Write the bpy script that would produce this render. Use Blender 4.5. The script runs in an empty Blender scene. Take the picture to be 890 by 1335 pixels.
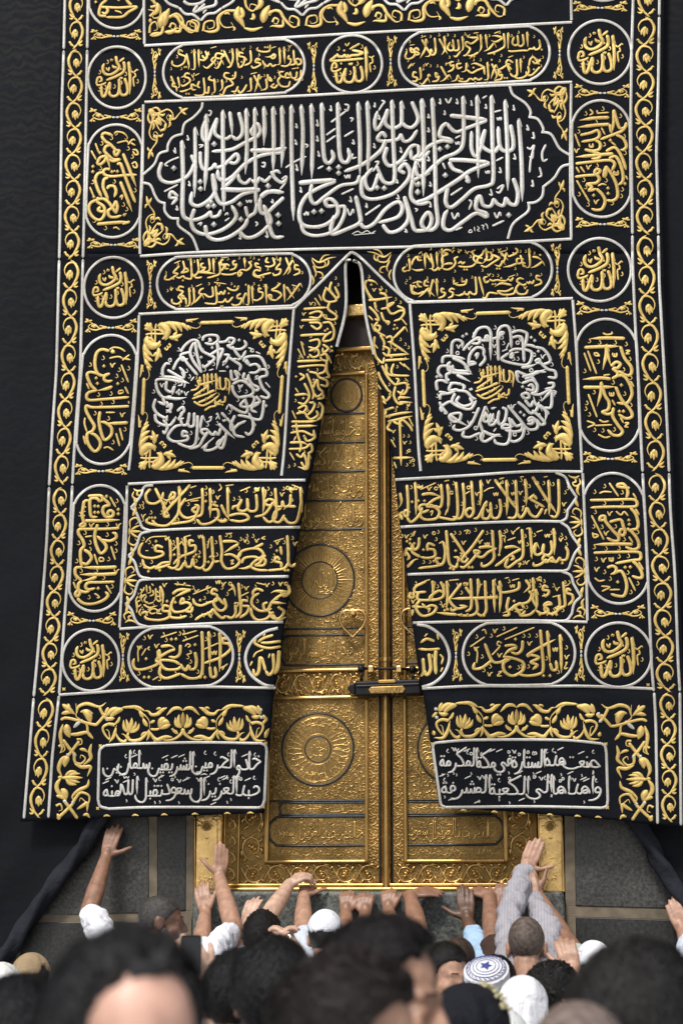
import bpy, bmesh, math, random
import numpy as np
from mathutils import Vector, Matrix, Euler

S = bpy.context.scene
COL = S.collection
rad = math.radians

# ------------------------------------------------------------------ camera
FPX = 2250.0                      # focal length, in pixels of the 890 x 1335 photograph
CAM = Vector((1.0, -8.9, 1.75))
ROT = (Matrix.Rotation(rad(7.0), 3, 'Z') @ Matrix.Rotation(rad(90 + 15.0), 3, 'X')
       @ Matrix.Rotation(rad(0.2), 3, 'Z'))
cam_data = bpy.data.cameras.new('camera')
cam = bpy.data.objects.new('camera', cam_data)
COL.objects.link(cam)
cam.matrix_world = Matrix.Translation(CAM) @ ROT.to_4x4()
cam_data.sensor_fit = 'VERTICAL'
cam_data.sensor_height = 36.0
cam_data.lens = FPX / 1335.0 * 36.0
cam_data.clip_start = 0.05
cam_data.clip_end = 2000
cam_data.dof.use_dof = True
cam_data.dof.focus_distance = 9.2
cam_data.dof.aperture_fstop = 3.7
S.camera = cam

# ------------------------------------------------------------------ sky, sun, exposure
SUN_EL, SUN_AZ = rad(52), rad(200)          # azimuth measured clockwise from +y (towards the wall)
world = bpy.data.worlds.new('World')
S.world = world
world.use_nodes = True
wn = world.node_tree
bg = wn.nodes['Background']
sky = wn.nodes.new('ShaderNodeTexSky')
sky.sky_type = 'NISHITA'
sky.sun_disc = False
sky.sun_elevation = SUN_EL
sky.sun_rotation = SUN_AZ
sky.dust_density = 3.0
sky.air_density = 0.8
sky.ozone_density = 0.6
hs = wn.nodes.new('ShaderNodeHueSaturation')      # thin high cloud: a paler, greyer sky
hs.inputs['Saturation'].default_value = .35
wn.links.new(sky.outputs['Color'], hs.inputs['Color'])
wn.links.new(hs.outputs['Color'], bg.inputs['Color'])
bg.inputs['Strength'].default_value = 0.088
sun_data = bpy.data.lights.new('sun', 'SUN')
sun_data.energy = 1.75
sun_data.angle = rad(9)
sun_data.color = (1.0, 0.955, 0.89)
sun = bpy.data.objects.new('sun', sun_data)
COL.objects.link(sun)
sdir = Vector((math.sin(SUN_AZ) * math.cos(SUN_EL), math.cos(SUN_AZ) * math.cos(SUN_EL), math.sin(SUN_EL)))
sun.rotation_euler = sdir.to_track_quat('Z', 'Y').to_euler()
S.view_settings.view_transform = 'Standard'
S.view_settings.look = 'None'
S.view_settings.exposure = 0.62
S.view_settings.gamma = 1.0
S.view_settings.use_curve_mapping = False

# ------------------------------------------------------------------ helpers
RM = np.array(ROT)
CN = np.array(CAM)


def P(px, py, Y):
    """points of the photograph carried onto the plane y = Y (arrays welcome)"""
    px, py, Y = np.broadcast_arrays(np.asarray(px, float), np.asarray(py, float), np.asarray(Y, float))
    d = np.stack([(px - 445.0) / FPX, -(py - 667.5) / FPX, -np.ones_like(px)], -1) @ RM.T
    t = (Y - CN[1]) / d[..., 1]
    return CN + d * t[..., None]


def V(px, py, Y):
    return Vector(P(px, py, Y))


def tag(o, label=None, cat=None, group=None, kind=None):
    if label: o['label'] = label
    if cat: o['category'] = cat
    if group: o['group'] = group
    if kind: o['kind'] = kind
    return o


def link(name, me, mat=None, parent=None, smooth=True):
    o = bpy.data.objects.new(name, me)
    COL.objects.link(o)
    if mat: me.materials.append(mat)
    if smooth and len(me.polygons):
        me.polygons.foreach_set('use_smooth', np.ones(len(me.polygons), bool))
    if parent:
        o.parent = parent
        o.matrix_parent_inverse = Matrix.Translation(parent.location).inverted()
    return o


def empty(name, loc):
    o = bpy.data.objects.new(name, None)
    COL.objects.link(o)
    o.location = loc
    o.empty_display_size = 0.1
    return o


def mesh_np(name, verts, quads):
    me = bpy.data.meshes.new(name)
    me.from_pydata([tuple(v) for v in verts], [], [tuple(q) for q in quads])
    me.update()
    return me


def catmull(pts, step):
    p = np.asarray(pts, float)
    if len(p) == 2:
        n = max(2, int(np.hypot(*(p[1] - p[0])) / step) + 1)
        t = np.linspace(0, 1, n)[:, None]
        return p[0] * (1 - t) + p[1] * t
    out = []
    n = len(p)
    for i in range(n - 1):
        p0 = p[i - 1] if i > 0 else 2 * p[0] - p[1]
        p3 = p[i + 2] if i + 2 < n else 2 * p[-1] - p[-2]
        p1, p2 = p[i], p[i + 1]
        k = max(2, int(np.hypot(*(p2 - p1)) / step) + 1)
        t = np.linspace(0, 1, k, endpoint=False)[:, None]
        out.append(0.5 * (2 * p1 + (p2 - p0) * t + (2 * p0 - 5 * p1 + 4 * p2 - p3) * t ** 2
                          + (3 * p1 - p0 - 3 * p2 + p3) * t ** 3))
    out.append(p[-1:])
    return np.concatenate(out)


class Relief:
    """raised strokes (padded embroidery, chased metal) gathered into one mesh on a surface"""
    prof_o = np.array([-1, -.78, -.38, 0, .38, .78, 1.0])
    prof_h = np.array([0, .58, .92, 1, .92, .58, 0])

    def __init__(self, surf, rise=0.40, step=1.6, scale=0.0039, base=0.0):
        self.surf, self.rise, self.step, self.scale, self.base = surf, rise, step, scale, base
        self.v, self.f, self.n = [], [], 0

    def stroke(self, pts, w, prof='pen', closed=False):
        p = np.asarray(pts, float)
        if closed:
            p = np.concatenate([p, p[:1]])
        c = catmull(p, self.step)
        d = np.gradient(c, axis=0)
        ln = np.hypot(d[:, 0], d[:, 1]) + 1e-9
        d = d / ln[:, None]
        nrm = np.stack([-d[:, 1], d[:, 0]], -1)
        seg = np.hypot(*np.diff(c, axis=0).T)
        s = np.concatenate([[0], np.cumsum(seg)])
        L = s[-1] + 1e-9
        t = s / L
        if prof == 'pen':
            wd = np.clip(s / (w * .7) + .55, 0, 1) * np.clip((L - s) / (w * 1.3) + .38, 0, 1)
            wd = wd * (0.80 + 0.22 * np.abs(d[:, 1]))
        elif prof == 'flat':
            wd = np.ones_like(s)
        elif prof == 'round':
            e = w * .5
            wd = np.sqrt(np.clip(1 - (np.clip(e - s, 0, e) / e) ** 2, .04, 1)) * \
                np.sqrt(np.clip(1 - (np.clip(e - (L - s), 0, e) / e) ** 2, .04, 1))
        elif prof == 'leaf':
            wd = np.sin(np.pi * np.clip(t, 0, 1) ** .8) ** .75 * .94 + .06
        elif prof == 'drop':        # thin start, fat end
            wd = (.16 + .84 * t ** 1.2) * np.sqrt(np.clip(1 - np.clip((t - .85) / .15, 0, 1) ** 2, .03, 1))
        elif prof == 'horn':        # fat start, thin end
            wd = .14 + .86 * (1 - t) ** .8
        elif prof == 'alif':        # long upright: bold head, fine foot
            wd = np.clip(s / (w * .5) + .25, 0, 1) * np.clip((L - s) / (w * 3.2) + .12, 0, 1)
        else:
            wd = np.ones_like(s)
        hw = 0.5 * w * wd
        K = len(self.prof_o)
        X = c[:, None, :] + nrm[:, None, :] * (hw[:, None] * self.prof_o[None])[..., None]
        H = (hw[:, None] * 2 * self.rise * self.scale) * self.prof_h[None] + self.base
        pts3 = self.surf(X[..., 0], X[..., 1], H)
        n = len(c)
        self.v.append(pts3.reshape(-1, 3))
        i = np.arange(n - 1)[:, None] * K + np.arange(K - 1)[None] + self.n
        i = i.ravel()
        self.f.append(np.stack([i, i + 1, i + K + 1, i + K], -1))
        self.n += n * K

    def dot(self, x, y, r):
        """a lozenge dot, padded like a cushion"""
        a = np.array([0, .5, 1, 1.5]) * np.pi
        ring = np.stack([x + r * np.cos(a), y + r * np.sin(a)], -1)
        mid = (ring + np.array([x, y])) / 2
        X = np.concatenate([ring, mid, [[x, y]]])
        h = r * self.scale * .9
        H = np.array([0] * 4 + [h * .85] * 4 + [h]) + self.base
        self.v.append(self.surf(X[:, 0], X[:, 1], H))
        q = []
        for k in range(4):
            m = (k + 1) % 4
            q.append([k, m, 4 + m, 4 + k])
            q.append([4 + k, 4 + m, 8, 8])
        self.f.append(np.array(q) + self.n)
        self.n += 9

    def build(self, name, mat, parent=None):
        v = np.concatenate(self.v)
        f = np.concatenate(self.f)
        me = bpy.data.meshes.new(name)
        fl = [tuple(q) if q[2] != q[3] else tuple(q[:3]) for q in f.tolist()]
        me.from_pydata(v.tolist(), [], fl)
        me.update()
        # face the viewer side
        bm = bmesh.new(); bm.from_mesh(me)
        bm.normal_update()
        flip = [fc for fc in bm.faces if fc.normal.y > 0]
        if flip: bmesh.ops.reverse_faces(bm, faces=flip)
        bm.to_mesh(me); bm.free()
        return link(name, me, mat, parent)


# ------------------------------------------------------------------ materials
def mat_new(name):
    m = bpy.data.materials.new(name)
    m.use_nodes = True
    nt = m.node_tree
    return m, nt, nt.nodes['Principled BSDF']


def N(nt, kind, **kw):
    n = nt.nodes.new(kind)
    for k, v in kw.items():
        if k in n.inputs.keys(): n.inputs[k].default_value = v
        else: setattr(n, k, v)
    return n


def ramp(nt, a, b, c0, c1):
    r = nt.nodes.new('ShaderNodeValToRGB')
    r.color_ramp.elements[0].position = a
    r.color_ramp.elements[1].position = b
    r.color_ramp.elements[0].color = (*c0, 1)
    r.color_ramp.elements[1].color = (*c1, 1)
    return r


def simple(name, col, rough=.6, metal=0.0, var=.25, vscale=18, bump=.0, bscale=120, detail=4, sheen=0, sss=0, spec=.5):
    m, nt, b = mat_new(name)
    tc = N(nt, 'ShaderNodeTexCoord')
    no = N(nt, 'ShaderNodeTexNoise', Scale=vscale, Detail=detail)
    nt.links.new(tc.outputs['Object'], no.inputs['Vector'])
    c0 = tuple(max(0, c * (1 - var)) for c in col)
    c1 = tuple(min(1, c * (1 + var)) for c in col)
    r = ramp(nt, .3, .7, c0, c1)
    nt.links.new(no.outputs['Fac'], r.inputs['Fac'])
    nt.links.new(r.outputs['Color'], b.inputs['Base Color'])
    b.inputs['Roughness'].default_value = rough
    b.inputs['Metallic'].default_value = metal
    b.inputs['Specular IOR Level'].default_value = spec
    if sheen:
        b.inputs['Sheen Weight'].default_value = sheen
        b.inputs['Sheen Roughness'].default_value = .5
    if sss:
        b.inputs['Subsurface Weight'].default_value = sss
        b.inputs['Subsurface Radius'].default_value = (.012, .004, .002)
        b.inputs['Subsurface Scale'].default_value = 1.0
    if bump:
        n2 = N(nt, 'ShaderNodeTexNoise', Scale=bscale, Detail=3)
        nt.links.new(tc.outputs['Object'], n2.inputs['Vector'])
        bp = N(nt, 'ShaderNodeBump', Strength=bump, Distance=.004)
        nt.links.new(n2.outputs['Fac'], bp.inputs['Height'])
        nt.links.new(bp.outputs['Normal'], b.inputs['Normal'])
    return m
# ------------------------------------------------------------------ a pen for the cursive script
# every letter form: strokes in units of the upright's height; u runs leftwards, v upwards
def sh(st, du, dv=0):
    return [[(u + du, v + dv) for u, v in s] for s in st]


SERIF = [[(-.055, .80), (-.02, .90), (0, 1.0)]]
FORM = {}
FORM['alif'] = dict(s=(SERIF + [[(0, 1.0), (.03, .5), (.02, 0)]], .19),
                    f=([[(0, 0), (.08, .01), (.125, .10), (.135, .4), (.12, 1.0)]] + sh(SERIF, .12), .24))
FORM['lam'] = dict(i=(SERIF + [[(0, 1), (.02, .3), (.04, .06), (.12, 0), (.22, 0)]], .22),
                   m=([[(0, 0), (.26, 0)], [(.12, 1), (.13, .5), (.13, 0)]] + sh(SERIF, .12), .26),
                   f=([[(0, 0), (.1, 0)], [(.1, 1), (.11, .1), (.13, -.12), (.25, -.28), (.45, -.26), (.58, -.1), (.6, .06)]] + sh(SERIF, .1), .62),
                   s=(SERIF + [[(0, 1), (.01, .1), (.03, -.12), (.15, -.28), (.35, -.26), (.48, -.1), (.5, .06)]], .54))
KB = [[(-.05, 1.02), (.2, .8), (.42, .62), (.40, .52), (.22, .35), (.1, .12), (.14, .02), (.3, 0), (.5, 0)]]
FORM['kaf'] = dict(i=(KB, .5), m=([[(0, 0), (.14, .02)]] + KB, .5),
                   f=([[(0, 0), (.1, 0)], [(.1, 1), (.11, .15), (.18, .0), (.45, -.05), (.7, .0), (.78, .15)],
                       [(.34, .44), (.45, .38), (.36, .3), (.47, .22)]] + sh(SERIF, .1), .8))
FORM['kaf']['s'] = FORM['kaf']['f']
FORM['ba'] = dict(i=([[(0, .3), (.03, .08), (.1, 0), (.22, 0)]], .22),
                  m=([[(0, 0), (.24, 0)], [(.1, .26), (.11, 0)]], .24),
                  f=([[(0, 0), (.08, .0), (.3, -.07), (.6, -.06), (.8, .05), (.86, .2)]], .9),
                  s=([[(0, .24), (.03, .03), (.3, -.07), (.6, -.06), (.8, .05), (.86, .2)]], .9))
FORM['nun'] = dict(i=FORM['ba']['i'], m=FORM['ba']['m'],
                   f=([[(0, 0), (.06, .06), (.1, -.05), (.2, -.25), (.4, -.3), (.58, -.15), (.62, .12)]], .66),
                   s=([[(0, .25), (.04, .0), (.15, -.25), (.35, -.3), (.55, -.15), (.6, .12)]], .64))
YA = [[(0, 0), (.1, .1), (.2, .15), (.27, .06), (.16, -.06), (.14, -.2), (.3, -.3), (.55, -.24), (.68, -.05)]]
FORM['ya'] = dict(i=FORM['ba']['i'], m=FORM['ba']['m'], f=(YA, .7),
                  s=([[(.08, .2)] + YA[0][2:]], .7))
JH = [[(.42, .46), (.3, .51), (.15, .43), (-.02, .37)]]
FORM['jim'] = dict(i=(JH + [[(-.02, .37), (.2, .22), (.36, .04), (.5, 0), (.56, 0)]], .56),
                   m=([[(0, 0), (.36, .03)]] + JH + [[(-.02, .37), (.2, .22), (.36, .04), (.5, 0), (.56, 0)]], .56),
                   s=(JH + [[(-.02, .37), (.2, .26), (.42, .05), (.46, -.2), (.3, -.42), (.05, -.44), (-.1, -.34)]], .52))
FORM['jim']['f'] = ([[(0, 0), (.22, .22)]] + FORM['jim']['s'][0], .52)
FORM['dal'] = dict(s=([[(.12, .48), (.04, .25), (.0, .06), (.1, 0), (.3, .0), (.37, .08)]], .42),
                   f=([[(0, 0), (.1, .02), (.16, .1)], [(.1, .48), (.16, .25), (.2, .06), (.3, 0), (.45, .02), (.5, .09)]], .54))
FORM['ra'] = dict(s=([[(0, .28), (.05, .08), (.1, -.08), (.24, -.25), (.45, -.31)]], .36),
                  f=([[(0, 0), (.07, .03), (.09, .12)], [(.08, .16), (.12, -.05), (.26, -.24), (.5, -.31)]], .42))
WAW = [[(.06, .08), (.2, .07), (.22, .21), (.12, .31), (.02, .2), (.03, .04), (.12, -.16), (.3, -.28), (.5, -.3)]]
FORM['waw'] = dict(s=(WAW, .36), f=([[(0, 0), (.06, .06)]] + WAW, .38))
SN = [[(0, .27), (.03, .03), (.08, 0), (.13, .03), (.15, .2)], [(.15, .2), (.18, .03), (.24, 0), (.29, .03), (.31, .25)]]
FORM['sin'] = dict(i=(SN + [[(.31, .25), (.34, .04), (.42, 0), (.5, 0)]], .5),
                   m=([[(-.02, 0), (.06, 0)]] + SN + [[(.31, .25), (.34, .04), (.42, 0), (.5, 0)]], .5),
                   f=([[(-.02, 0), (.06, 0)]] + SN + [[(.31, .25), (.33, .0), (.4, -.2), (.56, -.3), (.75, -.24), (.86, -.05), (.86, .12)]], .9),
                   s=(SN + [[(.31, .25), (.33, .0), (.4, -.2), (.56, -.3), (.75, -.24), (.86, -.05), (.86, .12)]], .9))
SL = [[(.0, .0), (.14, .16), (.32, .31), (.46, .24), (.44, .06), (.3, -.01), (.04, 0)]]
FORM['sad'] = dict(i=(SL + [[(.42, .02), (.5, .04), (.54, .2)], [(.54, .2), (.57, .02), (.7, 0)]], .7),
                   f=(SL + [[(.42, .02), (.5, .04), (.52, .2)], [(.52, .2), (.54, -.02), (.62, -.22), (.78, -.3), (.98, -.2), (1.05, .1)]], 1.08))
FORM['sad']['m'] = FORM['sad']['i']; FORM['sad']['s'] = FORM['sad']['f']
FORM['tah'] = dict(i=(SL + [[(.08, 1.0), (.1, .5), (.13, .1)], [(.3, 0), (.56, 0)]] + sh(SERIF, .08), .56))
for k in 'mfs': FORM['tah'][k] = FORM['tah']['i']
AH = [(.3, .34), (.2, .43), (.06, .36), (.04, .2), (.16, .08)]
FORM['ayn'] = dict(i=([AH + [(.4, .0), (.5, 0)]], .5),
                   m=([[(0, 0), (.12, .04), (.28, .22), (.1, .27), (.06, .2), (.2, .04), (.36, 0)]], .36),
                   f=([[(0, 0), (.12, .06), (.28, .22), (.08, .27), (.14, .1), (.36, -.05), (.42, -.24), (.28, -.42), (.05, -.42)]], .46),
                   s=([AH, [(.16, .08), (.38, -.05), (.44, -.24), (.28, -.42), (.05, -.42)]], .48))
FL = [(0, 0), (.16, .0), (.24, .1), (.18, .27), (.08, .25), (.06, .1), (.16, 0)]
FORM['fa'] = dict(i=([[(.14, .08), (.03, .14), (.04, .28), (.14, .33), (.2, .2), (.16, .04), (.24, 0), (.32, 0)]], .32),
                  m=([FL + [(.32, 0)]], .32),
                  f=([FL, [(.16, 0), (.4, -.05), (.7, -.03), (.86, .06), (.9, .2)]], .94),
                  s=([[(.16, .08), (.03, .14), (.06, .3), (.16, .3), (.19, .15), (.2, .02), (.45, -.06), (.75, -.03), (.9, .18)]], .94))
QB = [(.2, .06), (.22, -.1), (.35, -.28), (.55, -.3), (.74, -.12), (.76, .12)]
FORM['qaf'] = dict(i=FORM['fa']['i'], m=FORM['fa']['m'], f=([FL, QB], .8),
                   s=([[(.16, .08), (.03, .14), (.06, .3), (.16, .3), (.2, .15), (.2, .06)], QB], .8))
MI = [(.18, .02), (.05, .04), (.04, .17), (.14, .23), (.2, .12), (.22, .02), (.32, 0)]
FORM['mim'] = dict(i=([MI], .32), m=([[(0, 0), (.06, .04)], MI], .32),
                   f=([[(0, 0), (.06, .07), (.14, .18), (.22, .1), (.2, .0), (.08, -.0)], [(.1, .02), (.13, -.2), (.28, -.35), (.5, -.38)]], .42))
FORM['mim']['s'] = FORM['mim']['f']
FORM['ha'] = dict(i=([[(.0, .02), (.04, .2), (.18, .35), (.3, .2), (.22, .04), (.1, .06), (.12, .18), (.26, .12), (.36, 0), (.42, 0)]], .42),
                  m=([[(0, 0), (.12, .06), (.2, .22), (.1, .27), (.08, .1), (.14, -.12), (.24, -.14), (.26, -.02), (.2, .02), (.38, 0)]], .38),
                  f=([[(0, 0), (.08, .03), (.12, .14), (.14, .34)], [(.14, .32), (.26, .2), (.28, .06), (.18, .02), (.1, .08)]], .34),
                  s=([[(.1, .36), (.22, .22), (.24, .06), (.12, 0), (.02, .08), (.06, .22), (.12, .32)]], .32))
LA = [[(-.04, 1.0), (.1, .6), (.34, .12), (.36, .0), (.2, -.02), (.1, .02)], [(.42, 1.0), (.3, .5), (.12, .04)]]
FORM['la'] = dict(s=(LA + sh(SERIF, .42), .5), f=([[(0, 0), (.12, .04)]] + LA + sh(SERIF, .42), .5))
LLH = [[(0, .78), (.03, .12), (.1, 0), (.18, .03), (.21, .2)], [(.2, .78), (.23, .12), (.3, 0), (.38, .03), (.4, .16)],
       [(.4, .1), (.47, .36), (.54, .5)], [(.54, .5), (.56, .14), (.64, .0), (.72, .06)]]
FORM['allah'] = dict(s=(SERIF + [[(0, 1), (.02, .5), (.02, 0)]] + sh(LLH, .2), .98))
FORM['llah'] = dict(s=(LLH, .78))
FORM['hamza'] = dict(s=([[(.1, .14), (.0, .12), (.02, .03), (.12, .05)], [(.13, .0), (-.03, -.05)]], .16))
CH = {}
for ch, nm, up, dn in [('ا', 'alif', 0, 0), ('أ', 'alif', 'h', 0), ('إ', 'alif', 0, 'h'), ('آ', 'alif', 'm', 0), ('ل', 'lam', 0, 0),
                       ('ك', 'kaf', 0, 0), ('ب', 'ba', 0, 1), ('ت', 'ba', 2, 0), ('ث', 'ba', 3, 0), ('ن', 'nun', 1, 0), ('ي', 'ya', 0, 2),
                       ('ى', 'ya', 0, 0), ('ئ', 'ya', 'h', 0), ('ج', 'jim', 0, 1), ('ح', 'jim', 0, 0), ('خ', 'jim', 1, 0), ('د', 'dal', 0, 0),
                       ('ذ', 'dal', 1, 0), ('ر', 'ra', 0, 0), ('ز', 'ra', 1, 0), ('و', 'waw', 0, 0), ('ؤ', 'waw', 'h', 0), ('س', 'sin', 0, 0),
                       ('ش', 'sin', 3, 0), ('ص', 'sad', 0, 0), ('ض', 'sad', 1, 0), ('ط', 'tah', 0, 0), ('ظ', 'tah', 1, 0), ('ع', 'ayn', 0, 0),
                       ('غ', 'ayn', 1, 0), ('ف', 'fa', 1, 0), ('ق', 'qaf', 2, 0), ('م', 'mim', 0, 0), ('ه', 'ha', 0, 0), ('ة', 'ha', 2, 0),
                       ('ء', 'hamza', 0, 0), ('L', 'la', 0, 0), ('A', 'allah', 0, 0), ('Q', 'llah', 0, 0)]:
    CH[ch] = (nm, up, dn)
NOJOIN = set('اأإآدذرزوؤءةLAQى')


def shape(word):
    w = word.replace('الله', 'A').replace('لله', 'Q')
    for a in 'اأإآ': w = w.replace('ل' + a, 'L')
    out, prev = [], False
    for k, c in enumerate(w):
        nm, up, dn = CH[c]
        nxt = k + 1 < len(w) and c not in NOJOIN and w[k + 1] not in 'ءAQ'
        f = ('m' if nxt else 'f') if prev else ('i' if nxt else 's')
        F = FORM[nm]
        f = f if f in F else ('s' if 's' in F else 'i')
        out.append((nm, F[f][0], F[f][1], up, dn, f))
        prev = nxt
    return out


def write(R, text, T, length, alif, body, nib, seed=0, marks=.8, stack=0, tight=1.0, gap=.10, dots=True, fine=.42):
    """set a line with relief pen R. T(s, v) carries (distance along the line, height) to the sheet;
    alif / body: heights of uprights and of letter bodies; words alternate between two levels if stack"""
    rnd = random.Random(seed)
    items, u = [], 0.0
    for k, word in enumerate(text.split()):
        lift = (k % 2) * stack
        for nm, st, adv, up, dn, f in shape(word):
            items.append((nm, st, u, lift, up, dn, f, adv))
            u += adv * tight
        u += gap
    total = max(u - gap, .1)
    sx = length / total

    def hv(v):
        return v * body if v < .5 else .5 * body + (v - .5) * 2 * (alif - .5 * body)

    def put(st, w, prof, u0, dv):
        R.stroke([T((u0 + a) * sx, hv(b) + dv) for a, b in st], w, prof)

    q = max(nib * .62, .9)
    for nm, st, u0, lift, up, dn, f, adv in items:
        for s in st:
            if len(s) == 3 and abs(s[0][1] - .80 - (s[2][1] - 1)) < .01 and abs(s[2][0] - s[0][0] - .055) < .01:
                x0, x1 = T((u0 + s[2][0]) * sx, hv(1.0) + lift), None
                a = T((u0 + s[2][0]) * sx - nib * .9, hv(1.0) + lift - nib * 2.2)
                R.stroke([x0, a], nib * .7, 'horn')
                continue
            long = max(b for _, b in s) > .9 and len(s) <= 3
            put(s, nib, 'alif' if long else 'pen', u0, lift)
        uc = {'i': .10, 'm': .11}.get(f, .40 if nm not in ('ra', 'dal', 'ha', 'fa', 'mim') else .16)
        top = {'alif': 1.0, 'lam': 1.0, 'jim': .5, 'dal': .5, 'sin': .3, 'kaf': .95}.get(nm, .36)
        for n, sgn in ((up, 1), (dn, -1)):
            if not n or not dots: continue
            vv = (hv(min(top, .5)) + q * 1.5 if sgn > 0 else -q * 2.0) + lift
            if f in 'fs' and nm in ('nun',) : vv = hv(.06) + lift
            if f in 'fs' and nm == 'ya': vv = hv(-.42) + lift
            if nm == 'jim' and f in 'fs': vv = hv(-.14) + lift
            s0 = (u0 + uc) * sx
            if isinstance(n, int):
                for j in range(min(n, 2)):
                    x, y = T(s0 + (j - (min(n, 2) - 1) / 2) * q * 2.0, vv); R.dot(x, y, q)
                if n == 3:
                    x, y = T(s0, vv + q * 1.8); R.dot(x, y, q)
            elif n == 'h':
                vh = (hv(1.0) + q * 1.2 if nm == 'alif' and sgn > 0 else hv(.42) if sgn > 0 else -q * 3.0) + lift
                k = q * 9
                for s in FORM['hamza']['s'][0]:
                    R.stroke([T(s0 - uc * sx + a * k, vh + b * k) for a, b in s], q * .9, 'pen')
            else:
                R.stroke([T(s0 - uc * sx - q * 2, hv(1) + q * 1.5 + lift), T(s0 - uc * sx, hv(1) + q * 2.4 + lift), T(s0 - uc * sx + q * 3, hv(1) + q * 1.6 + lift)], q, 'leaf')
        if nm in ('allah', 'llah'):
            c = (u0 + (.5 if nm == 'allah' else .3)) * sx
            vv = hv(.9) + lift
            R.stroke([T(c - q * 2, vv + q), T(c - q * 1.2, vv - q * .6), T(c, vv + q * .6), T(c + q * 1.2, vv - q * .6), T(c + q * 2, vv + q)], q * .8, 'round')
        # vowel signs and the small filler marks
        if rnd.random() < marks:
            kind = rnd.choice('ffktovt')
            c = (u0 + adv * .5) * sx
            tall = nm in ('alif', 'lam', 'kaf', 'tah', 'la')
            hi = (hv(.62 + .3 * rnd.random()) if not tall else hv(.55 + .3 * rnd.random())) + lift
            lo = -body * (.22 + .25 * rnd.random()) + lift
            if tall: c += nib * 1.9
            g = nib * fine * 1.5
            if kind == 'f': R.stroke([T(c - nib * 1.2, hi + nib * .8), T(c + nib * 1.8, hi - nib * .5)], g, 'pen')
            elif kind == 'k': R.stroke([T(c - nib * 1.2, lo + nib * .7), T(c + nib * 1.6, lo - nib * .5)], g, 'pen')
            elif kind == 't': R.stroke([T(c - nib * .2, hi + nib * 1.1), T(c + nib * .5, hi + nib * .1), T(c - nib * .1, hi - nib * .6), T(c - nib * .7, hi - nib * .2)], g, 'horn')
            elif kind == 'o': R.stroke([T(c + nib * .55 * math.cos(a), hi + nib * .55 * math.sin(a)) for a in np.linspace(0, 6.3, 8)], g * .8, 'round')
            elif kind == 'v': R.stroke([T(c - nib * 1.0, hi + nib * .8), T(c - nib * .3, hi - nib * .7), T(c + nib * .2, hi + nib * .3), T(c + nib, hi + nib * .9)], g, 'pen')
            if rnd.random() < .45:
                R.stroke([T(c + nib * .3, lo + nib * .9), T(c - nib * .3, lo), T(c + nib * .4, lo - nib * .3)], g, 'horn')


def line(xr, yr, xl, yl):
    """carrier of a straight line running leftwards from (xr, yr) to (xl, yl)"""
    L = math.hypot(xl - xr, yl - yr)
    d = ((xl - xr) / L, (yl - yr) / L)
    n = (-d[1], d[0])
    if d[0] < -.5 and n[1] > 0: n = (-n[0], -n[1])
    return (lambda s, v: (xr + d[0] * s + n[0] * v, yr + d[1] * s + n[1] * v)), L


def line_up(x0, y0, x1, y1, up):
    """carrier with an explicit side for the letters' tops: up = +1 / -1 in x"""
    L = math.hypot(x1 - x0, y1 - y0)
    d = ((x1 - x0) / L, (y1 - y0) / L)
    n = (-d[1], d[0])
    if n[0] * up < 0: n = (-n[0], -n[1])
    return (lambda s, v: (x0 + d[0] * s + n[0] * v, y0 + d[1] * s + n[1] * v)), L


def ring(cx, cy, r, a0, sx=1.0, sy=1.0):
    """carrier round a medallion, letters' tops towards the centre"""
    return lambda s, v: (cx + sx * (r - v) * math.cos(a0 + s / r), cy + sy * (r - v) * math.sin(a0 + s / r))
# ------------------------------------------------------------------ the ground
def ground():
    m, nt, b = mat_new('white_marble')
    tc = N(nt, 'ShaderNodeTexCoord')
    br = N(nt, 'ShaderNodeTexBrick', Scale=1.0)
    br.inputs['Color1'].default_value = (.62, .61, .58, 1); br.inputs['Color2'].default_value = (.55, .54, .52, 1); br.inputs['Mortar'].default_value = (.35, .34, .32, 1)
    br.inputs['Mortar Size'].default_value = .006
    br.inputs['Brick Width'].default_value = .9; br.inputs['Row Height'].default_value = .9
    nt.links.new(tc.outputs['Object'], br.inputs['Vector'])
    nt.links.new(br.outputs['Color'], b.inputs['Base Color'])
    b.inputs['Roughness'].default_value = .35
    me = mesh_np('ground', [(-400, -400, 0), (400, -400, 0), (400, 400, 0), (-400, 400, 0)], [(0, 1, 2, 3)])
    tag(link('ground', me, m, None, False), kind='structure')


ground()
# ------------------------------------------------------------------ the door curtain
M_CLOTH = None


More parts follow.
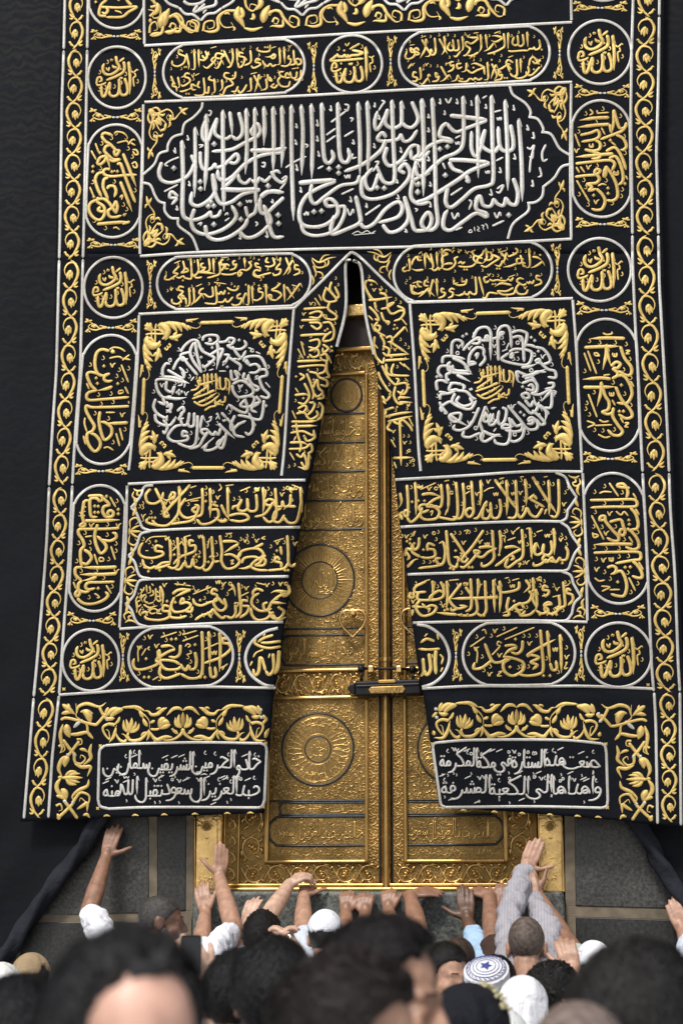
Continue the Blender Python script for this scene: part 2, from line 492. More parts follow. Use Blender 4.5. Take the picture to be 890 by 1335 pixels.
def cloth_mat(name, col, weave=420, big=.5):
    m, nt, b = mat_new(name)
    tc = N(nt, 'ShaderNodeTexCoord')
    no = N(nt, 'ShaderNodeTexNoise', Scale=5.0, Detail=5)
    r = ramp(nt, .3, .75, tuple(c * .75 for c in col), tuple(c * 1.35 for c in col))
    nt.links.new(tc.outputs['Object'], no.inputs['Vector'])
    nt.links.new(no.outputs['Fac'], r.inputs['Fac'])
    nt.links.new(r.outputs['Color'], b.inputs['Base Color'])
    b.inputs['Roughness'].default_value = .8
    b.inputs['Specular IOR Level'].default_value = .12
    b.inputs['Sheen Weight'].default_value = .0
    n2 = N(nt, 'ShaderNodeTexNoise', Scale=float(weave), Detail=2)
    n3 = N(nt, 'ShaderNodeTexNoise', Scale=9.0, Detail=4)
    nt.links.new(tc.outputs['Object'], n2.inputs['Vector'])
    nt.links.new(tc.outputs['Object'], n3.inputs['Vector'])
    b1 = N(nt, 'ShaderNodeBump', Strength=.18, Distance=.003)
    b2 = N(nt, 'ShaderNodeBump', Strength=big, Distance=.03)
    nt.links.new(n2.outputs['Fac'], b1.inputs['Height'])
    nt.links.new(n3.outputs['Fac'], b2.inputs['Height'])
    nt.links.new(b2.outputs['Normal'], b1.inputs['Normal'])
    nt.links.new(b1.outputs['Normal'], b.inputs['Normal'])
    return m


def thread_mat(name, c0, c1, metal, rough):
    """couched metal thread: slanting stitches that catch the light"""
    m, nt, b = mat_new(name)
    tc = N(nt, 'ShaderNodeTexCoord')
    mp = N(nt, 'ShaderNodeMapping')
    mp.inputs['Rotation'].default_value = (0, rad(38), 0)
    nt.links.new(tc.outputs['Object'], mp.inputs['Vector'])
    wv = N(nt, 'ShaderNodeTexWave', Scale=62.0, Distortion=1.2, Detail=1.0)
    wv.bands_direction = 'X'
    nt.links.new(mp.outputs['Vector'], wv.inputs['Vector'])
    no = N(nt, 'ShaderNodeTexNoise', Scale=60.0, Detail=4)
    nt.links.new(tc.outputs['Object'], no.inputs['Vector'])
    mx = N(nt, 'ShaderNodeMath', operation='ADD')
    s1 = N(nt, 'ShaderNodeMath', operation='MULTIPLY'); s1.inputs[1].default_value = .30
    nt.links.new(wv.outputs['Fac'], s1.inputs[0])
    s2 = N(nt, 'ShaderNodeMath', operation='MULTIPLY'); s2.inputs[1].default_value = .70
    nt.links.new(no.outputs['Fac'], s2.inputs[0])
    nt.links.new(s1.outputs[0], mx.inputs[0]); nt.links.new(s2.outputs[0], mx.inputs[1])
    r = ramp(nt, .2, .8, c0, c1)
    nt.links.new(mx.outputs[0], r.inputs['Fac'])
    ta = N(nt, 'ShaderNodeTexNoise', Scale=3.5, Detail=6)                    # slow tarnish
    nt.links.new(tc.outputs['Object'], ta.inputs['Vector'])
    tr_ = ramp(nt, .35, .68, (.74, .70, .64), (1.08, 1.07, 1.05))
    nt.links.new(ta.outputs['Fac'], tr_.inputs['Fac'])
    mm = N(nt, 'ShaderNodeMix', data_type='RGBA', blend_type='MULTIPLY'); mm.inputs[0].default_value = 1.0
    nt.links.new(r.outputs['Color'], mm.inputs[6]); nt.links.new(tr_.outputs['Color'], mm.inputs[7])
    nt.links.new(mm.outputs[2], b.inputs['Base Color'])
    b.inputs['Metallic'].default_value = metal
    b.inputs['Roughness'].default_value = rough
    bp = N(nt, 'ShaderNodeBump', Strength=.5, Distance=.003)
    nt.links.new(mx.outputs[0], bp.inputs['Height'])
    nt.links.new(bp.outputs['Normal'], b.inputs['Normal'])
    return m


M_CLOTH = cloth_mat('curtain_cloth', (.0032, .0041, .0070))
M_GOLD = thread_mat('gold_thread', (.43, .295, .074), (.74, .56, .20), .40, .47)
M_SILV = thread_mat('silver_thread', (.37, .37, .36), (.62, .62, .60), .30, .42)

# traced edges, as x of y
def tr(pts):
    a = np.array(pts, float)
    return lambda y: np.interp(y, a[:, 1], a[:, 0])


OL = [(88, -200), (85, -5), (83.5, 65), (81, 135), (78.5, 300), (76, 400), (74, 480), (68, 570), (64.5, 634), (61, 712), (55, 791), (48, 870), (44.5, 907), (38, 990), (31.5, 1068)]
IL = [(117, -200), (115, -5), (114, 64), (112, 180), (109.5, 300), (108.5, 337), (105, 480), (98.4, 565), (94.6, 632), (89.7, 735), (83, 825), (77.5, 905), (69, 980), (63.4, 1067)]
IR = [(826, -200), (824.8, -5), (822.6, 67), (821.5, 157), (823.7, 300), (824, 345), (828, 435), (832, 502), (836, 600), (837, 616), (841, 690), (845, 780), (850, 898), (853.4, 906), (856.5, 1075)]
OR = [(862, -200), (859, -5), (857.4, 112), (855, 202), (857.4, 300), (858.5, 367), (863, 446), (867.5, 525), (871, 600), (873, 667), (879, 746), (883.5, 870), (885.5, 900), (887, 1077)]
SLIT_L = [(457, 331), (452, 345), (452, 402), (440, 452), (425, 520), (408, 610), (393, 680), (375, 790), (362, 880), (357, 905), (345, 1060)]
SLIT_R = [(458, 331), (469, 350), (474, 405), (487, 470), (498, 520), (513, 610), (525, 720), (545, 875), (551, 905), (563, 985), (572, 1052)]
fOL, fOR, fSL, fSR = tr(OL), tr(OR), tr(SLIT_L), tr(SLIT_R)
BOT_L = np.array([(28, 1071), (60, 1070), (130, 1066), (250, 1063), (345, 1060)], float)
BOT_R = np.array([(569, 1052), (650, 1057), (720, 1062), (800, 1069), (840, 1074), (893, 1079)], float)


def curt_Y(px, py):
    """depth of the hanging cloth: slack folds, the parted flaps swing a little outward"""
    px = np.asarray(px, float); py = np.asarray(py, float)
    h = np.clip((py - 100) / 1000, 0, 1.1)
    y = -.15 - .03 * h
    y = y - .022 * h * np.sin(px * .021 + .6 + py * .002) - .010 * h * np.sin(px * .047 + py * .004) - .005 * np.sin(px * .013 + py * .021) - .004 * np.sin(px * .035 - py * .017 + 1.0)
    # cross seams where the bands are sewn together
    for s in (64, 335, 632, 906):
        y = y + .007 * np.exp(-((py - s - (px - 450) * -.02) / 5.0) ** 2)
    t = np.clip((py - 330) / 730, 0, 1)
    dl = np.abs(px - fSL(py)); dr = np.abs(px - fSR(py))
    edge = np.minimum(dl, dr)
    y = y - .035 * t * np.exp(-(edge / 40.0) ** 2) + .02 * np.exp(-(edge / 6.0) ** 2) * (py > 340)
    return y


def S_CURT(px, py, off):
    return P(px, py, curt_Y(px, py) - .003 - off)


curtain = empty('door_curtain', P(458, 1065, -.15))
tag(curtain, 'black door curtain with gold and silver embroidered script, parted over the golden door', 'curtain')


def cloth_flap():
    v, q = [], []
    def grid(fx0, fx1, y0, ybot, nx, ny):
        base = len(v)
        for j in range(ny + 1):
            for i in range(nx + 1):
                t = i / nx
                yb = ybot(t)
                yy = y0 + (yb - y0) * j / ny
                xx = fx0(yy) * (1 - t) + fx1(yy) * t
                v.append(P(xx, yy, curt_Y(xx, yy)))
        for j in range(ny):
            for i in range(nx):
                a = base + j * (nx + 1) + i
                q.append((a, a + 1, a + nx + 2, a + nx + 1))
    mid = lambda y: 457.5
    L = lambda y: fOL(y) - 5
    Rr = lambda y: fOR(y) + 6
    grid(L, mid, -160, lambda t: 331, 60, 60)
    grid(mid, Rr, -160, lambda t: 331, 60, 60)
    bl = lambda t: np.interp(26 + t * 320, BOT_L[:, 0], BOT_L[:, 1])
    br = lambda t: np.interp(570 + t * 323, BOT_R[:, 0], BOT_R[:, 1])
    grid(L, lambda y: fSL(y), 331, bl, 70, 150)
    grid(lambda y: fSR(y), Rr, 331, br, 70, 150)
    me = mesh_np('fabric', v, q)
    bm = bmesh.new(); bm.from_mesh(me)
    bmesh.ops.remove_doubles(bm, verts=bm.verts, dist=.0004)
    bm.normal_update()
    if sum(f.normal.y for f in bm.faces) > 0: bmesh.ops.reverse_faces(bm, faces=bm.faces)
    bm.to_mesh(me); bm.free()
    o = link('fabric', me, M_CLOTH, curtain)
    s = o.modifiers.new('thick', 'SOLIDIFY'); s.thickness = .010; s.offset = -1
    return o


cloth_flap()


def R_(rise=.21, **k):
    return Relief(S_CURT, rise=min(rise, .21), **k)


# ---- the silver cords that frame everything
def cord(R, pts, w=3.6):
    R.stroke(pts, w, 'flat')


def split_cord(R, pts, seams, w=3.7):
    a = np.array(pts, float)
    ys = sorted(set([a[0, 1], a[-1, 1]] + [s for s in seams if a[0, 1] < s < a[-1, 1]]))
    for y0, y1 in zip(ys[:-1], ys[1:]):
        y0 += .8; y1 -= .8
        n = max(3, int((y1 - y0) / 30))
        yy = np.linspace(y0, y1, n)
        R.stroke(np.stack([np.interp(yy, a[:, 1], a[:, 0]), yy], -1), w, 'round')


R = R_()
split_cord(R, OL, (65, 338, 634, 909)); split_cord(R, IL, (64, 337, 632, 906))
R.build('border_cord', M_SILV, curtain)
R = R_()
split_cord(R, IR, (67, 306, 616, 902)); split_cord(R, OR, (21, 306, 616, 902))
R.build('border_cord', M_SILV, curtain)

R = R_()
cord(R, [(190, -120), (188, -5), (188.5, 57)]); cord(R, [(188, 59.5), (335, 51), (480, 42.5), (620, 35.5), (745, 29)]); cord(R, [(744, -120), (744, -5), (744.4, 26)])
cord(R, [(188.5, 133), (370, 126), (540, 116.5), (745, 107)])
cord(R, [(187, 136), (186, 225), (184, 265), (182.5, 300), (182.7, 331)]); cord(R, [(744, 109), (742.8, 213), (744, 310)])
cord(R, [(182.7, 334), (257, 329), (370, 325.6), (560, 321), (690, 314.5), (745, 311.5)])
cord(R, [(181, 409.5), (240, 406.7), (384, 401.5)]); cord(R, [(384, 401.5), (420, 366), (447, 338.5), (458, 328.5)])
cord(R, [(458, 328.5), (470, 336), (501, 366), (532.5, 394.5)]); cord(R, [(532.5, 394.5), (620, 392), (690, 391), (746, 389)])
cord(R, [(181.5, 411), (179, 480), (171.5, 581), (168, 613)]); cord(R, [(746, 391), (750.7, 457), (755, 547), (758, 613)])
cord(R, [(383, 403), (377, 479), (371, 578), (367, 620)]); cord(R, [(534, 396), (540, 479), (545, 578), (548, 614)])
cord(R, [(457, 338), (450.5, 346), (450.5, 402), (439, 452)], 3.6); cord(R, [(460, 339), (470.5, 350), (475.5, 406), (487, 462)], 3.6)
cord(R, [(167, 631), (260, 627), (398, 626)]); cord(R, [(515, 625.5), (600, 620.5), (690, 614.8), (759, 615)])
cord(R, [(166, 633), (164, 712), (159, 768), (156, 818)]); cord(R, [(759, 617), (763, 712), (765, 809)])
cord(R, [(156, 820), (220, 815.7), (300, 812), (369, 811)]); cord(R, [(538, 812), (620, 810), (690, 809), (765, 811)])
cord(R, [(77, 906), (195, 898), (260, 895.6), (359, 897)]); cord(R, [(550, 897.7), (620, 894.5), (697, 895), (760, 894.6), (850, 898)])
R.build('panel_cord', M_SILV, curtain)


def stadium(cx, cy, hw, hh, tilt=0.0, lean=0.0, n=40):
    """outline of a lozenge-ended cartouche: radius = the smaller half size"""
    r = min(hw, hh)
    pts = []
    for k in range(n):
        a = 2 * math.pi * k / n
        c, s = math.cos(a), math.sin(a)
        if hw > hh:
            x = math.copysign(hw - r, c) * (1 if abs(c) > 1e-6 else 0) + r * c
            y = r * s
        else:
            x = r * c
            y = math.copysign(hh - r, s) * (1 if abs(s) > 1e-6 else 0) + r * s
        pts.append((cx + x + lean * y, cy + y + tilt * x))
    return pts


def oval_pts(cx, cy, hw, hh, tilt=0, lean=0):
    if abs(hw - hh) < 6:
        return [(cx + hw * math.cos(a), cy + hh * math.sin(a) + tilt * hw * math.cos(a)) for a in np.linspace(0, 2 * math.pi, 37)]
    p = stadium(cx, cy, hw, hh, tilt, lean)
    return p + p[:1]


OVALS_H = [(305, 89.5, 92, 35.5, -.055), (618, 73.5, 98, 36, -.055), (305, 367, 100, 34.5, -.03), (616, 354.5, 103, 37, -.035),
           (236, 856.5, 68, 39, -.03), (676, 852.5, 73, 41, -.012)]
CIRCLES = [(152.6, 101, 37.5, 40), (459.3, 83.5, 38.5, 37.5), (781.5, 68, 41, 41.5), (148, 375, 38, 39.5), (781, 351.7, 41, 41),
           (118.4, 860.7, 37, 40), (805.7, 854, 43, 42)]
OVALS_V = [(149, 236, 35.5, 73.5, -.035), (139, 521, 35.5, 84, -.075), (127, 715, 34, 82, -.05), (783.2, 207, 38, 76, .012),
           (792, 502, 39.5, 86, .035), (802.3, 702, 39.5, 85, .055), (152, -40, 36, 77, 0), (786, -76, 38, 77, 0)]
for a in OVALS_H:
    R = R_(); cord(R, oval_pts(*a), 3.5); R.build('cartouche_cord', M_SILV, curtain)
for a in CIRCLES:
    R = R_(); cord(R, oval_pts(*a), 3.5); R.build('roundel_cord', M_SILV, curtain)
R = R_()
cord(R, [(362, 819), (345, 824), (328, 837), (320, 857), (326, 878), (343, 892), (357, 895)], 4.0)
R.build('roundel_cord', M_SILV, curtain); R = R_()
cord(R, [(543, 814), (560, 818), (577, 832), (585.5, 855), (580, 876), (566, 890), (550, 896)], 4.0)
R.build('roundel_cord', M_SILV, curtain)
for a in OVALS_V:
    R = R_(); cord(R, oval_pts(a[0], a[1], a[2], a[3], 0, a[4]), 3.5); R.build('side_cartouche_cord', M_SILV, curtain)


def zz(x0, y0, s, pts):
    return [(x0 + x / s, y0 + y / s) for x, y in pts]


# lobed frame of the great inscription, and the lobed ends of the three lower rows
def scallop(R, pts, w=3.5):
    """pieces between the given break points keep their cusps"""
    for seg in pts: R.stroke(seg, w, 'flat')


R = R_()
a = 4.684
scallop(R, [zz(180, 110, a, s) for s in ([(395, 110), (385, 150), (340, 200), (285, 240), (270, 300)], [(275, 302), (215, 322), (185, 365), (180, 408)],
            [(184, 405), (130, 425), (98, 490), (30, 552)], [(25, 600), (75, 615), (105, 680), (130, 715), (168, 728)], [(163, 728), (165, 775), (200, 815), (250, 820)],
            [(245, 818), (250, 865), (320, 920), (345, 960), (365, 1015)])])
a = 4.238
scallop(R, [zz(540, 100, a, s) for s in ([(525, 50), (545, 100), (610, 145), (640, 190), (635, 228)], [(633, 222), (680, 235), (710, 285), (705, 312)],
            [(703, 305), (755, 320), (800, 395), (860, 435)], [(860, 483), (810, 500), (770, 560), (712, 608)], [(712, 603), (705, 660), (670, 692), (622, 700)],
            [(630, 698), (625, 745), (545, 812), (515, 895)])])
R.build('lobed_frame', M_SILV, curtain)

R = R_()
a = 4.45
scallop(R, [zz(20, 600, a, s) for s in ([(800, 145), (750, 155), (732, 200)], [(734, 197), (712, 230), (672, 275)], [(672, 275), (702, 305), (722, 352)], [(720, 348), (740, 392), (785, 410)],
            [(785, 412), (730, 428), (710, 480)], [(712, 477), (695, 515), (658, 555)], [(658, 555), (692, 590), (708, 640)], [(705, 636), (728, 675), (785, 688)],
            [(785, 690), (722, 700), (700, 745)], [(702, 742), (685, 790), (645, 832)], [(645, 832), (675, 870), (692, 918)], [(690, 914), (715, 950), (765, 966)])])
cord(R, [(193, 692), (260, 689), (391, 687.5)]); cord(R, [(195, 755), (280, 753), (376, 751.6)])
scallop(R, [zz(690, 600, a, s) for s in ([(150, 72), (205, 98), (228, 148)], [(226, 145), (248, 180), (272, 215)], [(272, 215), (245, 255), (218, 292)], [(220, 288), (212, 335), (180, 357)],
            [(180, 360), (222, 390), (242, 432)], [(240, 429), (268, 470), (294, 500)], [(294, 500), (262, 540), (238, 595)], [(240, 590), (222, 632), (185, 645)],
            [(185, 645), (236, 668), (252, 714)], [(250, 711), (275, 755), (296, 792)], [(296, 792), (258, 832), (244, 892)], [(246, 888), (215, 927), (170, 934)])])
cord(R, [(522, 687), (620, 682), (690, 679.7), (731, 680)]); cord(R, [(531, 749), (620, 746), (690, 744.5), (732, 744.5)])
R.build('lobed_frame', M_SILV, curtain)

R = R_()
for seg in ([(129.7, 983), (131, 977), (137.5, 971.5)], [(137, 972), (172, 969.8), (260, 968), (338.5, 969)], [(337, 968), (346, 972), (348, 980)], [(348, 977), (344.8, 1046)], [(345, 1043), (342, 1051), (335, 1053.5)],
            [(337, 1053), (200, 1052.4), (140, 1054.5)], [(142, 1054.5), (131, 1051), (128, 1042)], [(128, 1045), (129.7, 980)]):
    R.stroke(seg, 3.6, 'round')
R.build('dedication_frame', M_SILV, curtain)
R = R_()
for seg in ([(563.6, 977), (565, 970), (571, 968)], [(569, 968.2), (618.6, 964.8), (728.7, 964.8), (785, 969.6)], [(783, 969), (788, 973), (790, 983)], [(789.8, 980), (791.7, 1046)], [(791.6, 1043), (790, 1051), (783, 1053.5)],
            [(785, 1053.4), (697, 1051.5), (579, 1052.5)], [(581, 1052.5), (575, 1050), (573, 1043)], [(573.6, 1046), (563.6, 975)]):
    R.stroke(seg, 3.6, 'round')
R.build('dedication_frame', M_SILV, curtain)
# ------------------------------------------------------------------ the inscriptions
def inscribe(name, mat, lines, label=None, **kw):
    for f in lines:
        R = R_(**kw); f(R); o = R.build(name, mat, curtain)
    return o


def ln(text, xr, yr, xl, yl, alif, body, nib, seed, **k):
    T, L = line(xr, yr, xl, yl)
    return lambda R: write(R, text, T, L, alif, body, nib, seed, **k)


# the roundels
RD_UP = ["605,265 625,480 622,715", "605,265 625,330 645,375", "550,490 585,590 590,690 540,725 495,700 480,620", "475,500 480,620 460,710 400,740 350,715 345,660", "355,545 325,620 290,720 260,745 240,700 235,590", "345,660 350,600 358,545",
         "165,575 200,590 270,570 300,545", "165,575 185,490 225,480 240,525 200,540", "545,215 475,270", "535,265 550,340 530,410 430,470 300,520", "430,190 450,280 480,340 450,390 370,440 300,440 260,400 255,340 275,290", "450,350 400,340 385,310"]
RD_TH = ["485,480 490,500 505,480 510,500 525,475", "360,230 365,255 375,240 380,255 390,230", "300,345 320,385 345,345 330,400", "640,390 670,415 720,375 735,390", "690,420 700,470 670,490 680,610"]
RD_TK = [(565, 440), (410, 610), (285, 620), (205, 650), (210, 415), (315, 275), (725, 540), (500, 560)]
RD_C = ["620,210 632,420 635,660", "620,210 640,260 655,305", "555,465 580,560 580,640 540,670 495,650 480,560", "470,470 480,560 455,660 400,685 350,660 345,610", "365,495 330,580 295,670 260,685 240,640 235,540", "345,610 350,550 362,500",
        "170,525 210,540 270,520 300,495", "170,525 190,440 225,430 240,480 205,490", "545,170 410,245", "595,290 520,270 440,255", "595,292 520,320 440,325 405,345 380,310", "405,330 370,350 345,320 320,345 290,340 270,345 240,300", "245,320 200,360 160,390 200,400 400,385 595,368"]
RD_CH = ["400,425 410,450 425,430 435,450 450,420", "350,165 375,200 410,155", "665,340 700,355 735,330", "710,360 715,420 680,440 690,550"]
RD_CK = [(510, 440), (415, 560), (285, 580), (205, 590), (260, 240), (570, 215), (735, 490)]


def roundel(cx, cy, s, top):
    def f(R):
        q = s / 37.0 / 10.47
        o = (445, 482) if top else (448, 440)
        if not top: q = s / 37.0 / 9.89
        m = lambda z: [(cx + (float(a.split(',')[0]) - o[0]) * q, cy + (float(a.split(',')[1]) - o[1]) * q) for a in z.split()]
        for k, z in enumerate(RD_UP if top else RD_C): R.stroke(m(z), 4.2 * s / 37 * (.8 if k in (1, 6, 7, 8) else 1), 'alif' if k == 0 else 'horn' if k == 1 else 'pen')
        for z in (RD_TH if top else RD_CH): R.stroke(m(z), 2.3, 'pen')
        for x, y in (RD_TK if top else RD_CK):
            x = cx + (x - o[0]) * q; y = cy + (y - o[1]) * q
            R.stroke([(x, y - 3.2), (x + 1.6, y), (x - .3, y + 2.2), (x - 1.8, y + .6)], 2.0, 'horn')
        for x, y in (((500, 370), (370, 240)) if top else ((300, 435), (340, 262))): R.dot(cx + (x - o[0]) * q, cy + (y - o[1]) * q, 2.0)
    return f


for k, (c, s) in enumerate(zip(CIRCLES, (37, 36, 40, 37, 40, 37, 42))):
    inscribe('roundel_inscription', M_GOLD, [roundel(c[0], c[1], s, k != 1)])
inscribe('roundel_inscription', M_GOLD, [roundel(357, 856, 38, False)] if False else
         [lambda R: [R.stroke([(x, y) for x, y in s], w, 'pen') for s, w in
                     (([(356, 828), (344, 832), (336, 837)], 4), ([(366, 836), (350, 838), (340, 838)], 4.2), ([(366, 843), (352, 845), (340, 843), (332, 838), (334, 832)], 4),
                      ([(364, 848), (362, 870), (358, 879)], 4.6), ([(356, 852), (357, 872), (351, 880), (346, 874)], 4.4), ([(346, 874), (342, 860), (339, 856)], 4), ([(339, 856), (337, 876), (332, 880), (330, 872)], 4.4),
                      ([(343, 847), (334, 851), (330, 857)], 2.4), ([(352, 852), (350, 858)], 2.4), ([(346, 826), (343, 830)], 2.4), ([(329, 862), (326, 868)], 2.4))]])
inscribe('roundel_inscription', M_GOLD,
         [lambda R: [R.stroke([(x, y) for x, y in s], w, 'pen') for s, w in
                     (([(566, 836), (556, 833), (548, 838)], 4.2), ([(573, 846), (558, 847), (545, 846)], 4.2), ([(570, 826), (571, 834)], 3),
                      ([(568, 848), (567, 862), (568, 879)], 4.8), ([(559, 852), (561, 872), (556, 880), (552, 872)], 4.6), ([(551, 858), (552, 876), (548, 882)], 4.4),
                      ([(573, 853), (577, 858), (575, 866)], 2.6), ([(563, 853), (564, 858)], 2.2), ([(557, 826), (553, 830)], 2.4), ([(577, 870), (574, 876)], 2.4))]])



def traced(name, mat, x0, y0, s, w, text, thin=.5):
    """strokes drawn over an enlarged view of the sheet: 'x,y x,y ...' per stroke; prefix - thin, t ticks, d dots, v small vees, b bold"""
    R = R_(rise=.42)
    q = lambda p: (x0 + p[0] / s, y0 + p[1] / s)
    for part in text.split('|'):
        part = part.strip()
        if not part: continue
        k = part[0] if part[0] in '-tdvbo' else ''
        pts = [tuple(float(c) for c in z.split(',')) for z in part[len(k):].split()]
        pts = [q(p) for p in pts]
        if k == 't':
            for x, y in pts: R.stroke([(x - .2, y - w * .75), (x + w * .42, y + w * .05), (x - w * .12, y + w * .5), (x - w * .5, y + w * .15)], w * .42, 'horn')
        elif k == 'd':
            for x, y in pts: R.dot(x, y, w * .62)
        elif k == 'v':
            for x, y in pts: R.stroke([(x - w * .8, y - w * .6), (x - w * .2, y + w * .7), (x + w * .1, y - w * .1), (x + w * .8, y - w * .6)], w * .45, 'pen')
        elif k == 'o':
            for x, y in pts: R.stroke([(x + w * .5 * math.cos(a), y + w * .5 * math.sin(a)) for a in np.linspace(0, 6.3, 8)], w * .4, 'round')
        else:
            L = math.hypot(pts[-1][0] - pts[0][0], pts[-1][1] - pts[0][1])
            straight = len(pts) <= 3 and L > 4.2 * w
            R.stroke(pts, w * (thin if k == '-' else 1.3 if k == 'b' else 1.0), 'alif' if straight and k != '-' else 'pen')
            if straight and k == '' :            # barb at the head of an upright
                d = ((pts[1][0] - pts[0][0]), (pts[1][1] - pts[0][1])); n = math.hypot(*d); d = (d[0] / n, d[1] / n)
                sd = 1 if d[1] > .5 else 0
                if sd: R.stroke([pts[0], (pts[0][0] + w * .55, pts[0][1] + w * 1.1), (pts[0][0] + w * .95, pts[0][1] + w * 2.1)], w * .62, 'horn')
    return R.build(name, mat, curtain)


G = M_GOLD
traced('row_inscription', G, 510, 610, 3.708, 3.9, "806,54 809,150 806,212 790,238 766,230|680,42 740,138 800,224|758,58 763,150 761,230|730,195 702,236 672,225 655,190|655,190 640,225 622,240 606,215|702,152 688,135 672,150 690,162 738,190|645,53 652,130 650,185|600,58 604,150 606,218 590,242 560,240|498,55 560,140 608,205|555,58 560,150 556,230|522,150 528,200 515,240 485,235 478,165|478,170 480,215 465,245 440,238 445,190 462,160|462,160 440,200 418,240 395,245|430,58 433,120 428,185|386,62 392,150 395,215 375,238 358,215 378,195 402,208|345,72 352,160 348,215 330,245 295,235|312,68 319,160 318,232 300,250 262,245 225,238|270,78 276,150 272,215|240,78 245,150 236,190 205,182|205,182 150,178 135,195 150,215 182,203|145,130 190,125 240,138|238,140 200,158 172,186 208,190 232,215 215,245 165,250 140,230 150,190|114,68 120,150 118,230|75,82 80,160 78,232 60,225 68,205 92,215|75,240 95,262 125,240 140,215|40,120 48,165 36,192|52,250 42,225 60,210|-445,115 470,100 495,95|-520,55 545,48|-140,105 215,72|-620,45 640,42|-735,45 755,42|-350,130 380,112|-255,65 280,60|-640,165 690,125|v470,65 625,120 705,185 415,125 835,175 185,100 470,205 525,75|t838,120 705,75 735,75 665,90 585,70 535,70 640,75 455,180 545,180 505,190 590,170 625,60 340,175 420,170 275,180 225,90 95,95 130,90 300,75 640,150 735,150 780,80 850,100 835,210|o372,95 290,120 215,100|d130,160 100,165 160,160|-262,215 272,200 258,230|-740,210 750,200 738,225|-630,190 640,185 630,210|-578,118 584,132 590,118 596,132 600,115|-492,120 498,135 505,120 511,135 515,118|-130,88 136,100 142,88 148,98 150,82|-185,215 200,208 192,232")
traced('row_inscription', G, 170, 620, 3.708, 3.9, "822,55 826,130 830,180|828,120 815,190 800,225 765,228 740,200|800,150 760,150 740,165|790,70 770,60 780,85|745,190 720,225 690,215 700,175 730,160|775,90 770,140 745,150 735,125 730,150 700,145 695,115|700,60 706,160 700,205 670,225 640,200|695,120 668,115 650,135 675,145 690,130 650,185 600,200|640,55 646,130 640,185|608,90 612,150 600,172 570,165 565,110|565,110 568,155 545,172 520,160 540,115|540,115 520,145 500,150 492,165|470,55 472,150 475,215|470,215 440,222 405,200|475,195 520,185 560,190 570,210 530,222 480,215|438,140 465,195 480,210|425,150 395,140 385,165 420,165 425,200 390,228 345,235 320,210|385,60 388,140 385,205|348,60 350,130 345,185 320,200|320,150 300,165 320,180 330,150 310,140|320,195 270,205 240,180 235,150|330,165 300,215 230,230 190,235|268,110 240,150 225,195 180,240 120,238 80,225 85,205|235,50 238,110 232,190|290,45 230,110 165,185 175,200 190,190|120,60 150,120 190,200|160,130 165,180 190,205|95,65 75,95 85,130 120,135 150,115 160,80|200,85 190,110 210,110 215,85 195,80|215,100 180,120 155,110|105,215 130,240 170,240|-345,105 260,125|-780,45 820,60|-530,75 580,55|-460,50 500,45|-290,60 320,50|-330,120 290,125|v615,65 425,105 450,215 200,130 65,195 735,90 175,130|t680,90 740,65 600,75 665,65 560,75 525,110 280,140 290,90 365,60 365,90 400,80 60,135 60,155 45,150 60,215 215,215 230,215 310,225 150,180 500,115 100,180 740,210 780,120|d95,70 410,130 395,130 105,205 92,205 120,205 365,125|-640,65 655,75 650,110|-600,60 606,75 612,60 618,75 622,58|-430,40 440,60 425,75|o760,60 800,60")
traced('row_inscription', G, 510, 675, 3.708, 3.9, "840,140 852,165 845,200 820,205 815,190|815,190 795,215 780,200 775,185|775,190 750,215 730,200 745,180 765,190|745,205 790,215|750,200 720,225 690,232 685,215|782,50 788,110 785,180|770,110 775,155 760,180 730,170 735,125|735,125 730,165 705,180 690,165 700,120|700,120 680,160 672,190|668,48 674,120 678,200|630,55 636,140 632,190 600,215 565,240 550,230 565,195|545,145 590,140 625,150|625,152 590,170 560,190 530,215 500,235|580,180 590,195 575,205|522,60 528,120 520,185|488,60 492,150 495,195 470,225 440,235 435,215|420,145 470,140 510,148|505,150 470,165 440,190 415,185 400,160 425,165 395,195|410,180 380,215 350,240 330,235|445,60 390,140 340,200 355,215 372,195|285,75 330,140 370,205|265,60 272,150 280,220 310,240 320,215|320,215 325,195 300,190|250,115 260,160 252,215 230,225 215,200 240,195|250,225 210,235 165,240 130,245|210,135 180,125 175,150 205,155 210,185 175,195 140,190|140,190 100,165 95,130|135,95 130,140 110,155 100,130 95,155 75,150 65,185|75,240 110,205 130,200|65,160 85,190 75,205|-545,85 520,95|-700,70 730,60|-650,55 665,48|-230,125 250,112|-560,110 600,95|-600,60 620,45|v165,90 820,105 590,70 350,120 430,115 655,215 75,90|t840,100 845,130 820,85 690,85 655,130 645,90 635,220 600,215 480,70 460,75 405,60 375,70 215,105 225,70 155,215 305,75 300,110 545,70 545,95 555,65 50,90 95,85 105,80 185,215 330,75 770,75|d155,155 175,155 110,125 90,105 75,115 90,125 285,245 300,250 375,240 390,240 520,180 825,220 205,210 310,160|-740,80 746,95 753,80 760,95 764,78|-450,120 456,135 463,120 470,135 473,118|o205,75|-350,65 370,60 360,80|-105,80 115,65 105,90|-612,110 618,125 625,110 630,122|-545,100 548,120|-610,225 625,220 615,240|-330,170 340,175 332,190")
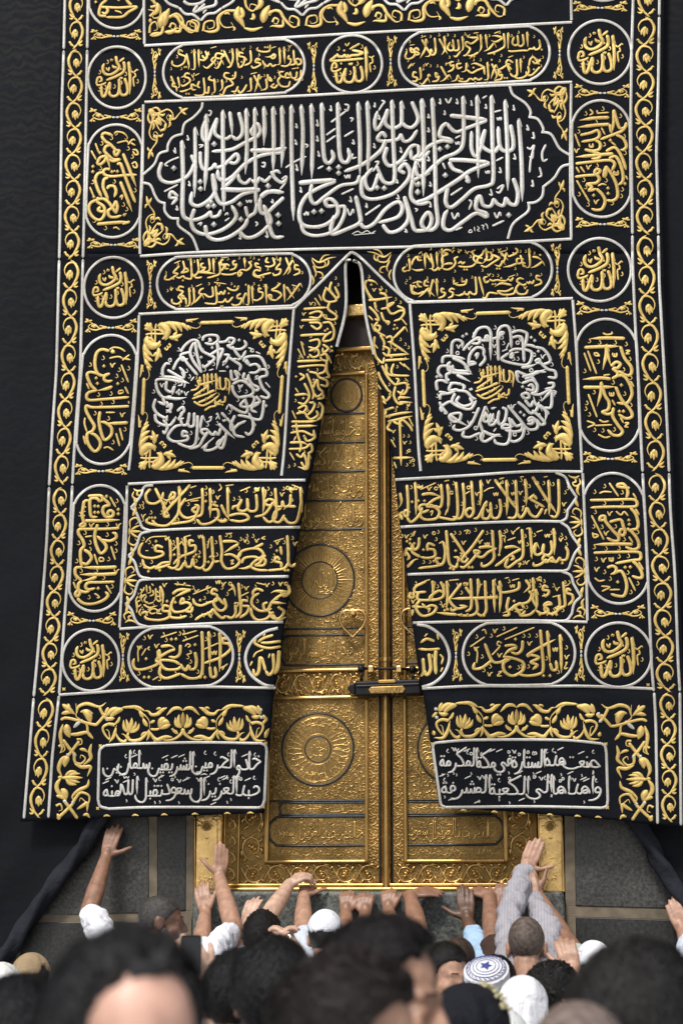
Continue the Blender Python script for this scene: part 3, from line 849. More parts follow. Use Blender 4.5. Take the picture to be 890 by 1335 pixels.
traced('row_inscription', G, 160, 683, 3.708, 3.9, "795,55 800,130 802,190 820,205 835,190|802,190 780,215 740,222 700,225|760,175 745,160 735,180 765,190 765,215|762,108 768,150|700,225 650,222 620,205 640,180 680,150 650,120 580,130 555,165 575,140|690,150 660,190 640,200 680,200 690,175 670,165|620,205 590,215 560,215|575,190 590,165 640,160 675,180|470,55 480,130 478,180 500,215 540,210 565,180 530,150 490,150|482,85 540,85 565,95|560,98 530,115 490,140|430,60 435,130 440,180 470,180|440,180 420,215 400,225 385,210|390,60 396,130 395,195 375,215 345,205|345,205 340,170 330,205 310,205 300,175|300,185 275,220 240,215|345,85 325,80 325,105 350,105 350,130 320,145 280,160 245,195|300,60 305,130 303,180|265,65 270,140 268,195 245,215 215,205|228,75 232,150 228,200|195,115 165,105 160,130 190,135 195,150 150,165 100,160 80,140 85,110 100,90|228,185 190,190 160,215 200,205 230,195|160,205 130,215 105,200 95,170|100,210 140,215|680,95 650,110 610,125|-110,90 140,65 215,60|-295,65 330,55|-420,70 410,120|-500,50 530,45|-730,85 780,70|-240,130 290,85|v650,80 750,90 300,95 595,80 835,95|t780,90 715,110 730,155 605,90 560,120 570,75 450,90 410,95 370,140 285,80 130,90 145,110 140,185 85,200 100,75 250,110 245,90 600,60 455,150 520,60 630,60 500,55 720,180 300,195 355,180 820,70 430,200|d162,85 400,185 415,185 440,160 425,160 355,150 370,160 345,160 125,230 180,225 250,150 745,130 785,225 800,225 275,150|-365,55 370,70 378,55 384,70 388,52|-205,65 210,80 216,65 222,78 225,60|-690,60 672,70 690,75|-520,180 535,175 525,195 540,190|-110,130 125,130")
traced('row_inscription', G, 520, 738, 3.708, 3.9, "830,118 812,110 810,130 835,140 838,165 815,190|792,75 798,140 800,190 780,200 760,195|770,140 775,190 755,225 725,230 700,215|790,195 770,210 750,200|700,215 710,190 735,185 720,175 700,190 720,215 690,230 660,215|720,105 700,95 695,115 722,120 715,140 690,145|660,110 665,190 650,225|645,55 650,120 645,175|640,150 660,195 665,215|655,215 630,235 590,240 580,225|625,120 640,140 620,175 560,190 545,215|610,65 630,100 600,130|605,205 585,180 560,200 580,215 600,210|560,200 590,235 610,215|580,75 575,110 530,125 490,125 475,95|485,70 490,140 485,225|530,150 520,200 530,235 500,240|555,195 530,215 500,228|455,65 458,140 462,225|415,70 418,150 420,215 400,240 370,225|370,150 378,210 360,235 320,240 280,235|380,60 382,110 376,160|345,60 350,150 345,205 320,220|478,152 380,155 250,158|300,85 250,150 245,170 280,205 330,195|320,100 345,140 330,160|285,205 255,215 250,200|325,195 290,190|280,235 240,232 180,225|230,70 234,140 228,215|200,75 215,110 210,150 160,165 150,150 190,120 215,130|160,70 165,110 160,165|130,75 80,100 75,125 110,130|130,125 95,130 90,160 130,165 200,160|100,165 80,200 110,240 160,230 180,200 155,190 130,200 110,180|55,125 50,150 70,150 65,125|60,195 130,200|65,210 62,240|-240,70 290,65|-545,70 580,60|-530,55 510,60|-120,75 150,65|-740,150 780,140|-690,75 660,60|-450,130 465,60|-790,100 820,90|v765,110 710,140 290,90 390,95 70,170 215,190|t820,80 800,80 745,95 700,75 680,95 670,65 470,150 420,130 380,80 440,150 300,130 185,100 200,180 170,85 790,215 560,215 630,75 615,200 215,95 745,215 225,190 80,85 530,75|d760,235 740,235 680,235 645,120 315,85 330,235 410,240 395,240 235,210 220,215 555,170 300,235|-535,90 541,105 548,90 554,105 558,88|-310,80 316,95 322,80 328,95 332,78|-710,225 725,222 712,240|o680,60|-135,210 150,205 140,225")
traced('row_inscription', G, 160, 745, 3.708, 3.9, "800,65 805,100 780,120 760,90|800,100 740,95 715,105|795,105 755,120 720,150 700,185 660,190 625,160 630,125 660,105|720,150 790,155|680,95 650,85 630,100 635,125|700,150 680,160 690,190 720,180|755,175 780,195 760,225 725,225 705,190|720,205 690,230 650,235 625,210 620,175|715,195 750,235 790,220|605,145 580,140 575,165 608,170 600,200 565,225|560,55 566,120 570,195 545,225|545,160 545,205 525,225 500,215|525,60 540,90 545,120|500,215 480,225 450,200 440,180|490,130 500,170 480,190 455,180 440,150 460,130 490,160|440,180 420,200 380,215 350,235|410,195 430,225|460,95 440,85 430,105 455,115 455,140 420,150 380,165 350,155 340,130|240,110 270,90 330,85|330,88 290,105 250,125|250,125 235,165 250,195 300,190 330,165 310,150 280,155 290,130 300,150|300,190 330,195 340,170|225,170 200,165 195,190 225,195 225,220 180,235 120,230 105,215|235,160 228,215 270,225 310,215|180,70 195,110 195,150|90,205 110,195 120,215|-330,70 250,60|-570,120 610,100|-510,95 540,75|-340,110 430,75|-645,55 690,65|v700,65 765,60 205,65 490,60 600,80 360,95 395,210|t410,100 395,130 320,130 340,80 480,80 530,80 575,75 650,145 745,130 725,60 640,75 600,130 265,60 405,155 330,215 505,110 430,205 280,220|d300,60 375,140 255,150 215,145 545,155 725,200 755,175 445,110|-450,45 456,60 463,45 469,60 472,42|-405,75 415,70 400,85|o520,60 790,60|-550,150 560,155 550,175")
traced('row_inscription', G, 160, 745, 3.708, 2.3, "180,195 150,180 125,195 110,215|185,180 165,200 190,205|180,120 160,125 175,145 190,135|180,85 182,150|160,80 160,130 145,150|145,90 150,110 130,120|130,70 135,100 115,105|115,65 118,100|150,150 125,155 105,140 115,120|110,110 90,130 100,150|95,110 80,130|85,140 70,150 75,170 90,160|100,160 130,175 170,165|150,175 120,185|75,120 65,140 70,180 68,200|85,85 95,95 85,110|100,95 105,75|190,100 195,140 190,170|140,60 150,70|130,195 140,205 160,200|90,180 80,200 90,215|165,95 175,105|t75,110 150,165 110,165 185,160|d120,150 100,185 95,175 165,115", .6)
traced('row_inscription', G, 160, 810, 4.238, 4.2, "575,100 555,95 555,120 585,125 595,155 540,200 450,232|535,60 540,150 535,280|475,55 480,150 482,250|482,250 490,305 515,300 510,250|438,55 442,150 440,275 420,310 370,315 320,290|400,170 408,220 400,260 375,265 365,240|365,240 350,270 330,255 322,235|322,250 300,265 240,265 210,235 215,215 280,220 320,240|320,130 315,180 290,200 255,195|210,140 260,135 290,150|290,155 250,170 205,200 215,215|200,155 205,190 180,215|180,215 195,235 130,262 75,265 58,235 65,205|195,160 200,215|320,290 240,315 205,290 210,245|-330,75 410,52|-330,110 420,78|-210,90 300,60|-450,155 530,120|-165,325 200,305|-555,255 580,235|-95,135 85,170 88,225|-130,150 105,190|-150,140 140,150 150,160|-90,140 110,150|v155,85 190,135 95,145|t225,75 240,105 335,60 345,95 505,75 460,100 315,70 90,290 155,270 205,320 440,290 290,290 375,225 415,280 120,95 360,200|d270,100 295,98 400,130 130,208 120,310 145,310 430,310 455,310|-490,165 498,185 506,165 514,185 520,162|-345,140 360,125 375,135 360,145|-370,160 380,175 352,185|-540,260 560,250 550,270")
traced('row_inscription', G, 550, 808, 4.238, 4.2, "760,80 766,180 768,295|690,60 698,150 705,240|705,240 720,278 742,270 738,225|652,55 660,150 668,270 645,300 580,310 530,300|575,200 620,170 735,108|578,205 600,195 645,210 600,235 635,250 610,275|555,115 550,165 525,188 490,180|455,145 500,140 525,150|525,155 480,170 445,205|445,205 490,210 555,235 555,280 500,310 455,285 450,240 490,215|470,215 430,235 385,225 345,130|385,225 330,265 285,270 290,235|-410,95 525,42|-455,110 620,42|-265,150 345,95|-385,195 430,150|-330,60 345,55 355,80|-295,150 305,185 300,240|v405,60 430,195 595,130 800,205 375,300 300,160|t450,50 380,90 300,95 560,90 590,90 630,90 585,260 255,190 340,280 375,260 330,205 685,215 545,260 795,155 750,290 530,265|d515,108 485,262 670,310 705,310|-720,155 727,175 735,155 742,175 747,152|-790,240 800,235 785,270 805,265|-440,130 420,120 415,140 430,145 400,180|-420,290 440,285 415,310 440,310")

# the upright cartouches in both side borders: gold, turned a quarter
S_ = 'side_inscription'
traced(S_, G, 100, 155, 8.34, 4.4, "270,185 300,155 340,160 395,180|270,185 310,240 370,280 430,340 465,345 430,400 410,360 430,330|370,285 320,300 305,350 350,400 400,440 470,440 400,460 350,440|330,400 260,420 230,480 260,495 310,450 325,400|325,400 350,480 365,550|365,550 320,545 290,575 320,615 400,625 540,612 655,608|300,580 235,595 205,660 230,760 275,850|420,560 400,575|345,640 300,660 290,740 320,820 345,880|330,760 360,730 410,735 430,790 410,850|240,850 225,900 300,960 300,1050 250,1100 180,1070 135,990 150,920 220,880 290,870 350,910 400,980 430,1030|260,955 235,990 280,1010 300,985|425,890 445,950 430,1030|430,890 395,960 345,1000 360,1060 420,1070 490,1050|505,375 580,560 650,740|440,495 480,490 520,600 580,760 640,910|475,680 540,840 605,1010|220,1145 400,1130 580,1118|580,1118 540,1130 500,1145|-440,262 540,240 570,270|-560,280 610,225 640,235|-590,260 640,290|-410,160 440,140 500,150 545,180|-205,265 245,370|-160,345 215,445|-145,740 190,850|-610,335 650,340 670,380 640,390 610,350|-600,490 640,470 660,520 630,530 610,500|-400,1190 430,1180 470,1205|-470,855 500,830 490,880|-520,1040 545,1030|t275,270 380,210 540,205 560,325 605,415 260,540 410,685 635,780 510,935 545,985 195,1110 315,1190 175,690 430,160|d180,518 178,575 385,575 445,572 520,1045 190,850 255,370", .6)
traced(S_, G, 95, 430, 7.42, 4.4, "355,205 280,190 230,230 215,330 240,420 300,445 360,425|360,425 315,440 305,480 340,500 385,490|250,425 170,410 140,440 180,540 235,585|235,585 160,605 135,640 160,680 300,672 545,652|385,548 330,570 235,590|545,740 350,748 190,750 135,735 130,780 170,860 210,930 190,980 140,1010 150,1100 210,1175 260,1140 265,1080 220,1020 165,1000|265,790 255,880 275,990 310,1065 370,1020 375,950 320,900 270,890|535,898 420,905 310,905|-470,335 540,510|-355,190 400,170 460,180 510,210|-355,275 440,260 490,280|-480,295 550,240|-500,280 560,290|b370,205 395,215 380,190|-505,550 540,620|-135,515 160,575|-455,950 485,1070|-420,1000 455,1125|-105,1025 125,1110|-120,850 115,910 140,990|-300,1145 340,1135 395,1165|v390,340 485,820|t295,275 170,340 540,375 450,390 425,450 480,490 370,620 250,630 275,720 390,700 215,810 345,860 390,1090 505,965|d303,352 228,468 240,520 437,522|-445,590 490,585|-445,620 490,610|-445,590 445,620|-490,590 490,610|-320,800 410,800|-540,690 545,715", .6)
traced(S_, G, 80, 630, 7.853, 4.4, "275,132 350,125 410,130 425,165 400,190|410,140 470,190 490,225 440,240 425,290 460,345 520,340 535,300 500,280 475,310 500,330|400,190 360,155 300,165 295,250 310,340 370,345|235,180 290,175|235,180 225,250 215,330 230,400 195,430 215,450 245,430 235,395|240,385 400,385 600,375|230,240 255,245|225,290 250,290|220,330 245,335|595,460 450,468 260,470 185,475 180,520 220,580 235,640 200,690 200,780 215,860|235,680 290,720 310,770 260,830 215,810|375,420 345,520 355,620 400,715 450,690 460,640 410,580 365,540|400,580 500,590 560,560 560,520 520,505|570,858 400,865 215,862|215,860 150,870 150,940 215,1000|570,925 400,935 190,935|365,960 290,985 215,1000|215,1000 180,1030 180,1090 240,1115 295,1105|180,1090 145,1130 165,1160 190,1130 180,1090|545,1010 400,1015 280,1020 250,1060 280,1090 350,1075|165,1180 230,1230 330,1235 430,1200 480,1150 450,1110|-500,140 560,245|-510,645 555,785|-340,725 375,835|-245,550 320,540|-460,1045 515,1130|-125,1010 155,1085|-340,1130 370,1145 390,1170 365,1175|v590,430 315,430 570,900|t570,185 475,425 245,510 180,615 295,610 295,680 470,530 560,620 560,695 160,800 485,780 360,900 205,900 435,970 145,980 285,1170 520,1060 190,320|d345,235 380,238 345,300 380,300 465,135 585,270 585,315 380,1078|-390,760 435,765|-390,800 435,800|-390,760 390,800|-435,765 435,800", .6)
traced(S_, G, 735, 125, 8.09, 4.4, "475,228 320,235 160,258|480,300 330,310 140,332|520,145 520,280 500,400|520,145 550,250 585,340 640,330 660,280|660,280 620,360 540,400 380,460|480,300 490,360 500,400|545,410 620,450 655,530 620,570 590,565|170,415 280,390 350,365 370,420 320,460 180,485|325,465 375,500 370,560 300,580 215,565|215,565 300,590 380,620 350,660 285,662|520,610 400,620 120,645|120,715 300,695 480,680 530,720 500,790|440,585 520,545 570,580 620,680 650,780|470,660 540,640 590,720 620,840 610,910 565,940|435,740 440,800 430,865|435,740 500,830 550,940 560,1060 510,1105 440,1100|415,860 425,760|115,855 230,840 335,830 380,790 340,775 320,810 350,840 370,880 330,920 230,925|230,925 290,960 260,1000 340,980|340,980 400,1040 430,1110 400,1190 340,1205 285,1190|-130,890 200,1010 265,1120|-112,400 165,540|-390,335 430,410|-480,475 545,525|-345,185 470,175|-345,150 350,190|-270,140 300,180 265,205|-355,950 400,930 445,940|-645,840 668,885|-125,750 160,810|-170,745 215,810|v135,575 260,750 340,1115|t225,190 405,140 335,280 150,380 420,515 630,430 640,605 345,740 205,890 440,895 225,965 155,1040 250,1150 505,1135 600,1060 590,215 610,990|d310,1050 460,975 462,1030 640,928 485,470|-265,505 265,540|-265,540 300,540 300,500|-283,520 283,540|-525,790 525,830 565,830 565,785|-545,800 545,828", .6)
traced(S_, G, 742, 410, 7.42, 4.4, "535,232 350,228 195,235|140,320 300,312 490,308|490,308 530,420 595,510 590,580 540,585 470,545|355,285 350,400 320,535|355,290 370,400 400,500|400,500 450,460 490,480 460,520 420,510|410,520 460,560 460,590 410,625|410,620 480,590 540,610 590,700 600,780 550,860 455,855|400,625 300,615 125,628|130,705 280,705 445,700|445,700 500,820 590,930 600,990 540,1005 470,965|305,650 300,760 265,890|305,660 340,780 380,850 370,920 305,940|305,940 360,965 410,950 425,900|425,900 415,980 460,1060 510,1130 480,1170 420,1165 365,1115|-320,180 360,195 410,185 405,165|-325,590 390,580|-140,370 205,550|-175,350 260,575|-180,770 265,995|-240,365 245,395 285,400 265,375 240,370|-285,1020 330,1040 380,1030|-275,1160 340,1190 395,1180|-245,1075 410,1068|-165,1030 240,1060 170,1095|-410,825 440,880|-590,645 620,700|-490,995 520,1050|-540,350 580,350 545,380 580,380|-530,1050 570,1050 535,1085 570,1090|t290,275 440,275 545,290 580,435 275,460 145,550 520,535 590,615 420,660 235,755 530,770 165,860 155,915 190,970 590,880 240,1120 320,1125 430,1115 190,260|d500,685 480,938 520,938|-415,370 418,405|-435,375 435,405|-455,370 452,405 415,405|-385,750 388,785|-405,755 405,785|-425,750 422,785 385,785", .6)
traced(S_, G, 755, 612, 7.42, 4.4, "485,180 420,175 370,165 370,145 420,140 455,180 465,230 450,280|100,298 300,295 500,290 550,310 550,350 500,362 300,362 105,370|490,370 540,430 565,520 550,575 490,580|240,490 195,490 205,455 245,455 250,500 320,590 375,650 370,690 320,690 260,660|290,510 340,495 400,490 425,560 440,600 420,640 385,620 400,580 440,590|455,570 510,610 560,680 570,750 520,775 440,750|515,725 350,722 135,728|135,808 350,800 560,800 590,830 580,870 510,880 345,910|510,885 560,930 600,1000 600,1045 560,1050 505,1030|265,950 320,935 355,960 340,1000 300,1015|340,1000 400,985 440,1050 455,1140 430,1220 370,1225 300,1205|-285,130 375,260|-190,232 240,215 310,220|-115,445 235,680|-350,405 400,440 430,410 470,450|-475,650 515,710|-515,230 550,285|-540,380 575,440|-570,895 615,970|-475,1045 540,1175|-145,1050 190,1080 245,1070|-210,1130 290,1140 215,1180|-290,1165 390,1162|-125,610 140,660 180,640 130,620|v295,425 260,615 235,875 170,965|t240,165 145,220 410,225 240,330 410,325 150,415 345,555 215,560 135,555 560,610 430,680 255,770 380,765 380,845 470,840 160,870 240,995 465,1000 295,1060 560,1105 495,1190 140,755|d475,492 480,532 440,948 490,945 368,1090|-285,850 288,885|-303,852 303,885|-322,848 320,885 285,885", .6)
traced(S_, G, 60, 0, 4.45, 4.2, "315,40 420,45 525,40 480,70 440,98 350,100|350,95 310,85 320,30 350,0 360,-40|350,40 360,60 345,80 325,70|420,5 440,-30|500,35 470,0 450,-60|-400,62 430,70 440,80|d290,12", .6)

# medallions: silver verse running round a small gold one
traced('medallion_inscription', M_SILV, 195, 430, 5.5625, 4.1, "225,160 260,110 310,75 350,85 380,150 430,180 470,210 400,270 385,250|330,85 345,180 380,310|380,310 320,230 295,160 320,90|385,80 395,50 440,38 490,45 495,80 450,105 400,95|430,60 445,80 425,85|490,90 500,200 485,290|430,190 490,150 530,140 520,180 490,240|500,90 550,85 580,60 615,70 600,100 560,120|560,110 600,135 660,140 700,110 685,75|600,120 640,180 670,200 700,150|670,200 640,220|540,180 575,185 560,220 530,260|575,200 620,230 660,260 650,300|600,215 640,210|680,230 700,200 760,190 810,205 850,280|700,215 720,250 690,230|720,260 770,250 800,280 770,310 720,310|790,290 840,290 850,330 800,350 820,420 865,470 850,495 800,480|590,290 600,360 640,350 620,300 660,330|690,310 680,350 710,360 720,320|710,330 740,390 790,420 770,440 720,400 690,360|600,400 610,450 650,490 740,470 750,430 710,390 660,370 600,395|650,490 720,480 760,495 740,550 690,560 660,545 700,500|690,500 710,560 700,600 650,590 570,540|770,480 800,520 760,540 740,580 780,600|830,510 820,600 800,650 740,640 720,600|745,560 800,530|640,620 700,630 745,650 750,720 720,760 690,740|560,640 600,690 620,760 690,780|620,620 590,690 600,730 640,690 700,660|500,680 560,740 620,790|520,600 560,640|545,770 500,840 450,870 400,870 420,820|560,740 540,830 520,860 490,830 520,790|515,715 500,760 475,740 470,760 445,755 430,730|430,730 400,720 375,735 400,760 420,745 390,790 360,840 300,860 280,845|385,620 370,700 380,750|350,620 345,740 330,830 280,850 200,820|325,600 320,690 290,700 270,660|290,600 275,680 240,690 225,650|240,600 215,650 250,640|200,590 240,560 250,590 220,610|280,750 245,735 240,770 275,770 270,800 180,810 135,780 150,740 190,700 240,690|40,610 50,660 100,690 150,690 190,640|100,650 130,700 110,750 95,730|45,500 30,560 60,610 120,640 130,620|95,490 110,540 60,520|120,560 160,540 150,580 120,600|160,600 120,580|45,380 60,360 130,360 280,385|45,380 60,440 100,490 160,480|125,370 120,430 160,450 180,410 165,470|110,490 200,500 270,490|120,520 150,560 155,530|100,350 95,290 120,245 150,250|100,340 190,350 290,390|170,290 200,230 240,200 280,250 350,330|130,290 180,320 240,350 250,310 215,270|300,160 230,180 240,220 280,210|-430,295 465,285|-505,300 555,300|-715,130 740,140 730,160|-770,160 805,175|-840,380 875,420|-300,370 325,340|-555,580 570,545|-490,600 510,650|-260,390 250,420|-430,640 450,630 440,660 410,670|-375,860 470,780|-480,610 500,620 480,650|d455,130 375,200 580,90 650,75 540,235 565,270 215,440 235,450 200,455 215,465 845,552 105,640 125,655 190,640|v95,400 250,320 270,460 660,410|t360,50 385,150 320,180 210,145 150,225 80,330 30,450 270,300 420,690 640,690 760,690 590,580 640,510 650,440 700,450 770,350 845,310 860,270 290,340 245,530 340,690 490,680 300,750 350,790 580,600 70,690 120,410 185,390 465,250 400,290|o745,150 780,345 150,220|-425,225 430,240 438,225 445,240 448,222|-205,385 230,380 235,400 205,405|-650,400 665,415 675,400|-530,650 540,665 548,650 556,662", .55)
traced('medallion_inscription', M_SILV, 565, 420, 5.394, 4.2, "275,115 310,50 365,35 395,60 400,120 350,130 300,120|205,200 250,150 310,110 330,125 310,150 265,150|400,100 400,270|360,110 375,95 400,115 440,110 500,75|360,130 365,105 385,130 360,125|455,270 450,120 455,60 480,30 520,30 540,80 545,180|500,75 470,75 455,130|545,75 600,60 650,75 655,100 640,180|550,110 600,100 625,130 635,280|530,210 570,190 650,195 690,220 670,290 610,300 480,265 530,215|535,240 555,220 550,250 530,245|640,160 690,165 720,180|715,175 770,190 810,240 815,280 760,300|710,275 740,260 745,285 715,285|745,280 800,330 850,345 855,390 800,385|615,320 680,310 730,290|580,340 590,410 620,430|585,345 680,380 720,350 790,350|620,385 700,365 790,330|620,430 690,410 725,440 720,490 680,500|640,400 690,390 720,430|650,470 700,480 690,440 660,450|640,540 620,510 660,500 670,530 640,535|680,500 740,510 820,480 830,540 820,600 770,600|770,600 720,580 700,520|830,480 790,520 755,560|800,430 840,430 835,460 780,470|590,560 640,600 680,640 720,620 740,560|640,545 680,590 700,550|690,620 740,660 780,710 750,720 720,680|740,580 790,630 780,710|660,700 700,690 690,715 655,715|520,585 600,680 660,750 720,750 730,710 690,670 655,690|640,740 620,810 570,840 530,830|530,670 540,740 480,745 500,720 560,735|540,680 580,730 620,720 615,760 560,770 500,760|540,750 530,830 500,860 440,850 425,820|345,765 400,790 480,805|350,770 330,810 360,840 430,800 470,790|320,700 350,790 340,830|320,600 260,720 190,760 140,750 150,720|365,590 330,690 300,760|370,640 400,700 420,640|480,600 510,620 500,690 470,720 450,690 460,620|450,680 420,720 390,715 400,640|370,630 350,690 380,700 385,670|330,780 300,790 250,810 205,800 215,760|195,640 180,690 140,700 110,670 120,640|195,640 160,640 110,650|110,650 180,700 240,730|60,630 50,600 110,560 150,580|40,560 60,600 90,640 70,640|45,545 50,510 110,500 160,480|150,500 130,560 190,600 260,610 300,550|180,520 160,560 210,590 270,570 250,530|160,480 230,490 270,530 300,540|140,430 120,440 110,480 170,470|110,430 160,430 215,450 200,480|25,480 20,420 60,410 100,430|35,490 100,500|60,390 30,350 50,310 110,310|110,400 95,410 90,370 120,350 110,300|120,280 100,300 120,350 260,365|160,370 260,420|130,300 150,340 265,345|60,290 70,245 130,240 220,260|130,250 210,290 270,370|125,235 130,150 160,125 200,140 200,180|245,300 255,230 300,180 350,190 350,240|300,290 250,300 260,280 300,285|320,310 360,260 345,200|290,240 310,220 300,260|-480,205 520,190|-565,215 600,210|-510,190 530,145|-280,70 275,85|-225,330 245,340|-270,635 305,640|-405,605 440,600|-420,770 440,745|-740,640 750,665|d205,100 230,85 685,108 710,130 735,205 45,380 22,385 610,635 635,655 625,455 185,435|v180,170 255,180 430,165 770,240 560,590 255,705 235,320|t430,40 340,170 95,205 560,45 600,130 490,150 830,300 850,500 800,640 660,780 300,820 430,220 590,260 395,180 380,310 270,540 750,540 25,520 115,720 690,340 420,690 645,480 560,260 480,110|o168,218 590,145 685,340 705,230 570,790 295,745|-250,465 258,480 266,465 272,478|-405,600 412,612 420,600 426,612|-835,480 860,490 840,505", .55)
KN = "300,440 340,430 360,400 350,370 380,370|320,480 380,440 420,410 390,400|365,340 370,390|395,320 400,400 395,450|420,315 425,420 420,470|450,315 455,400|480,315 485,400 480,450|360,400 440,380 480,365|545,350 580,380 575,470|510,340 515,420 540,430 555,400 550,350|490,350 490,420 515,430|310,500 400,470 470,440 430,450|350,530 420,500 490,455|320,520 380,550 450,520 500,480|550,480 545,520 520,525 515,505|515,510 490,530 470,510|400,585 440,560 480,550 470,525|470,540 520,540|-330,400 345,410|-440,470 460,490|t340,350 500,470 560,430 410,540 350,470|d365,460 410,500 530,545"
traced('medallion_centre', G, 195, 430, 5.5625, 3.0, KN)
traced('medallion_centre', G, 565 - 55 / 5.394 + 7.5, 420 - 10 / 5.394 + .5, 5.45, 3.0, KN)

# the two-line verses in the long cartouches: gold
VI = 'verse_inscription'
traced(VI, G, 205, 45, 4.45, 2.9, "830,140 835,165 815,175 800,150|800,150 815,140 830,150|790,90 795,150 800,170 770,178|735,70 740,170|765,120 760,140 775,145 770,170 745,185 715,180|708,75 712,165 690,175|690,175 670,185 655,170 640,185 620,170 610,150|680,110 660,130 675,140 690,120|690,115 650,130 625,130|655,60 650,95 610,100 580,90 585,75|600,150 580,140 570,160 590,165 600,175 560,195 545,180|540,90 545,150 530,170 505,180|520,150 510,140 500,150|500,110 480,105 475,125 495,130 510,140 495,180 475,190 470,165|462,80 466,180|435,80 440,140 425,185 405,190|385,90 430,185|400,110 375,130 370,150|365,140 340,135 345,110 380,115 390,130|375,150 350,195 330,190|330,130 315,150 330,160 340,140|330,160 290,195 265,180|280,95 290,130 270,150 245,145|260,120 280,140 300,100|240,85 244,190|215,85 218,195 195,200|170,110 185,180 180,205|150,100 130,90 125,110 145,120 165,130 155,165 120,185 90,175 88,150|835,205 830,250 805,265 790,250|810,215 805,250 780,250 770,215|770,250 745,250 750,225 770,235|740,250 715,240 710,220 735,215|715,245 700,270 720,300 760,300 770,270|700,290 680,310 655,300|680,285 660,300|640,230 645,260 665,270 650,245|630,255 635,310 600,325|590,230 580,290 565,335|560,235 605,320|540,250 545,320 520,330|520,290 500,325 480,340 470,320|470,300 455,330 430,330|455,215 450,250 420,260 390,245 395,225 420,225|420,260 440,290 400,310 380,350 360,345|375,260 378,310 360,330|330,255 335,330 315,340|330,270 300,260 310,240|300,300 295,340 270,330|270,250 275,340 240,355 215,350|245,270 235,300 250,310|225,300 200,290 205,320 225,320|190,230 170,225 160,245 185,255 190,275 150,300 140,290|180,320 150,330 130,330|200,310 180,320|120,245 130,300 115,310|105,290 95,280 90,300 110,305 115,330|80,240 100,290|-310,80 345,70|-660,80 690,70|-140,250 165,235|-540,230 580,220|-780,200 810,195|-220,240 245,225|t760,90 540,75 590,120 470,100 420,100 350,165 255,105 200,100 115,130 80,200 80,260 155,270 210,260 350,270 400,270 490,250 545,260 620,240 680,250 700,215 790,300 840,260 620,190 300,190 140,200|d640,75 625,75 585,150 490,160 375,95 300,115 160,190 170,190 215,230 170,345 185,345 320,350 450,345 440,240 765,235 815,195|v770,70 500,85 600,250 210,240", .55)
traced(VI, G, 518, 30, 4.45, 2.9, "820,95 825,140 800,155 790,140 785,150 765,150 755,160|755,160 720,160 660,165 640,160|750,50 755,140|725,65 730,120 710,135 695,120|695,70 698,120 680,130 665,115 675,80|640,55 640,150|615,60 620,130 600,150 560,170 520,180|610,85 570,75 545,75|610,88 570,110 540,100|560,115 530,150 500,165|510,65 520,150|480,65 485,140 470,170|470,85 430,85 400,80|470,90 430,120 400,110 395,130 420,150 400,185 380,190|470,170 430,190 395,185|375,75 380,145 365,165|365,165 340,195 325,190|350,95 355,150 335,160 320,150|320,95 325,150 305,160 290,145 305,110|270,75 275,150 255,185|240,90 290,180|215,85 220,170 195,185 190,150|195,150 185,190 160,195|165,90 160,150 130,205|140,95 195,190|125,160 110,145 95,160 115,170 125,180 90,190|95,160 75,145 80,170 100,170 95,195 60,210 45,195 55,165|830,215 800,235 780,220|820,240 790,200 770,210 760,250|825,255 780,300 750,300 745,280|755,250 760,285 730,315 690,320 680,300|712,205 715,290|690,210 692,300 670,310 650,290|660,270 640,250 650,285|670,230 640,215 630,235 655,240|640,240 600,265 570,270|600,290 585,275 590,305 605,300 600,325 560,335|545,235 575,300 560,330|570,240 540,325|520,225 525,320 500,330|500,250 505,300|500,255 450,235 425,240|500,260 460,275 430,290 400,270|400,230 395,275 370,285|370,235 345,240 350,265 375,255|490,320 470,330 450,320 440,330 420,320|420,320 400,340 370,340 350,335|350,300 340,330 310,340|325,225 305,230 310,250 325,245 320,270 290,285|300,300 270,330 245,340|250,250 295,330|235,300 220,290 225,315 240,310 230,335 200,340|190,310 180,300 175,320|175,320 145,355 125,345|130,255 135,320 115,330|110,290 95,285 90,310 115,320 105,340 85,335|80,240 60,265|-440,60 470,55|-560,60 590,50|-150,80 165,75|-640,200 670,190|-300,230 275,240|-70,130 100,125|t790,80 700,55 660,75 590,55 530,75 460,75 390,65 330,75 290,70 240,70 190,80 140,80 70,110 50,160 60,220 150,250 190,250 230,250 280,240 350,220 440,215 480,215 590,220 730,200 780,195 840,200 830,250 600,190 420,200 300,200|d835,155 430,195 445,195 560,180 790,270 620,320 635,320 545,215 440,260 520,345 450,345 365,325 375,325 150,270|v410,75 320,130 90,240 170,240 820,215", .55)
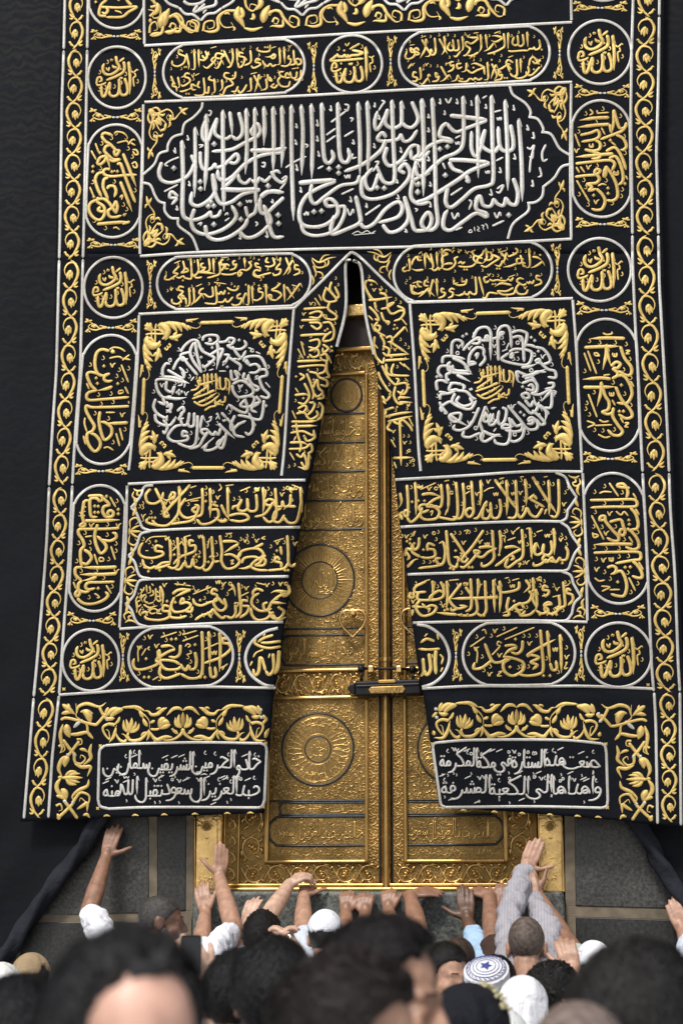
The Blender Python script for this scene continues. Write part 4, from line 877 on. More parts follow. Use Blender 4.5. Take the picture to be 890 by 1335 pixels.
traced(VI, G, 205, 322, 4.45, 2.9, "820,110 800,105 800,130 820,130 825,150 790,165|745,60 770,130 755,160|785,75 750,140 730,165|715,95 700,110 690,130 715,130 710,155 680,165 670,150|715,60 712,90|670,60 680,100 650,115 625,110|640,60 630,85 650,90|660,150 620,160 580,170 560,150|600,140 570,135 560,165 600,180|590,100 570,95 575,115 595,120 600,135|530,85 545,110 520,135 490,130|505,60 510,125|490,130 470,150 475,170 490,150 460,150|460,150 430,160 390,160 370,155|455,80 440,85 445,105 460,100 450,125 420,135|420,110 400,100 395,125 415,125|385,75 370,80 375,105 390,100 380,130 360,140|360,85 365,150 330,170 290,180|325,65 330,160|300,65 305,130 280,145 260,130|270,95 255,100 260,120 280,120 260,140 235,150|235,70 240,140 210,170 205,150|230,145 340,155|260,175 230,180 215,170|195,65 200,150 195,185 160,180|150,80 160,130 140,150 180,140 170,125 150,130|165,185 150,170 130,180 110,175|130,110 110,130 95,150 120,155 110,165|110,165 70,190 45,185 55,160|830,210 770,290 750,310|750,230 795,300|735,215 740,325|715,210 690,235 665,250 700,260 720,280 690,310|690,310 660,305 645,280 660,280 665,300|630,215 635,330|605,245 590,240 590,260 610,265 610,290 580,310 555,305|550,225 555,330|530,220 530,330 510,330|515,265 500,300 500,335|485,270 465,285 470,300 490,300 480,330 450,340 430,330|440,290 410,320 390,300|475,225 460,250 430,250 405,235|400,300 380,320 350,320|395,250 385,275 370,260 360,275 340,260|340,225 345,320 310,330 275,325|320,230 325,280 300,290 270,270|270,240 250,250 245,270 270,275|260,275 220,320 200,325|210,235 215,310 195,340|185,235 188,330 160,345|160,290 140,280 150,300 165,300 170,335|155,235 130,230 125,250 150,260 120,290|120,290 140,310 120,330 90,325 85,300|-370,65 410,60|-640,45 600,55|-780,220 815,230|-330,205 400,215|-225,230 260,215|-100,95 135,80|t840,150 780,65 690,60 640,130 560,65 540,60 475,65 410,70 340,65 250,70 215,85 180,70 120,100 50,150 60,255 80,240 200,230 300,215 360,215 430,215 560,215 620,225 700,215 790,240 820,250 350,190 600,190 130,340|d715,75 700,75 615,175 590,75 545,85 95,185 150,195 590,225 515,220 470,230 450,230 415,270 370,345 380,345 360,225 350,215 140,320|v85,245 120,245 680,75", .55)
traced(VI, G, 516, 310, 4.45, 2.9, "790,110 820,115 850,135|850,138 810,165 780,175|770,60 775,160 750,175|750,150 735,145 740,165 755,165|720,100 730,140 705,150 700,125 720,120|700,150 660,165 620,170|690,60 705,75 690,95 675,85|690,95 650,110|640,85 625,140 610,150|600,80 650,130|620,130 600,165 570,155|605,120 560,100 545,115|600,120 560,145 520,170 490,160|520,60 525,120 500,150|545,80 560,110 540,130 510,125|500,120 480,115 470,140 500,150|470,150 450,125 455,105 480,110 500,95 510,70|440,75 450,100 470,110|460,150 440,165 400,170 360,165|400,140 385,150 375,140 360,150|360,110 340,120 345,145 330,170 300,185 270,180|320,75 290,70 275,85 300,95 270,110 265,150|330,150 300,150 260,160|265,60 270,165 240,180|235,80 240,170|250,170 225,190 205,180|200,90 215,170 190,180|170,85 220,165|165,90 170,180|150,130 130,130 120,110 100,130 90,160|160,185 120,190 90,180|75,120 80,185 55,190|55,170 40,180 45,195 60,195|835,225 815,220 815,240 835,245 840,265 800,280|800,245 790,265 775,255 770,265 755,255|755,265 740,275 715,265 700,250 715,235 740,240|720,260 695,295 710,325 750,325 765,300|680,230 665,250 650,240 640,250|640,250 610,250 585,245 560,250 540,240|540,250 520,260 510,235 530,225|670,275 610,265 570,285|680,290 640,310 590,310 620,330 680,325 690,300|590,325 540,320 520,350 500,345|480,225 500,300 510,340|460,225 465,320 440,325 430,310|430,310 415,330 395,320 400,310|395,325 365,335 340,330|410,240 400,270 360,275 335,260 340,245|340,300 320,295 310,310 330,320 325,340 300,350|280,300 265,295 265,315 285,320 275,340 245,350|235,235 240,340|215,240 200,300 195,345|180,300 225,340|190,260 170,250 165,275 190,280|190,290 150,330 130,345|150,260 125,255 130,280 150,285|120,290 100,280 95,310 130,325 160,310|85,270 95,320 130,330|-60,270 50,260|-430,85 460,70|-130,95 150,80|-590,85 640,75|-330,270 360,260|-95,265 120,255|-650,230 690,215|t800,90 750,80 720,80 640,65 560,75 430,110 400,80 360,75 330,60 250,85 200,65 150,100 70,105 60,160 60,250 80,235 180,235 280,250 330,240 380,240 440,230 560,220 590,220 700,215 780,215 840,215 690,180 500,190 340,195 640,340 420,345|d835,100 735,125 585,180 600,180 535,85 395,185 410,185 365,85 375,75 130,110 140,115 250,185 385,255 395,255 180,245 560,270 575,270 610,235|v600,70 415,85 540,215 330,80 750,290", .55)

# dedication panels: silver, two lines each
def dedication(t, xr, yr, xl, yl, seed):
    T, L = line(xr, yr, xl, yl)
    inscribe('dedication_inscription', M_SILV, [lambda R: write(R, t, T, L, 24, 28, 2.9, seed, stack=2.2, tight=.80, gap=.0, marks=.8)])


dedication('خادم الحرمين الشريفين سلمان بن', 340, 1003, 137, 1004, 81)
dedication('عبد العزيز آل سعود تقبل الله منه', 339, 1037, 136, 1038, 82)
dedication('صنعت هذه الستارة في مكة المكرمة', 782, 1000, 574, 1001, 83)
dedication('وأهداها إلى الكعبة المشرفة', 783, 1035, 576, 1036, 84)


# verses along both edges of the slit: gold, turned
traced('edge_inscription', G, 365, 340, 4.767, 3.3, "320,130 310,180 350,230 365,215 340,160|280,165 320,200 350,245 300,255 270,230 285,170|310,250 300,300 350,340 340,365 290,360 260,330|145,300 220,295 305,290|180,330 230,315 260,325 240,355 180,350|130,370 250,368|180,385 240,385 255,405 230,425 190,400|265,385 310,385 335,430 330,480 300,500|320,440 280,470 270,500 310,495|125,465 200,460 305,455|180,500 235,490 245,520 220,545 175,535|180,560 230,550 240,585 205,600 180,580|265,520 300,545 270,570 265,540|250,590 285,580 295,620 260,615 250,595|290,620 290,680 305,720 280,725|105,625 200,622 265,620|110,660 220,650 280,655 275,690 230,705|180,690 225,700 245,725 290,745 290,780 250,770|120,700 150,720 120,745|165,700 190,760 210,830 200,860|205,790 230,740 240,790 265,820 230,845 210,820|260,820 270,850 230,860|90,835 160,830 180,850|150,760 175,810 180,850 150,890 110,880|110,920 150,900 165,915 140,945 115,930|180,880 215,890 200,930 170,960|100,950 150,945 185,990|160,960 190,985 235,960 225,930|240,880 265,910 255,970 230,990|70,1000 180,1000 240,990|70,1030 230,1025|65,1070 140,1060 205,1085 210,1050|100,1010 110,1080 130,1150 120,1190|60,1130 140,1130 180,1150|55,1170 150,1165 190,1140 200,1180 170,1200|150,1090 170,1120 215,1100 210,1060|100,1200 130,1220 150,1190|130,1250 160,1290 165,1250 150,1200|180,1200 170,1290 110,1280|-110,545 145,610|-130,500 155,590|-95,790 115,820|-215,230 250,280|-240,210 260,250|-75,930 100,985|-60,1190 90,1240|-85,1120 100,1090|-300,590 320,640|v135,410 150,330 195,265|t215,270 345,110 360,150 345,320 340,390 285,345 190,470 140,520 215,560 120,600 230,680 310,560 270,735 205,750 95,870 170,930 80,1060 150,1190 90,1270 55,1280 350,190 235,905|d275,340 295,425 280,435 175,680 210,740 320,535 325,560 145,855 150,1090 205,880 175,600 100,720", .6)
traced('edge_inscription', G, 465, 340, 4.767, 3.3, "60,120 50,160 90,230 130,250|65,120 110,130 130,150|70,245 140,240 220,225|110,255 120,300 140,320|75,285 120,330 135,370 110,360|140,200 180,215 190,280|150,300 190,290 230,260 190,280 215,330 270,310 295,320 270,360 230,375|250,280 290,300 290,330|150,320 170,370 200,380 190,400|130,380 110,410 140,450 180,470|100,420 130,440 145,410 120,400|145,460 170,510 160,560|110,470 105,540 120,600 160,635 170,600|180,480 210,470 220,500 190,505|300,410 250,460 210,495|160,530 200,550 190,590 160,570|200,500 260,540 320,580|190,590 260,585 325,580|175,620 250,615 325,610|180,640 190,700 240,720|230,640 215,680 230,710 325,715|155,650 190,720 240,770 260,740 240,730|240,770 300,760 315,790 290,830 250,810|240,780 230,840 260,890 300,880|290,800 270,840|130,690 150,740 190,800 215,820|155,840 180,870 215,830|255,850 335,850|160,870 180,890|260,880 345,880|170,930 230,910|175,970 260,950 345,940|180,930 175,960|190,1000 280,980 345,965|210,1000 190,1040 215,1060|260,1010 285,990 330,1030 345,1060|265,990 270,1100 275,1275|225,1000 290,1030|225,1225 280,1225 350,1222|-270,350 310,400|-60,190 85,240|-70,340 100,370|-90,390 110,440|-290,640 330,680|-265,630 300,660|-130,770 150,800|-110,520 130,545|-320,970 350,1030|-210,1110 240,1160|-230,1250 245,1290|v110,180 240,550 230,1060 300,1130 150,180|t270,260 240,240 270,490 300,520 320,540 210,540 250,660 300,740 200,770 310,750 240,930 310,920 200,970 320,1090 330,1130 310,1190 225,1110 330,1250 350,1270 310,1270 130,640 75,100 150,170 290,1090 180,190 300,610|d90,150 235,400 250,420 230,425 215,600 220,330 185,385 205,830 205,920 225,915 250,910 260,860 165,550 320,770 325,790|o325,1180 350,1240|-310,890 320,905 330,885", .6)

# the great inscription, silver: traced letter by letter
BIG_A = [  # crop origin 180,110 scale 4.684
    ([(145, 475), (128, 540), (150, 588), (210, 600), (290, 570), (330, 520), (340, 480)], 1.05), ([(325, 430), (345, 480), (360, 512)], .9),
    ([(380, 410), (383, 480), (402, 520), (450, 512), (468, 480)], .95), ([(468, 480), (480, 507), (525, 492), (565, 455), (600, 425), (614, 455), (590, 482), (548, 472)], 1.0),
    ([(268, 345), (275, 560), (272, 770), (300, 822), (360, 825), (420, 800), (440, 772)], 1.15), ([(440, 772), (452, 808), (490, 800), (507, 765)], .95), ([(348, 265), (350, 480), (345, 690)], 1.0),
    ([(415, 185), (420, 420), (407, 650)], 1.15), ([(517, 160), (520, 450), (525, 775)], 1.15), ([(560, 165), (572, 260), (575, 320)], 1.0),
    ([(615, 170), (638, 260), (632, 310), (600, 335), (572, 312)], 1.05), ([(572, 312), (540, 332), (500, 325), (468, 290), (485, 205)], 1.0), ([(485, 205), (455, 270), (425, 345), (397, 330), (395, 270), (420, 205)], 1.0),
    ([(700, 262), (728, 240), (746, 285), (722, 322), (692, 292), (702, 258)], 1.0), ([(722, 322), (650, 358), (570, 398), (450, 410)], 1.1),
    ([(660, 150), (665, 380), (655, 550)], 1.1), ([(712, 145), (716, 450), (720, 770)], 1.0), ([(768, 140), (772, 260), (768, 375)], 1.1), ([(685, 403), (780, 405), (890, 398)], 1.45),
    ([(890, 415), (760, 432), (660, 482), (580, 560), (530, 588), (492, 570), (487, 520)], 1.1), ([(823, 140), (828, 340), (825, 540)], 1.1), ([(877, 135), (882, 300), (878, 480)], 1.1),
    ([(812, 530), (838, 575), (880, 600), (905, 575)], 1.0), ([(812, 550), (845, 528), (870, 545)], .9), ([(812, 560), (775, 592), (745, 570)], .95), ([(745, 565), (720, 602), (690, 580)], .95), ([(690, 575), (655, 605), (620, 585), (612, 545)], .95),
    ([(605, 545), (560, 598), (510, 640)], 1.0), ([(505, 640), (620, 645), (745, 640)], 1.5), ([(745, 645), (640, 672), (570, 718), (505, 728), (470, 660), (455, 545)], 1.1),
    ([(455, 545), (472, 640), (440, 700), (370, 742), (325, 722), (330, 655)], 1.1), ([(345, 760), (325, 830), (345, 890), (410, 916), (500, 895), (570, 850), (600, 800), (570, 738)], 1.1),
    ([(410, 860), (425, 925), (480, 950), (560, 930), (645, 870), (672, 815)], 1.1), ([(672, 815), (690, 800), (715, 780), (728, 720)], 1.0), ([(655, 745), (668, 800), (672, 815)], .9),
    ([(745, 690), (800, 655), (890, 660)], 1.4), ([(890, 690), (830, 745), (780, 790), (745, 770), (745, 690)], 1.05), ([(610, 890), (660, 935), (720, 925), (780, 880), (810, 830), (765, 735)], 1.1),
    ([(770, 740), (800, 860), (830, 930), (890, 930)], 1.1),
    ([(160, 655), (245, 612)], .7), ([(250, 445), (200, 465), (165, 490), (185, 500)], .7), ([(245, 685), (205, 655), (195, 690), (235, 698), (205, 735)], .9), ([(225, 385), (230, 420), (215, 400)], .6),
    ([(300, 310), (310, 340), (295, 335)], .6), ([(430, 160), (448, 165), (440, 190), (425, 185)], .6), ([(310, 590), (318, 620), (305, 612)], .6), ([(235, 740), (243, 768), (228, 760)], .6),
    ([(755, 480), (775, 480), (770, 505), (752, 498)], .7), ([(660, 705), (668, 722), (680, 708), (688, 722), (695, 705)], .6), ([(820, 700), (825, 725), (810, 715)], .6), ([(715, 840), (730, 850), (718, 868)], .7),
    ([(530, 835), (560, 815)], .6), ([(530, 800), (545, 785), (550, 800)], .6), ([(370, 370), (398, 372), (375, 388)], .6), ([(365, 855), (388, 845), (380, 865)], .7), ([(785, 895), (790, 935), (778, 925)], .6), ([(620, 915), (628, 945), (612, 938)], .6)]
BIG_A_D = [(219, 512), (465, 365), (380, 595), (382, 638), (445, 718), (430, 745), (462, 742), (795, 622), (855, 798), (858, 850), (622, 733), (628, 825), (463, 856)]
BIG_B = [  # 340,110 scale 4.045
    ([(15, 120), (22, 230), (15, 320)], 1.0), ([(65, 120), (70, 300), (62, 440)], 1.0), ([(110, 115), (118, 300), (108, 440)], 1.0), ([(0, 345), (60, 350), (135, 335)], 1.4), ([(0, 378), (70, 360), (130, 345)], .9),
    ([(160, 110), (163, 400), (172, 720)], 1.1), ([(212, 110), (222, 260), (215, 480)], 1.1), ([(265, 105), (272, 300), (268, 500)], 1.1), ([(320, 100), (325, 260), (335, 390), (360, 415), (382, 385), (372, 345)], 1.1),
    ([(405, 98), (410, 280), (420, 390), (450, 412), (468, 380), (458, 335)], 1.1), ([(512, 95), (522, 300), (522, 480)], 1.1), ([(522, 480), (500, 520), (420, 535), (340, 590), (285, 630), (260, 590), (270, 520)], 1.05),
    ([(560, 90), (568, 280), (563, 480)], 1.1), ([(200, 520), (290, 512), (395, 505)], 1.5), ([(395, 512), (310, 545), (240, 590), (205, 660), (212, 730), (265, 752), (340, 740), (400, 690), (402, 640), (370, 605), (340, 615), (352, 642), (395, 640)], 1.1),
    ([(398, 650), (440, 645), (435, 700), (390, 770), (300, 798), (230, 780), (210, 720)], 1.0), ([(500, 590), (520, 680), (520, 730), (450, 765), (380, 790), (370, 760), (385, 690)], 1.15), ([(520, 730), (550, 755), (600, 730), (655, 660), (720, 620), (745, 650), (720, 700), (620, 730)], 1.1),
    ([(640, 740), (680, 780), (740, 760), (778, 700), (755, 590)], 1.1), ([(755, 590), (790, 700), (815, 770), (890, 765)], 1.1),
    ([(690, 85), (698, 300), (705, 480), (690, 520), (650, 515), (620, 470)], 1.1), ([(620, 470), (590, 550), (560, 545), (550, 490), (590, 440)], 1.0), ([(610, 430), (640, 500), (655, 515)], .9),
    ([(850, 80), (858, 300), (856, 590)], 1.1), ([(740, 90), (742, 180), (735, 215), (690, 232), (655, 200), (670, 130)], 1.05), ([(670, 130), (640, 200), (610, 240), (600, 200), (615, 140)], 1.0), ([(795, 90), (828, 180), (800, 225), (765, 222), (738, 195)], 1.05),
    ([(660, 280), (640, 255), (615, 285), (640, 300), (720, 290), (735, 260)], 1.05), ([(735, 260), (755, 300), (790, 290), (825, 240)], 1.0), ([(660, 290), (630, 350), (540, 420), (440, 460)], 1.15),
    ([(665, 330), (650, 390), (680, 430), (740, 400), (790, 330), (830, 320)], 1.1), ([(830, 320), (830, 370), (795, 390), (790, 340)], 1.0), ([(795, 390), (840, 400), (890, 350)], 1.0),
    ([(760, 470), (730, 450), (760, 420), (785, 460), (770, 510), (700, 575), (600, 605), (540, 590), (530, 530), (545, 480)], 1.1), ([(820, 400), (800, 500), (850, 480), (890, 470)], 1.0), ([(800, 500), (790, 590), (830, 630), (890, 620)], 1.1),
    ([(370, 200), (450, 140)], .75), ([(440, 105), (462, 112), (455, 140), (440, 130)], .7), ([(345, 268), (395, 232)], .75), ([(345, 305), (395, 270)], .75), ([(440, 275), (490, 245)], .75), ([(300, 445), (330, 430)], .75),
    ([(130, 440), (185, 405), (240, 380)], .7), ([(230, 315), (248, 322), (238, 335)], .7), ([(468, 178), (485, 180), (475, 198)], .7), ([(425, 580), (490, 550)], .75), ([(550, 690), (630, 635)], .8), ([(485, 365), (480, 390), (505, 385)], .7),
    ([(600, 410), (620, 408), (610, 430), (590, 460)], .75), ([(720, 415), (770, 400)], .7), ([(110, 500), (135, 485), (128, 520), (100, 555)], .7), ([(225, 680), (232, 690), (240, 672), (248, 690), (252, 672)], .6), ([(440, 478), (450, 495), (458, 478), (466, 495), (470, 475)], .6), ([(300, 760), (335, 742)], .7),
    ([(185, 205), (192, 230), (180, 222)], .6), ([(295, 185), (302, 220), (288, 210)], .6), ([(368, 110), (372, 140), (360, 130)], .6), ([(295, 270), (302, 300), (290, 292)], .6), ([(485, 290), (492, 315), (478, 308)], .6), ([(180, 290), (190, 318), (178, 310)], .6), ([(300, 350), (310, 380), (298, 372)], .6),
    ([(185, 420), (195, 455), (182, 445)], .6), ([(208, 540), (215, 570), (203, 560)], .6), ([(455, 655), (470, 690), (485, 660), (490, 680)], .65), ([(470, 590), (478, 620), (462, 612)], .6), ([(735, 330), (742, 360), (730, 350)], .6), ([(595, 310), (602, 335), (590, 328)], .6), ([(30, 780), (38, 805), (22, 800)], .6),
    ([(555, 625), (560, 650), (548, 640)], .6), ([(760, 760), (770, 780), (755, 775)], .6), ([(600, 95), (602, 120), (592, 112)], .6), ([(635, 85), (652, 92), (640, 108), (620, 140)], .7), ([(620, 160), (628, 185), (615, 178)], .6), ([(720, 580), (728, 605), (712, 600)], .6), ([(715, 500), (722, 520), (708, 515)], .6), ([(810, 655), (825, 660), (815, 672)], .6)]
BIG_B_D = [(360, 446), (410, 437), (410, 468), (280, 672), (320, 668), (92, 690), (94, 735), (612, 545), (650, 548), (830, 525), (826, 570), (38, 535)]
BIG_C = [  # 540,100 scale 4.238
    ([(38, 125), (50, 350), (48, 650)], 1.1), ([(98, 120), (112, 400), (118, 680), (128, 800), (100, 845), (55, 840), (40, 800), (75, 750), (95, 790), (70, 845), (0, 850)], 1.1), ([(268, 110), (272, 280), (265, 380), (230, 420), (160, 450), (100, 500), (40, 555), (10, 530), (5, 480)], 1.1),
    ([(345, 105), (350, 330), (352, 560)], 1.1), ([(425, 105), (430, 350), (435, 560), (410, 600), (330, 620), (260, 680), (200, 722), (172, 690), (185, 600)], 1.1), ([(500, 130), (512, 380), (515, 630)], 1.1), ([(575, 235), (590, 460), (595, 690)], 1.1),
    ([(195, 215), (290, 225), (400, 238)], 1.35), ([(400, 242), (300, 280), (235, 305), (200, 285), (180, 255)], 1.05), ([(180, 255), (150, 280), (140, 330), (190, 345), (205, 360), (150, 355), (80, 385), (30, 440), (0, 435)], 1.1),
    ([(190, 460), (280, 462), (415, 475)], 1.35), ([(190, 470), (215, 510), (270, 530)], 1.1), ([(415, 478), (310, 520), (240, 570), (130, 640), (60, 680), (0, 695)], 1.2), ([(285, 545), (298, 580), (280, 575)], 1.2),
    ([(530, 265), (545, 350), (540, 400), (500, 412), (470, 380), (462, 275)], 1.1), ([(470, 380), (440, 415), (400, 405), (370, 370), (390, 290)], 1.1), ([(390, 290), (370, 380), (340, 440), (315, 400), (315, 300)], 1.0),
    ([(545, 560), (570, 640), (560, 705), (525, 700), (505, 665)], 1.1), ([(505, 665), (490, 712), (455, 700), (440, 672)], 1.0), ([(440, 672), (420, 715), (380, 710), (360, 660), (330, 690)], 1.05), ([(360, 660), (340, 700), (345, 735), (395, 755), (395, 775), (340, 755), (270, 800), (200, 848), (160, 830), (165, 770), (185, 735)], 1.1),
    ([(455, 620), (490, 600), (470, 640), (450, 635)], .8), ([(200, 655), (265, 612)], .8), ([(450, 465), (490, 445)], .7), ([(430, 825), (495, 795)], .8), ([(440, 195), (480, 185)], .7), ([(375, 120), (400, 105)], .7), ([(225, 340), (255, 325)], .7),
    ([(225, 848), (265, 832)], .7), ([(205, 750), (220, 785), (240, 755), (245, 775)], .7), ([(440, 750), (455, 780), (470, 750), (478, 770)], .7), ([(170, 120), (188, 145), (205, 115)], .7), ([(300, 680), (315, 695), (300, 735)], .7),
    ([(620, 390), (640, 400), (660, 380), (648, 430), (640, 470), (635, 530)], .75), ([(655, 410), (650, 450), (632, 440)], .7), ([(725, 375), (705, 420), (710, 465), (735, 455)], .8), ([(690, 500), (700, 545), (680, 555)], .7), ([(650, 570), (655, 605), (642, 600)], .7), ([(620, 265), (630, 295), (615, 288)], .7), ([(655, 305), (660, 340), (645, 335)], .7),
    ([(455, 225), (462, 240), (470, 225), (476, 240), (480, 222)], .6), ([(225, 360), (232, 375), (240, 360), (246, 375), (250, 358)], .6), ([(390, 520), (398, 535), (405, 520), (411, 535), (415, 518)], .6), ([(155, 475), (170, 510)], .7), ([(165, 185), (170, 210), (158, 205)], .6), ([(140, 120), (145, 150), (132, 142)], .6), ([(232, 120), (240, 150), (225, 142)], .6),
    ([(312, 130), (318, 160), (308, 152)], .6), ([(392, 150), (398, 175), (385, 170)], .6), ([(545, 155), (552, 185), (540, 178)], .6), ([(75, 205), (82, 228), (68, 222)], .6), ([(75, 280), (82, 305), (68, 300)], .6), ([(75, 440), (82, 465), (68, 460)], .6), ([(85, 580), (92, 605), (78, 600)], .6), ([(470, 500), (478, 530), (462, 525)], .6), ([(550, 425), (558, 455), (542, 450)], .6), ([(420, 620), (428, 655), (410, 648)], .6), ([(85, 690), (92, 720), (80, 715)], .6)]
BIG_C_D = [(140, 400), (182, 388), (170, 545), (520, 765), (20, 595), (18, 635)]
R = R_(rise=.42)
for (x0, y0, s), T, D in (((180, 110, 4.684), BIG_A, BIG_A_D), ((340, 110, 4.045), BIG_B, BIG_B_D), ((540, 100, 4.238), BIG_C, BIG_C_D)):
    for pts, w in T:
        p = zz(x0, y0, s, pts)
        up = len(p) <= 3 and abs(p[0][1] - p[-1][1]) > 25
        R.stroke(p, 5.2 * w if w > .8 else 4.0 * w, 'alif' if up else 'pen')
        if p[1][1] - p[0][1] > 22 and abs(p[1][0] - p[0][0]) < 6:      # the barb of an upright
            x, y = p[0]
            R.stroke([(x - .3, y - 1), (x + 2.6, y + 5), (x + 4.4, y + 10)], 3.4, 'horn')
    for x, y in D: R.dot(x0 + x / s, y0 + y / s, 4.2)
# the year, and the weaver's small flourish
for pts in ([(296, 860), (310, 845), (318, 858), (306, 862), (296, 856)], [(330, 828), (333, 855)], [(345, 825), (358, 838), (346, 848), (362, 856)], [(366, 822), (384, 822), (378, 832), (384, 848)], [(388, 812), (400, 820), (405, 842)]):
    R.stroke(zz(540, 100, 4.238, pts), 1.5, 'round')
R.stroke(zz(340, 110, 4.045, [(480, 790), (510, 775), (530, 785), (560, 772), (580, 785), (605, 772)]), 1.6, 'pen')
R.stroke(zz(340, 110, 4.045, [(490, 795), (540, 790), (600, 785)]), 1.4, 'pen')
R.build('great_inscription', M_SILV, curtain)
# ------------------------------------------------------------------ gold and silver ornament
def tmap(o, ux, uy):
    """local (a, b) -> sheet, with origin o and axis vectors ux, uy"""
    return lambda p: [(o[0] + a * ux[0] + b * uy[0], o[1] + a * ux[1] + b * uy[1]) for a, b in p]


def vine(R, fx0, fx1, ys, flip0):
    """running scroll between two edges: a waving stem, a coiled tulip in each bend, sprigs at the crossings"""
    for k in range(len(ys) - 1):
        y0, y1 = ys[k], ys[k + 1]
        f = flip0 * (-1) ** k
        jit = random.Random(k * 7 + int(flip0 * 3) + int(fx0(0)))
        wob = 1 + .06 * (jit.random() - .5)

        def M(pts):
            out = []
            for a, b in pts:
                y = y0 + (y1 - y0) * b
                c = (fx0(y) + fx1(y)) / 2; h = (fx1(y) - fx0(y)) / 2
                out.append((c + f * a * h * wob, y))
            return out
        R.stroke(M([(-.1, -.06), (.45, .06), (.86, .30), (.80, .55), (.38, .80), (-.05, .98), (-.45, 1.06)]), 3.9, 'leaf')
        R.stroke(M([(.40, .80), (.0, .93), (-.30, 1.05)]), 3.5, 'drop')
        # coil and tulip
        R.stroke(M([(.62, .10), (.15, .03), (-.48, .10), (-.80, .30), (-.62, .50), (-.25, .52)]), 3.1, 'horn')
        R.stroke(M([(-.22, .36), (-.34, .47), (-.50, .62)]), 5.2, 'leaf')
        R.stroke(M([(-.02, .40), (-.12, .52), (-.18, .68)]), 4.5, 'leaf')
        R.stroke(M([(.10, .34), (.12, .48), (.16, .60)]), 3.5, 'leaf')
        R.stroke(M([(-.05, .30), (-.14, .42), (-.26, .50)]), 6.4, 'leaf')
        # sprigs
        R.stroke(M([(.1, .86), (.55, .83), (.92, .72)]), 3.3, 'leaf')
        R.stroke(M([(.3, .84), (.62, .92), (.95, .88)]), 2.9, 'leaf')
        R.stroke(M([(-.2, .96), (-.62, .88), (-.80, .78), (-.98, .82)]), 3.3, 'leaf')


def yseq(y0, y1, n):
    return np.linspace(y0, y1, n + 1)


def border_vine(fa, fb, spans, name, fl):
    R = R_(rise=.42)
    for i, (y0, y1, n) in enumerate(spans):
        vine(R, lambda y: fa(y) + 5.5, lambda y: fb(y) - 5.0, yseq(y0, y1, n), fl * (-1) ** i)
    R.build(name, M_GOLD, curtain)


border_vine(tr(OL), tr(IL), [(-110, 62, 5), (66, 336, 8), (341, 630, 8), (637, 905, 8), (912, 1064, 4)], 'vine_border', 1)
border_vine(tr(IR), tr(OR), [(-90, 20, 3), (24, 304, 8), (309, 612, 8), (619, 900, 8), (905, 1070, 5)], 'vine_border', -1)


def spacer(R, o, ux, uy, w=1.0):
    """two coils back to back, tied with a silver knot; ux along, uy outwards; local unit = half length"""
    for sgn in (1, -1):
        M = tmap(o, (ux[0] * sgn, ux[1] * sgn), uy)
        st = lambda p, ww, pr='leaf': R.stroke(M(p), ww * w * 1.22, pr)
        st([(.20, .02), (.36, .06), (.50, .16), (.66, .24), (.86, .14), (.95, -.08), (.84, -.30), (.66, -.30), (.58, -.14), (.66, -.04)], 2.2, 'horn')
        st([(.18, .02), (.32, -.08), (.44, -.18), (.50, -.12)], 2.6, 'horn')
        st([(.78, -.02), (.70, -.12), (.62, -.22)], 4.2, 'leaf')
        st([(.84, -.06), (.76, -.18), (.74, -.30)], 2.6)
        st([(.46, .14), (.62, -.16), (.80, -.40), (.98, -.62)], 2.0, 'horn')
        st([(.90, -.50), (.98, -.66), (1.06, -.84)], 3.0)
        st([(.94, -.54), (.84, -.64), (.78, -.66)], 2.4)
        st([(.94, -.54), (1.04, -.54), (1.12, -.50)], 2.4)
        st([(.92, .10), (.99, .26), (1.0, .50)], 2.2)
        st([(.95, .30), (.88, .40), (.86, .46)], 2.0)
        st([(.97, .30), (1.06, .36), (1.10, .40)], 2.0)


def tie(R, o, ux):
    for a in (-.17, 0):
        R.stroke([(o[0] + ux[0] * a, o[1] + ux[1] * a), (o[0] + ux[0] * (a + .17), o[1] + ux[1] * (a + .17))], 3.0, 'leaf')


SP_UP = [(151.5, 47, 30), (148, 319, 31), (782, 10, 32), (785, 292, 32)]        # coils open upwards
SP_BOTH = [(151, 152.5, 31), (145, 427, 31), (120, 809, 29), (785, 121, 33), (787, 404, 33), (805, 800, 32), (132, 614, 31), (795, 598, 32)]
def spaced(o, ux, uy, w=1.0):
    R = R_(rise=.42); spacer(R, o, ux, uy, w); g = R.build('spacer_ornament', M_GOLD, curtain)
    R = R_(); tie(R, (o[0], o[1] + .4), ux); R.build('knot', M_SILV, g)


for x, y, h in SP_UP: spaced((x, y), (h, 0), (0, 10.5))
for x, y, h in SP_BOTH:
    f = -1 if (x, y) in ((132, 614), (795, 598)) else 1
    spaced((x, y), (h, 0), (0, 14 if f > 0 else 11))
for x, y, h, f in ((202, 96, 30, 1), (409, 88, 30, -1), (509, 80, 30, 1), (729, 69, 31, -1), (196, 371, 29, 1), (726, 352, 31, -1),
                   (160.5, 857, 29, 1), (312, 856, 31, 1), (594, 854, 31, 1), (757, 852, 33, -1)):
    spaced((x, y), (0, h), (-10 * f, 0), .95)


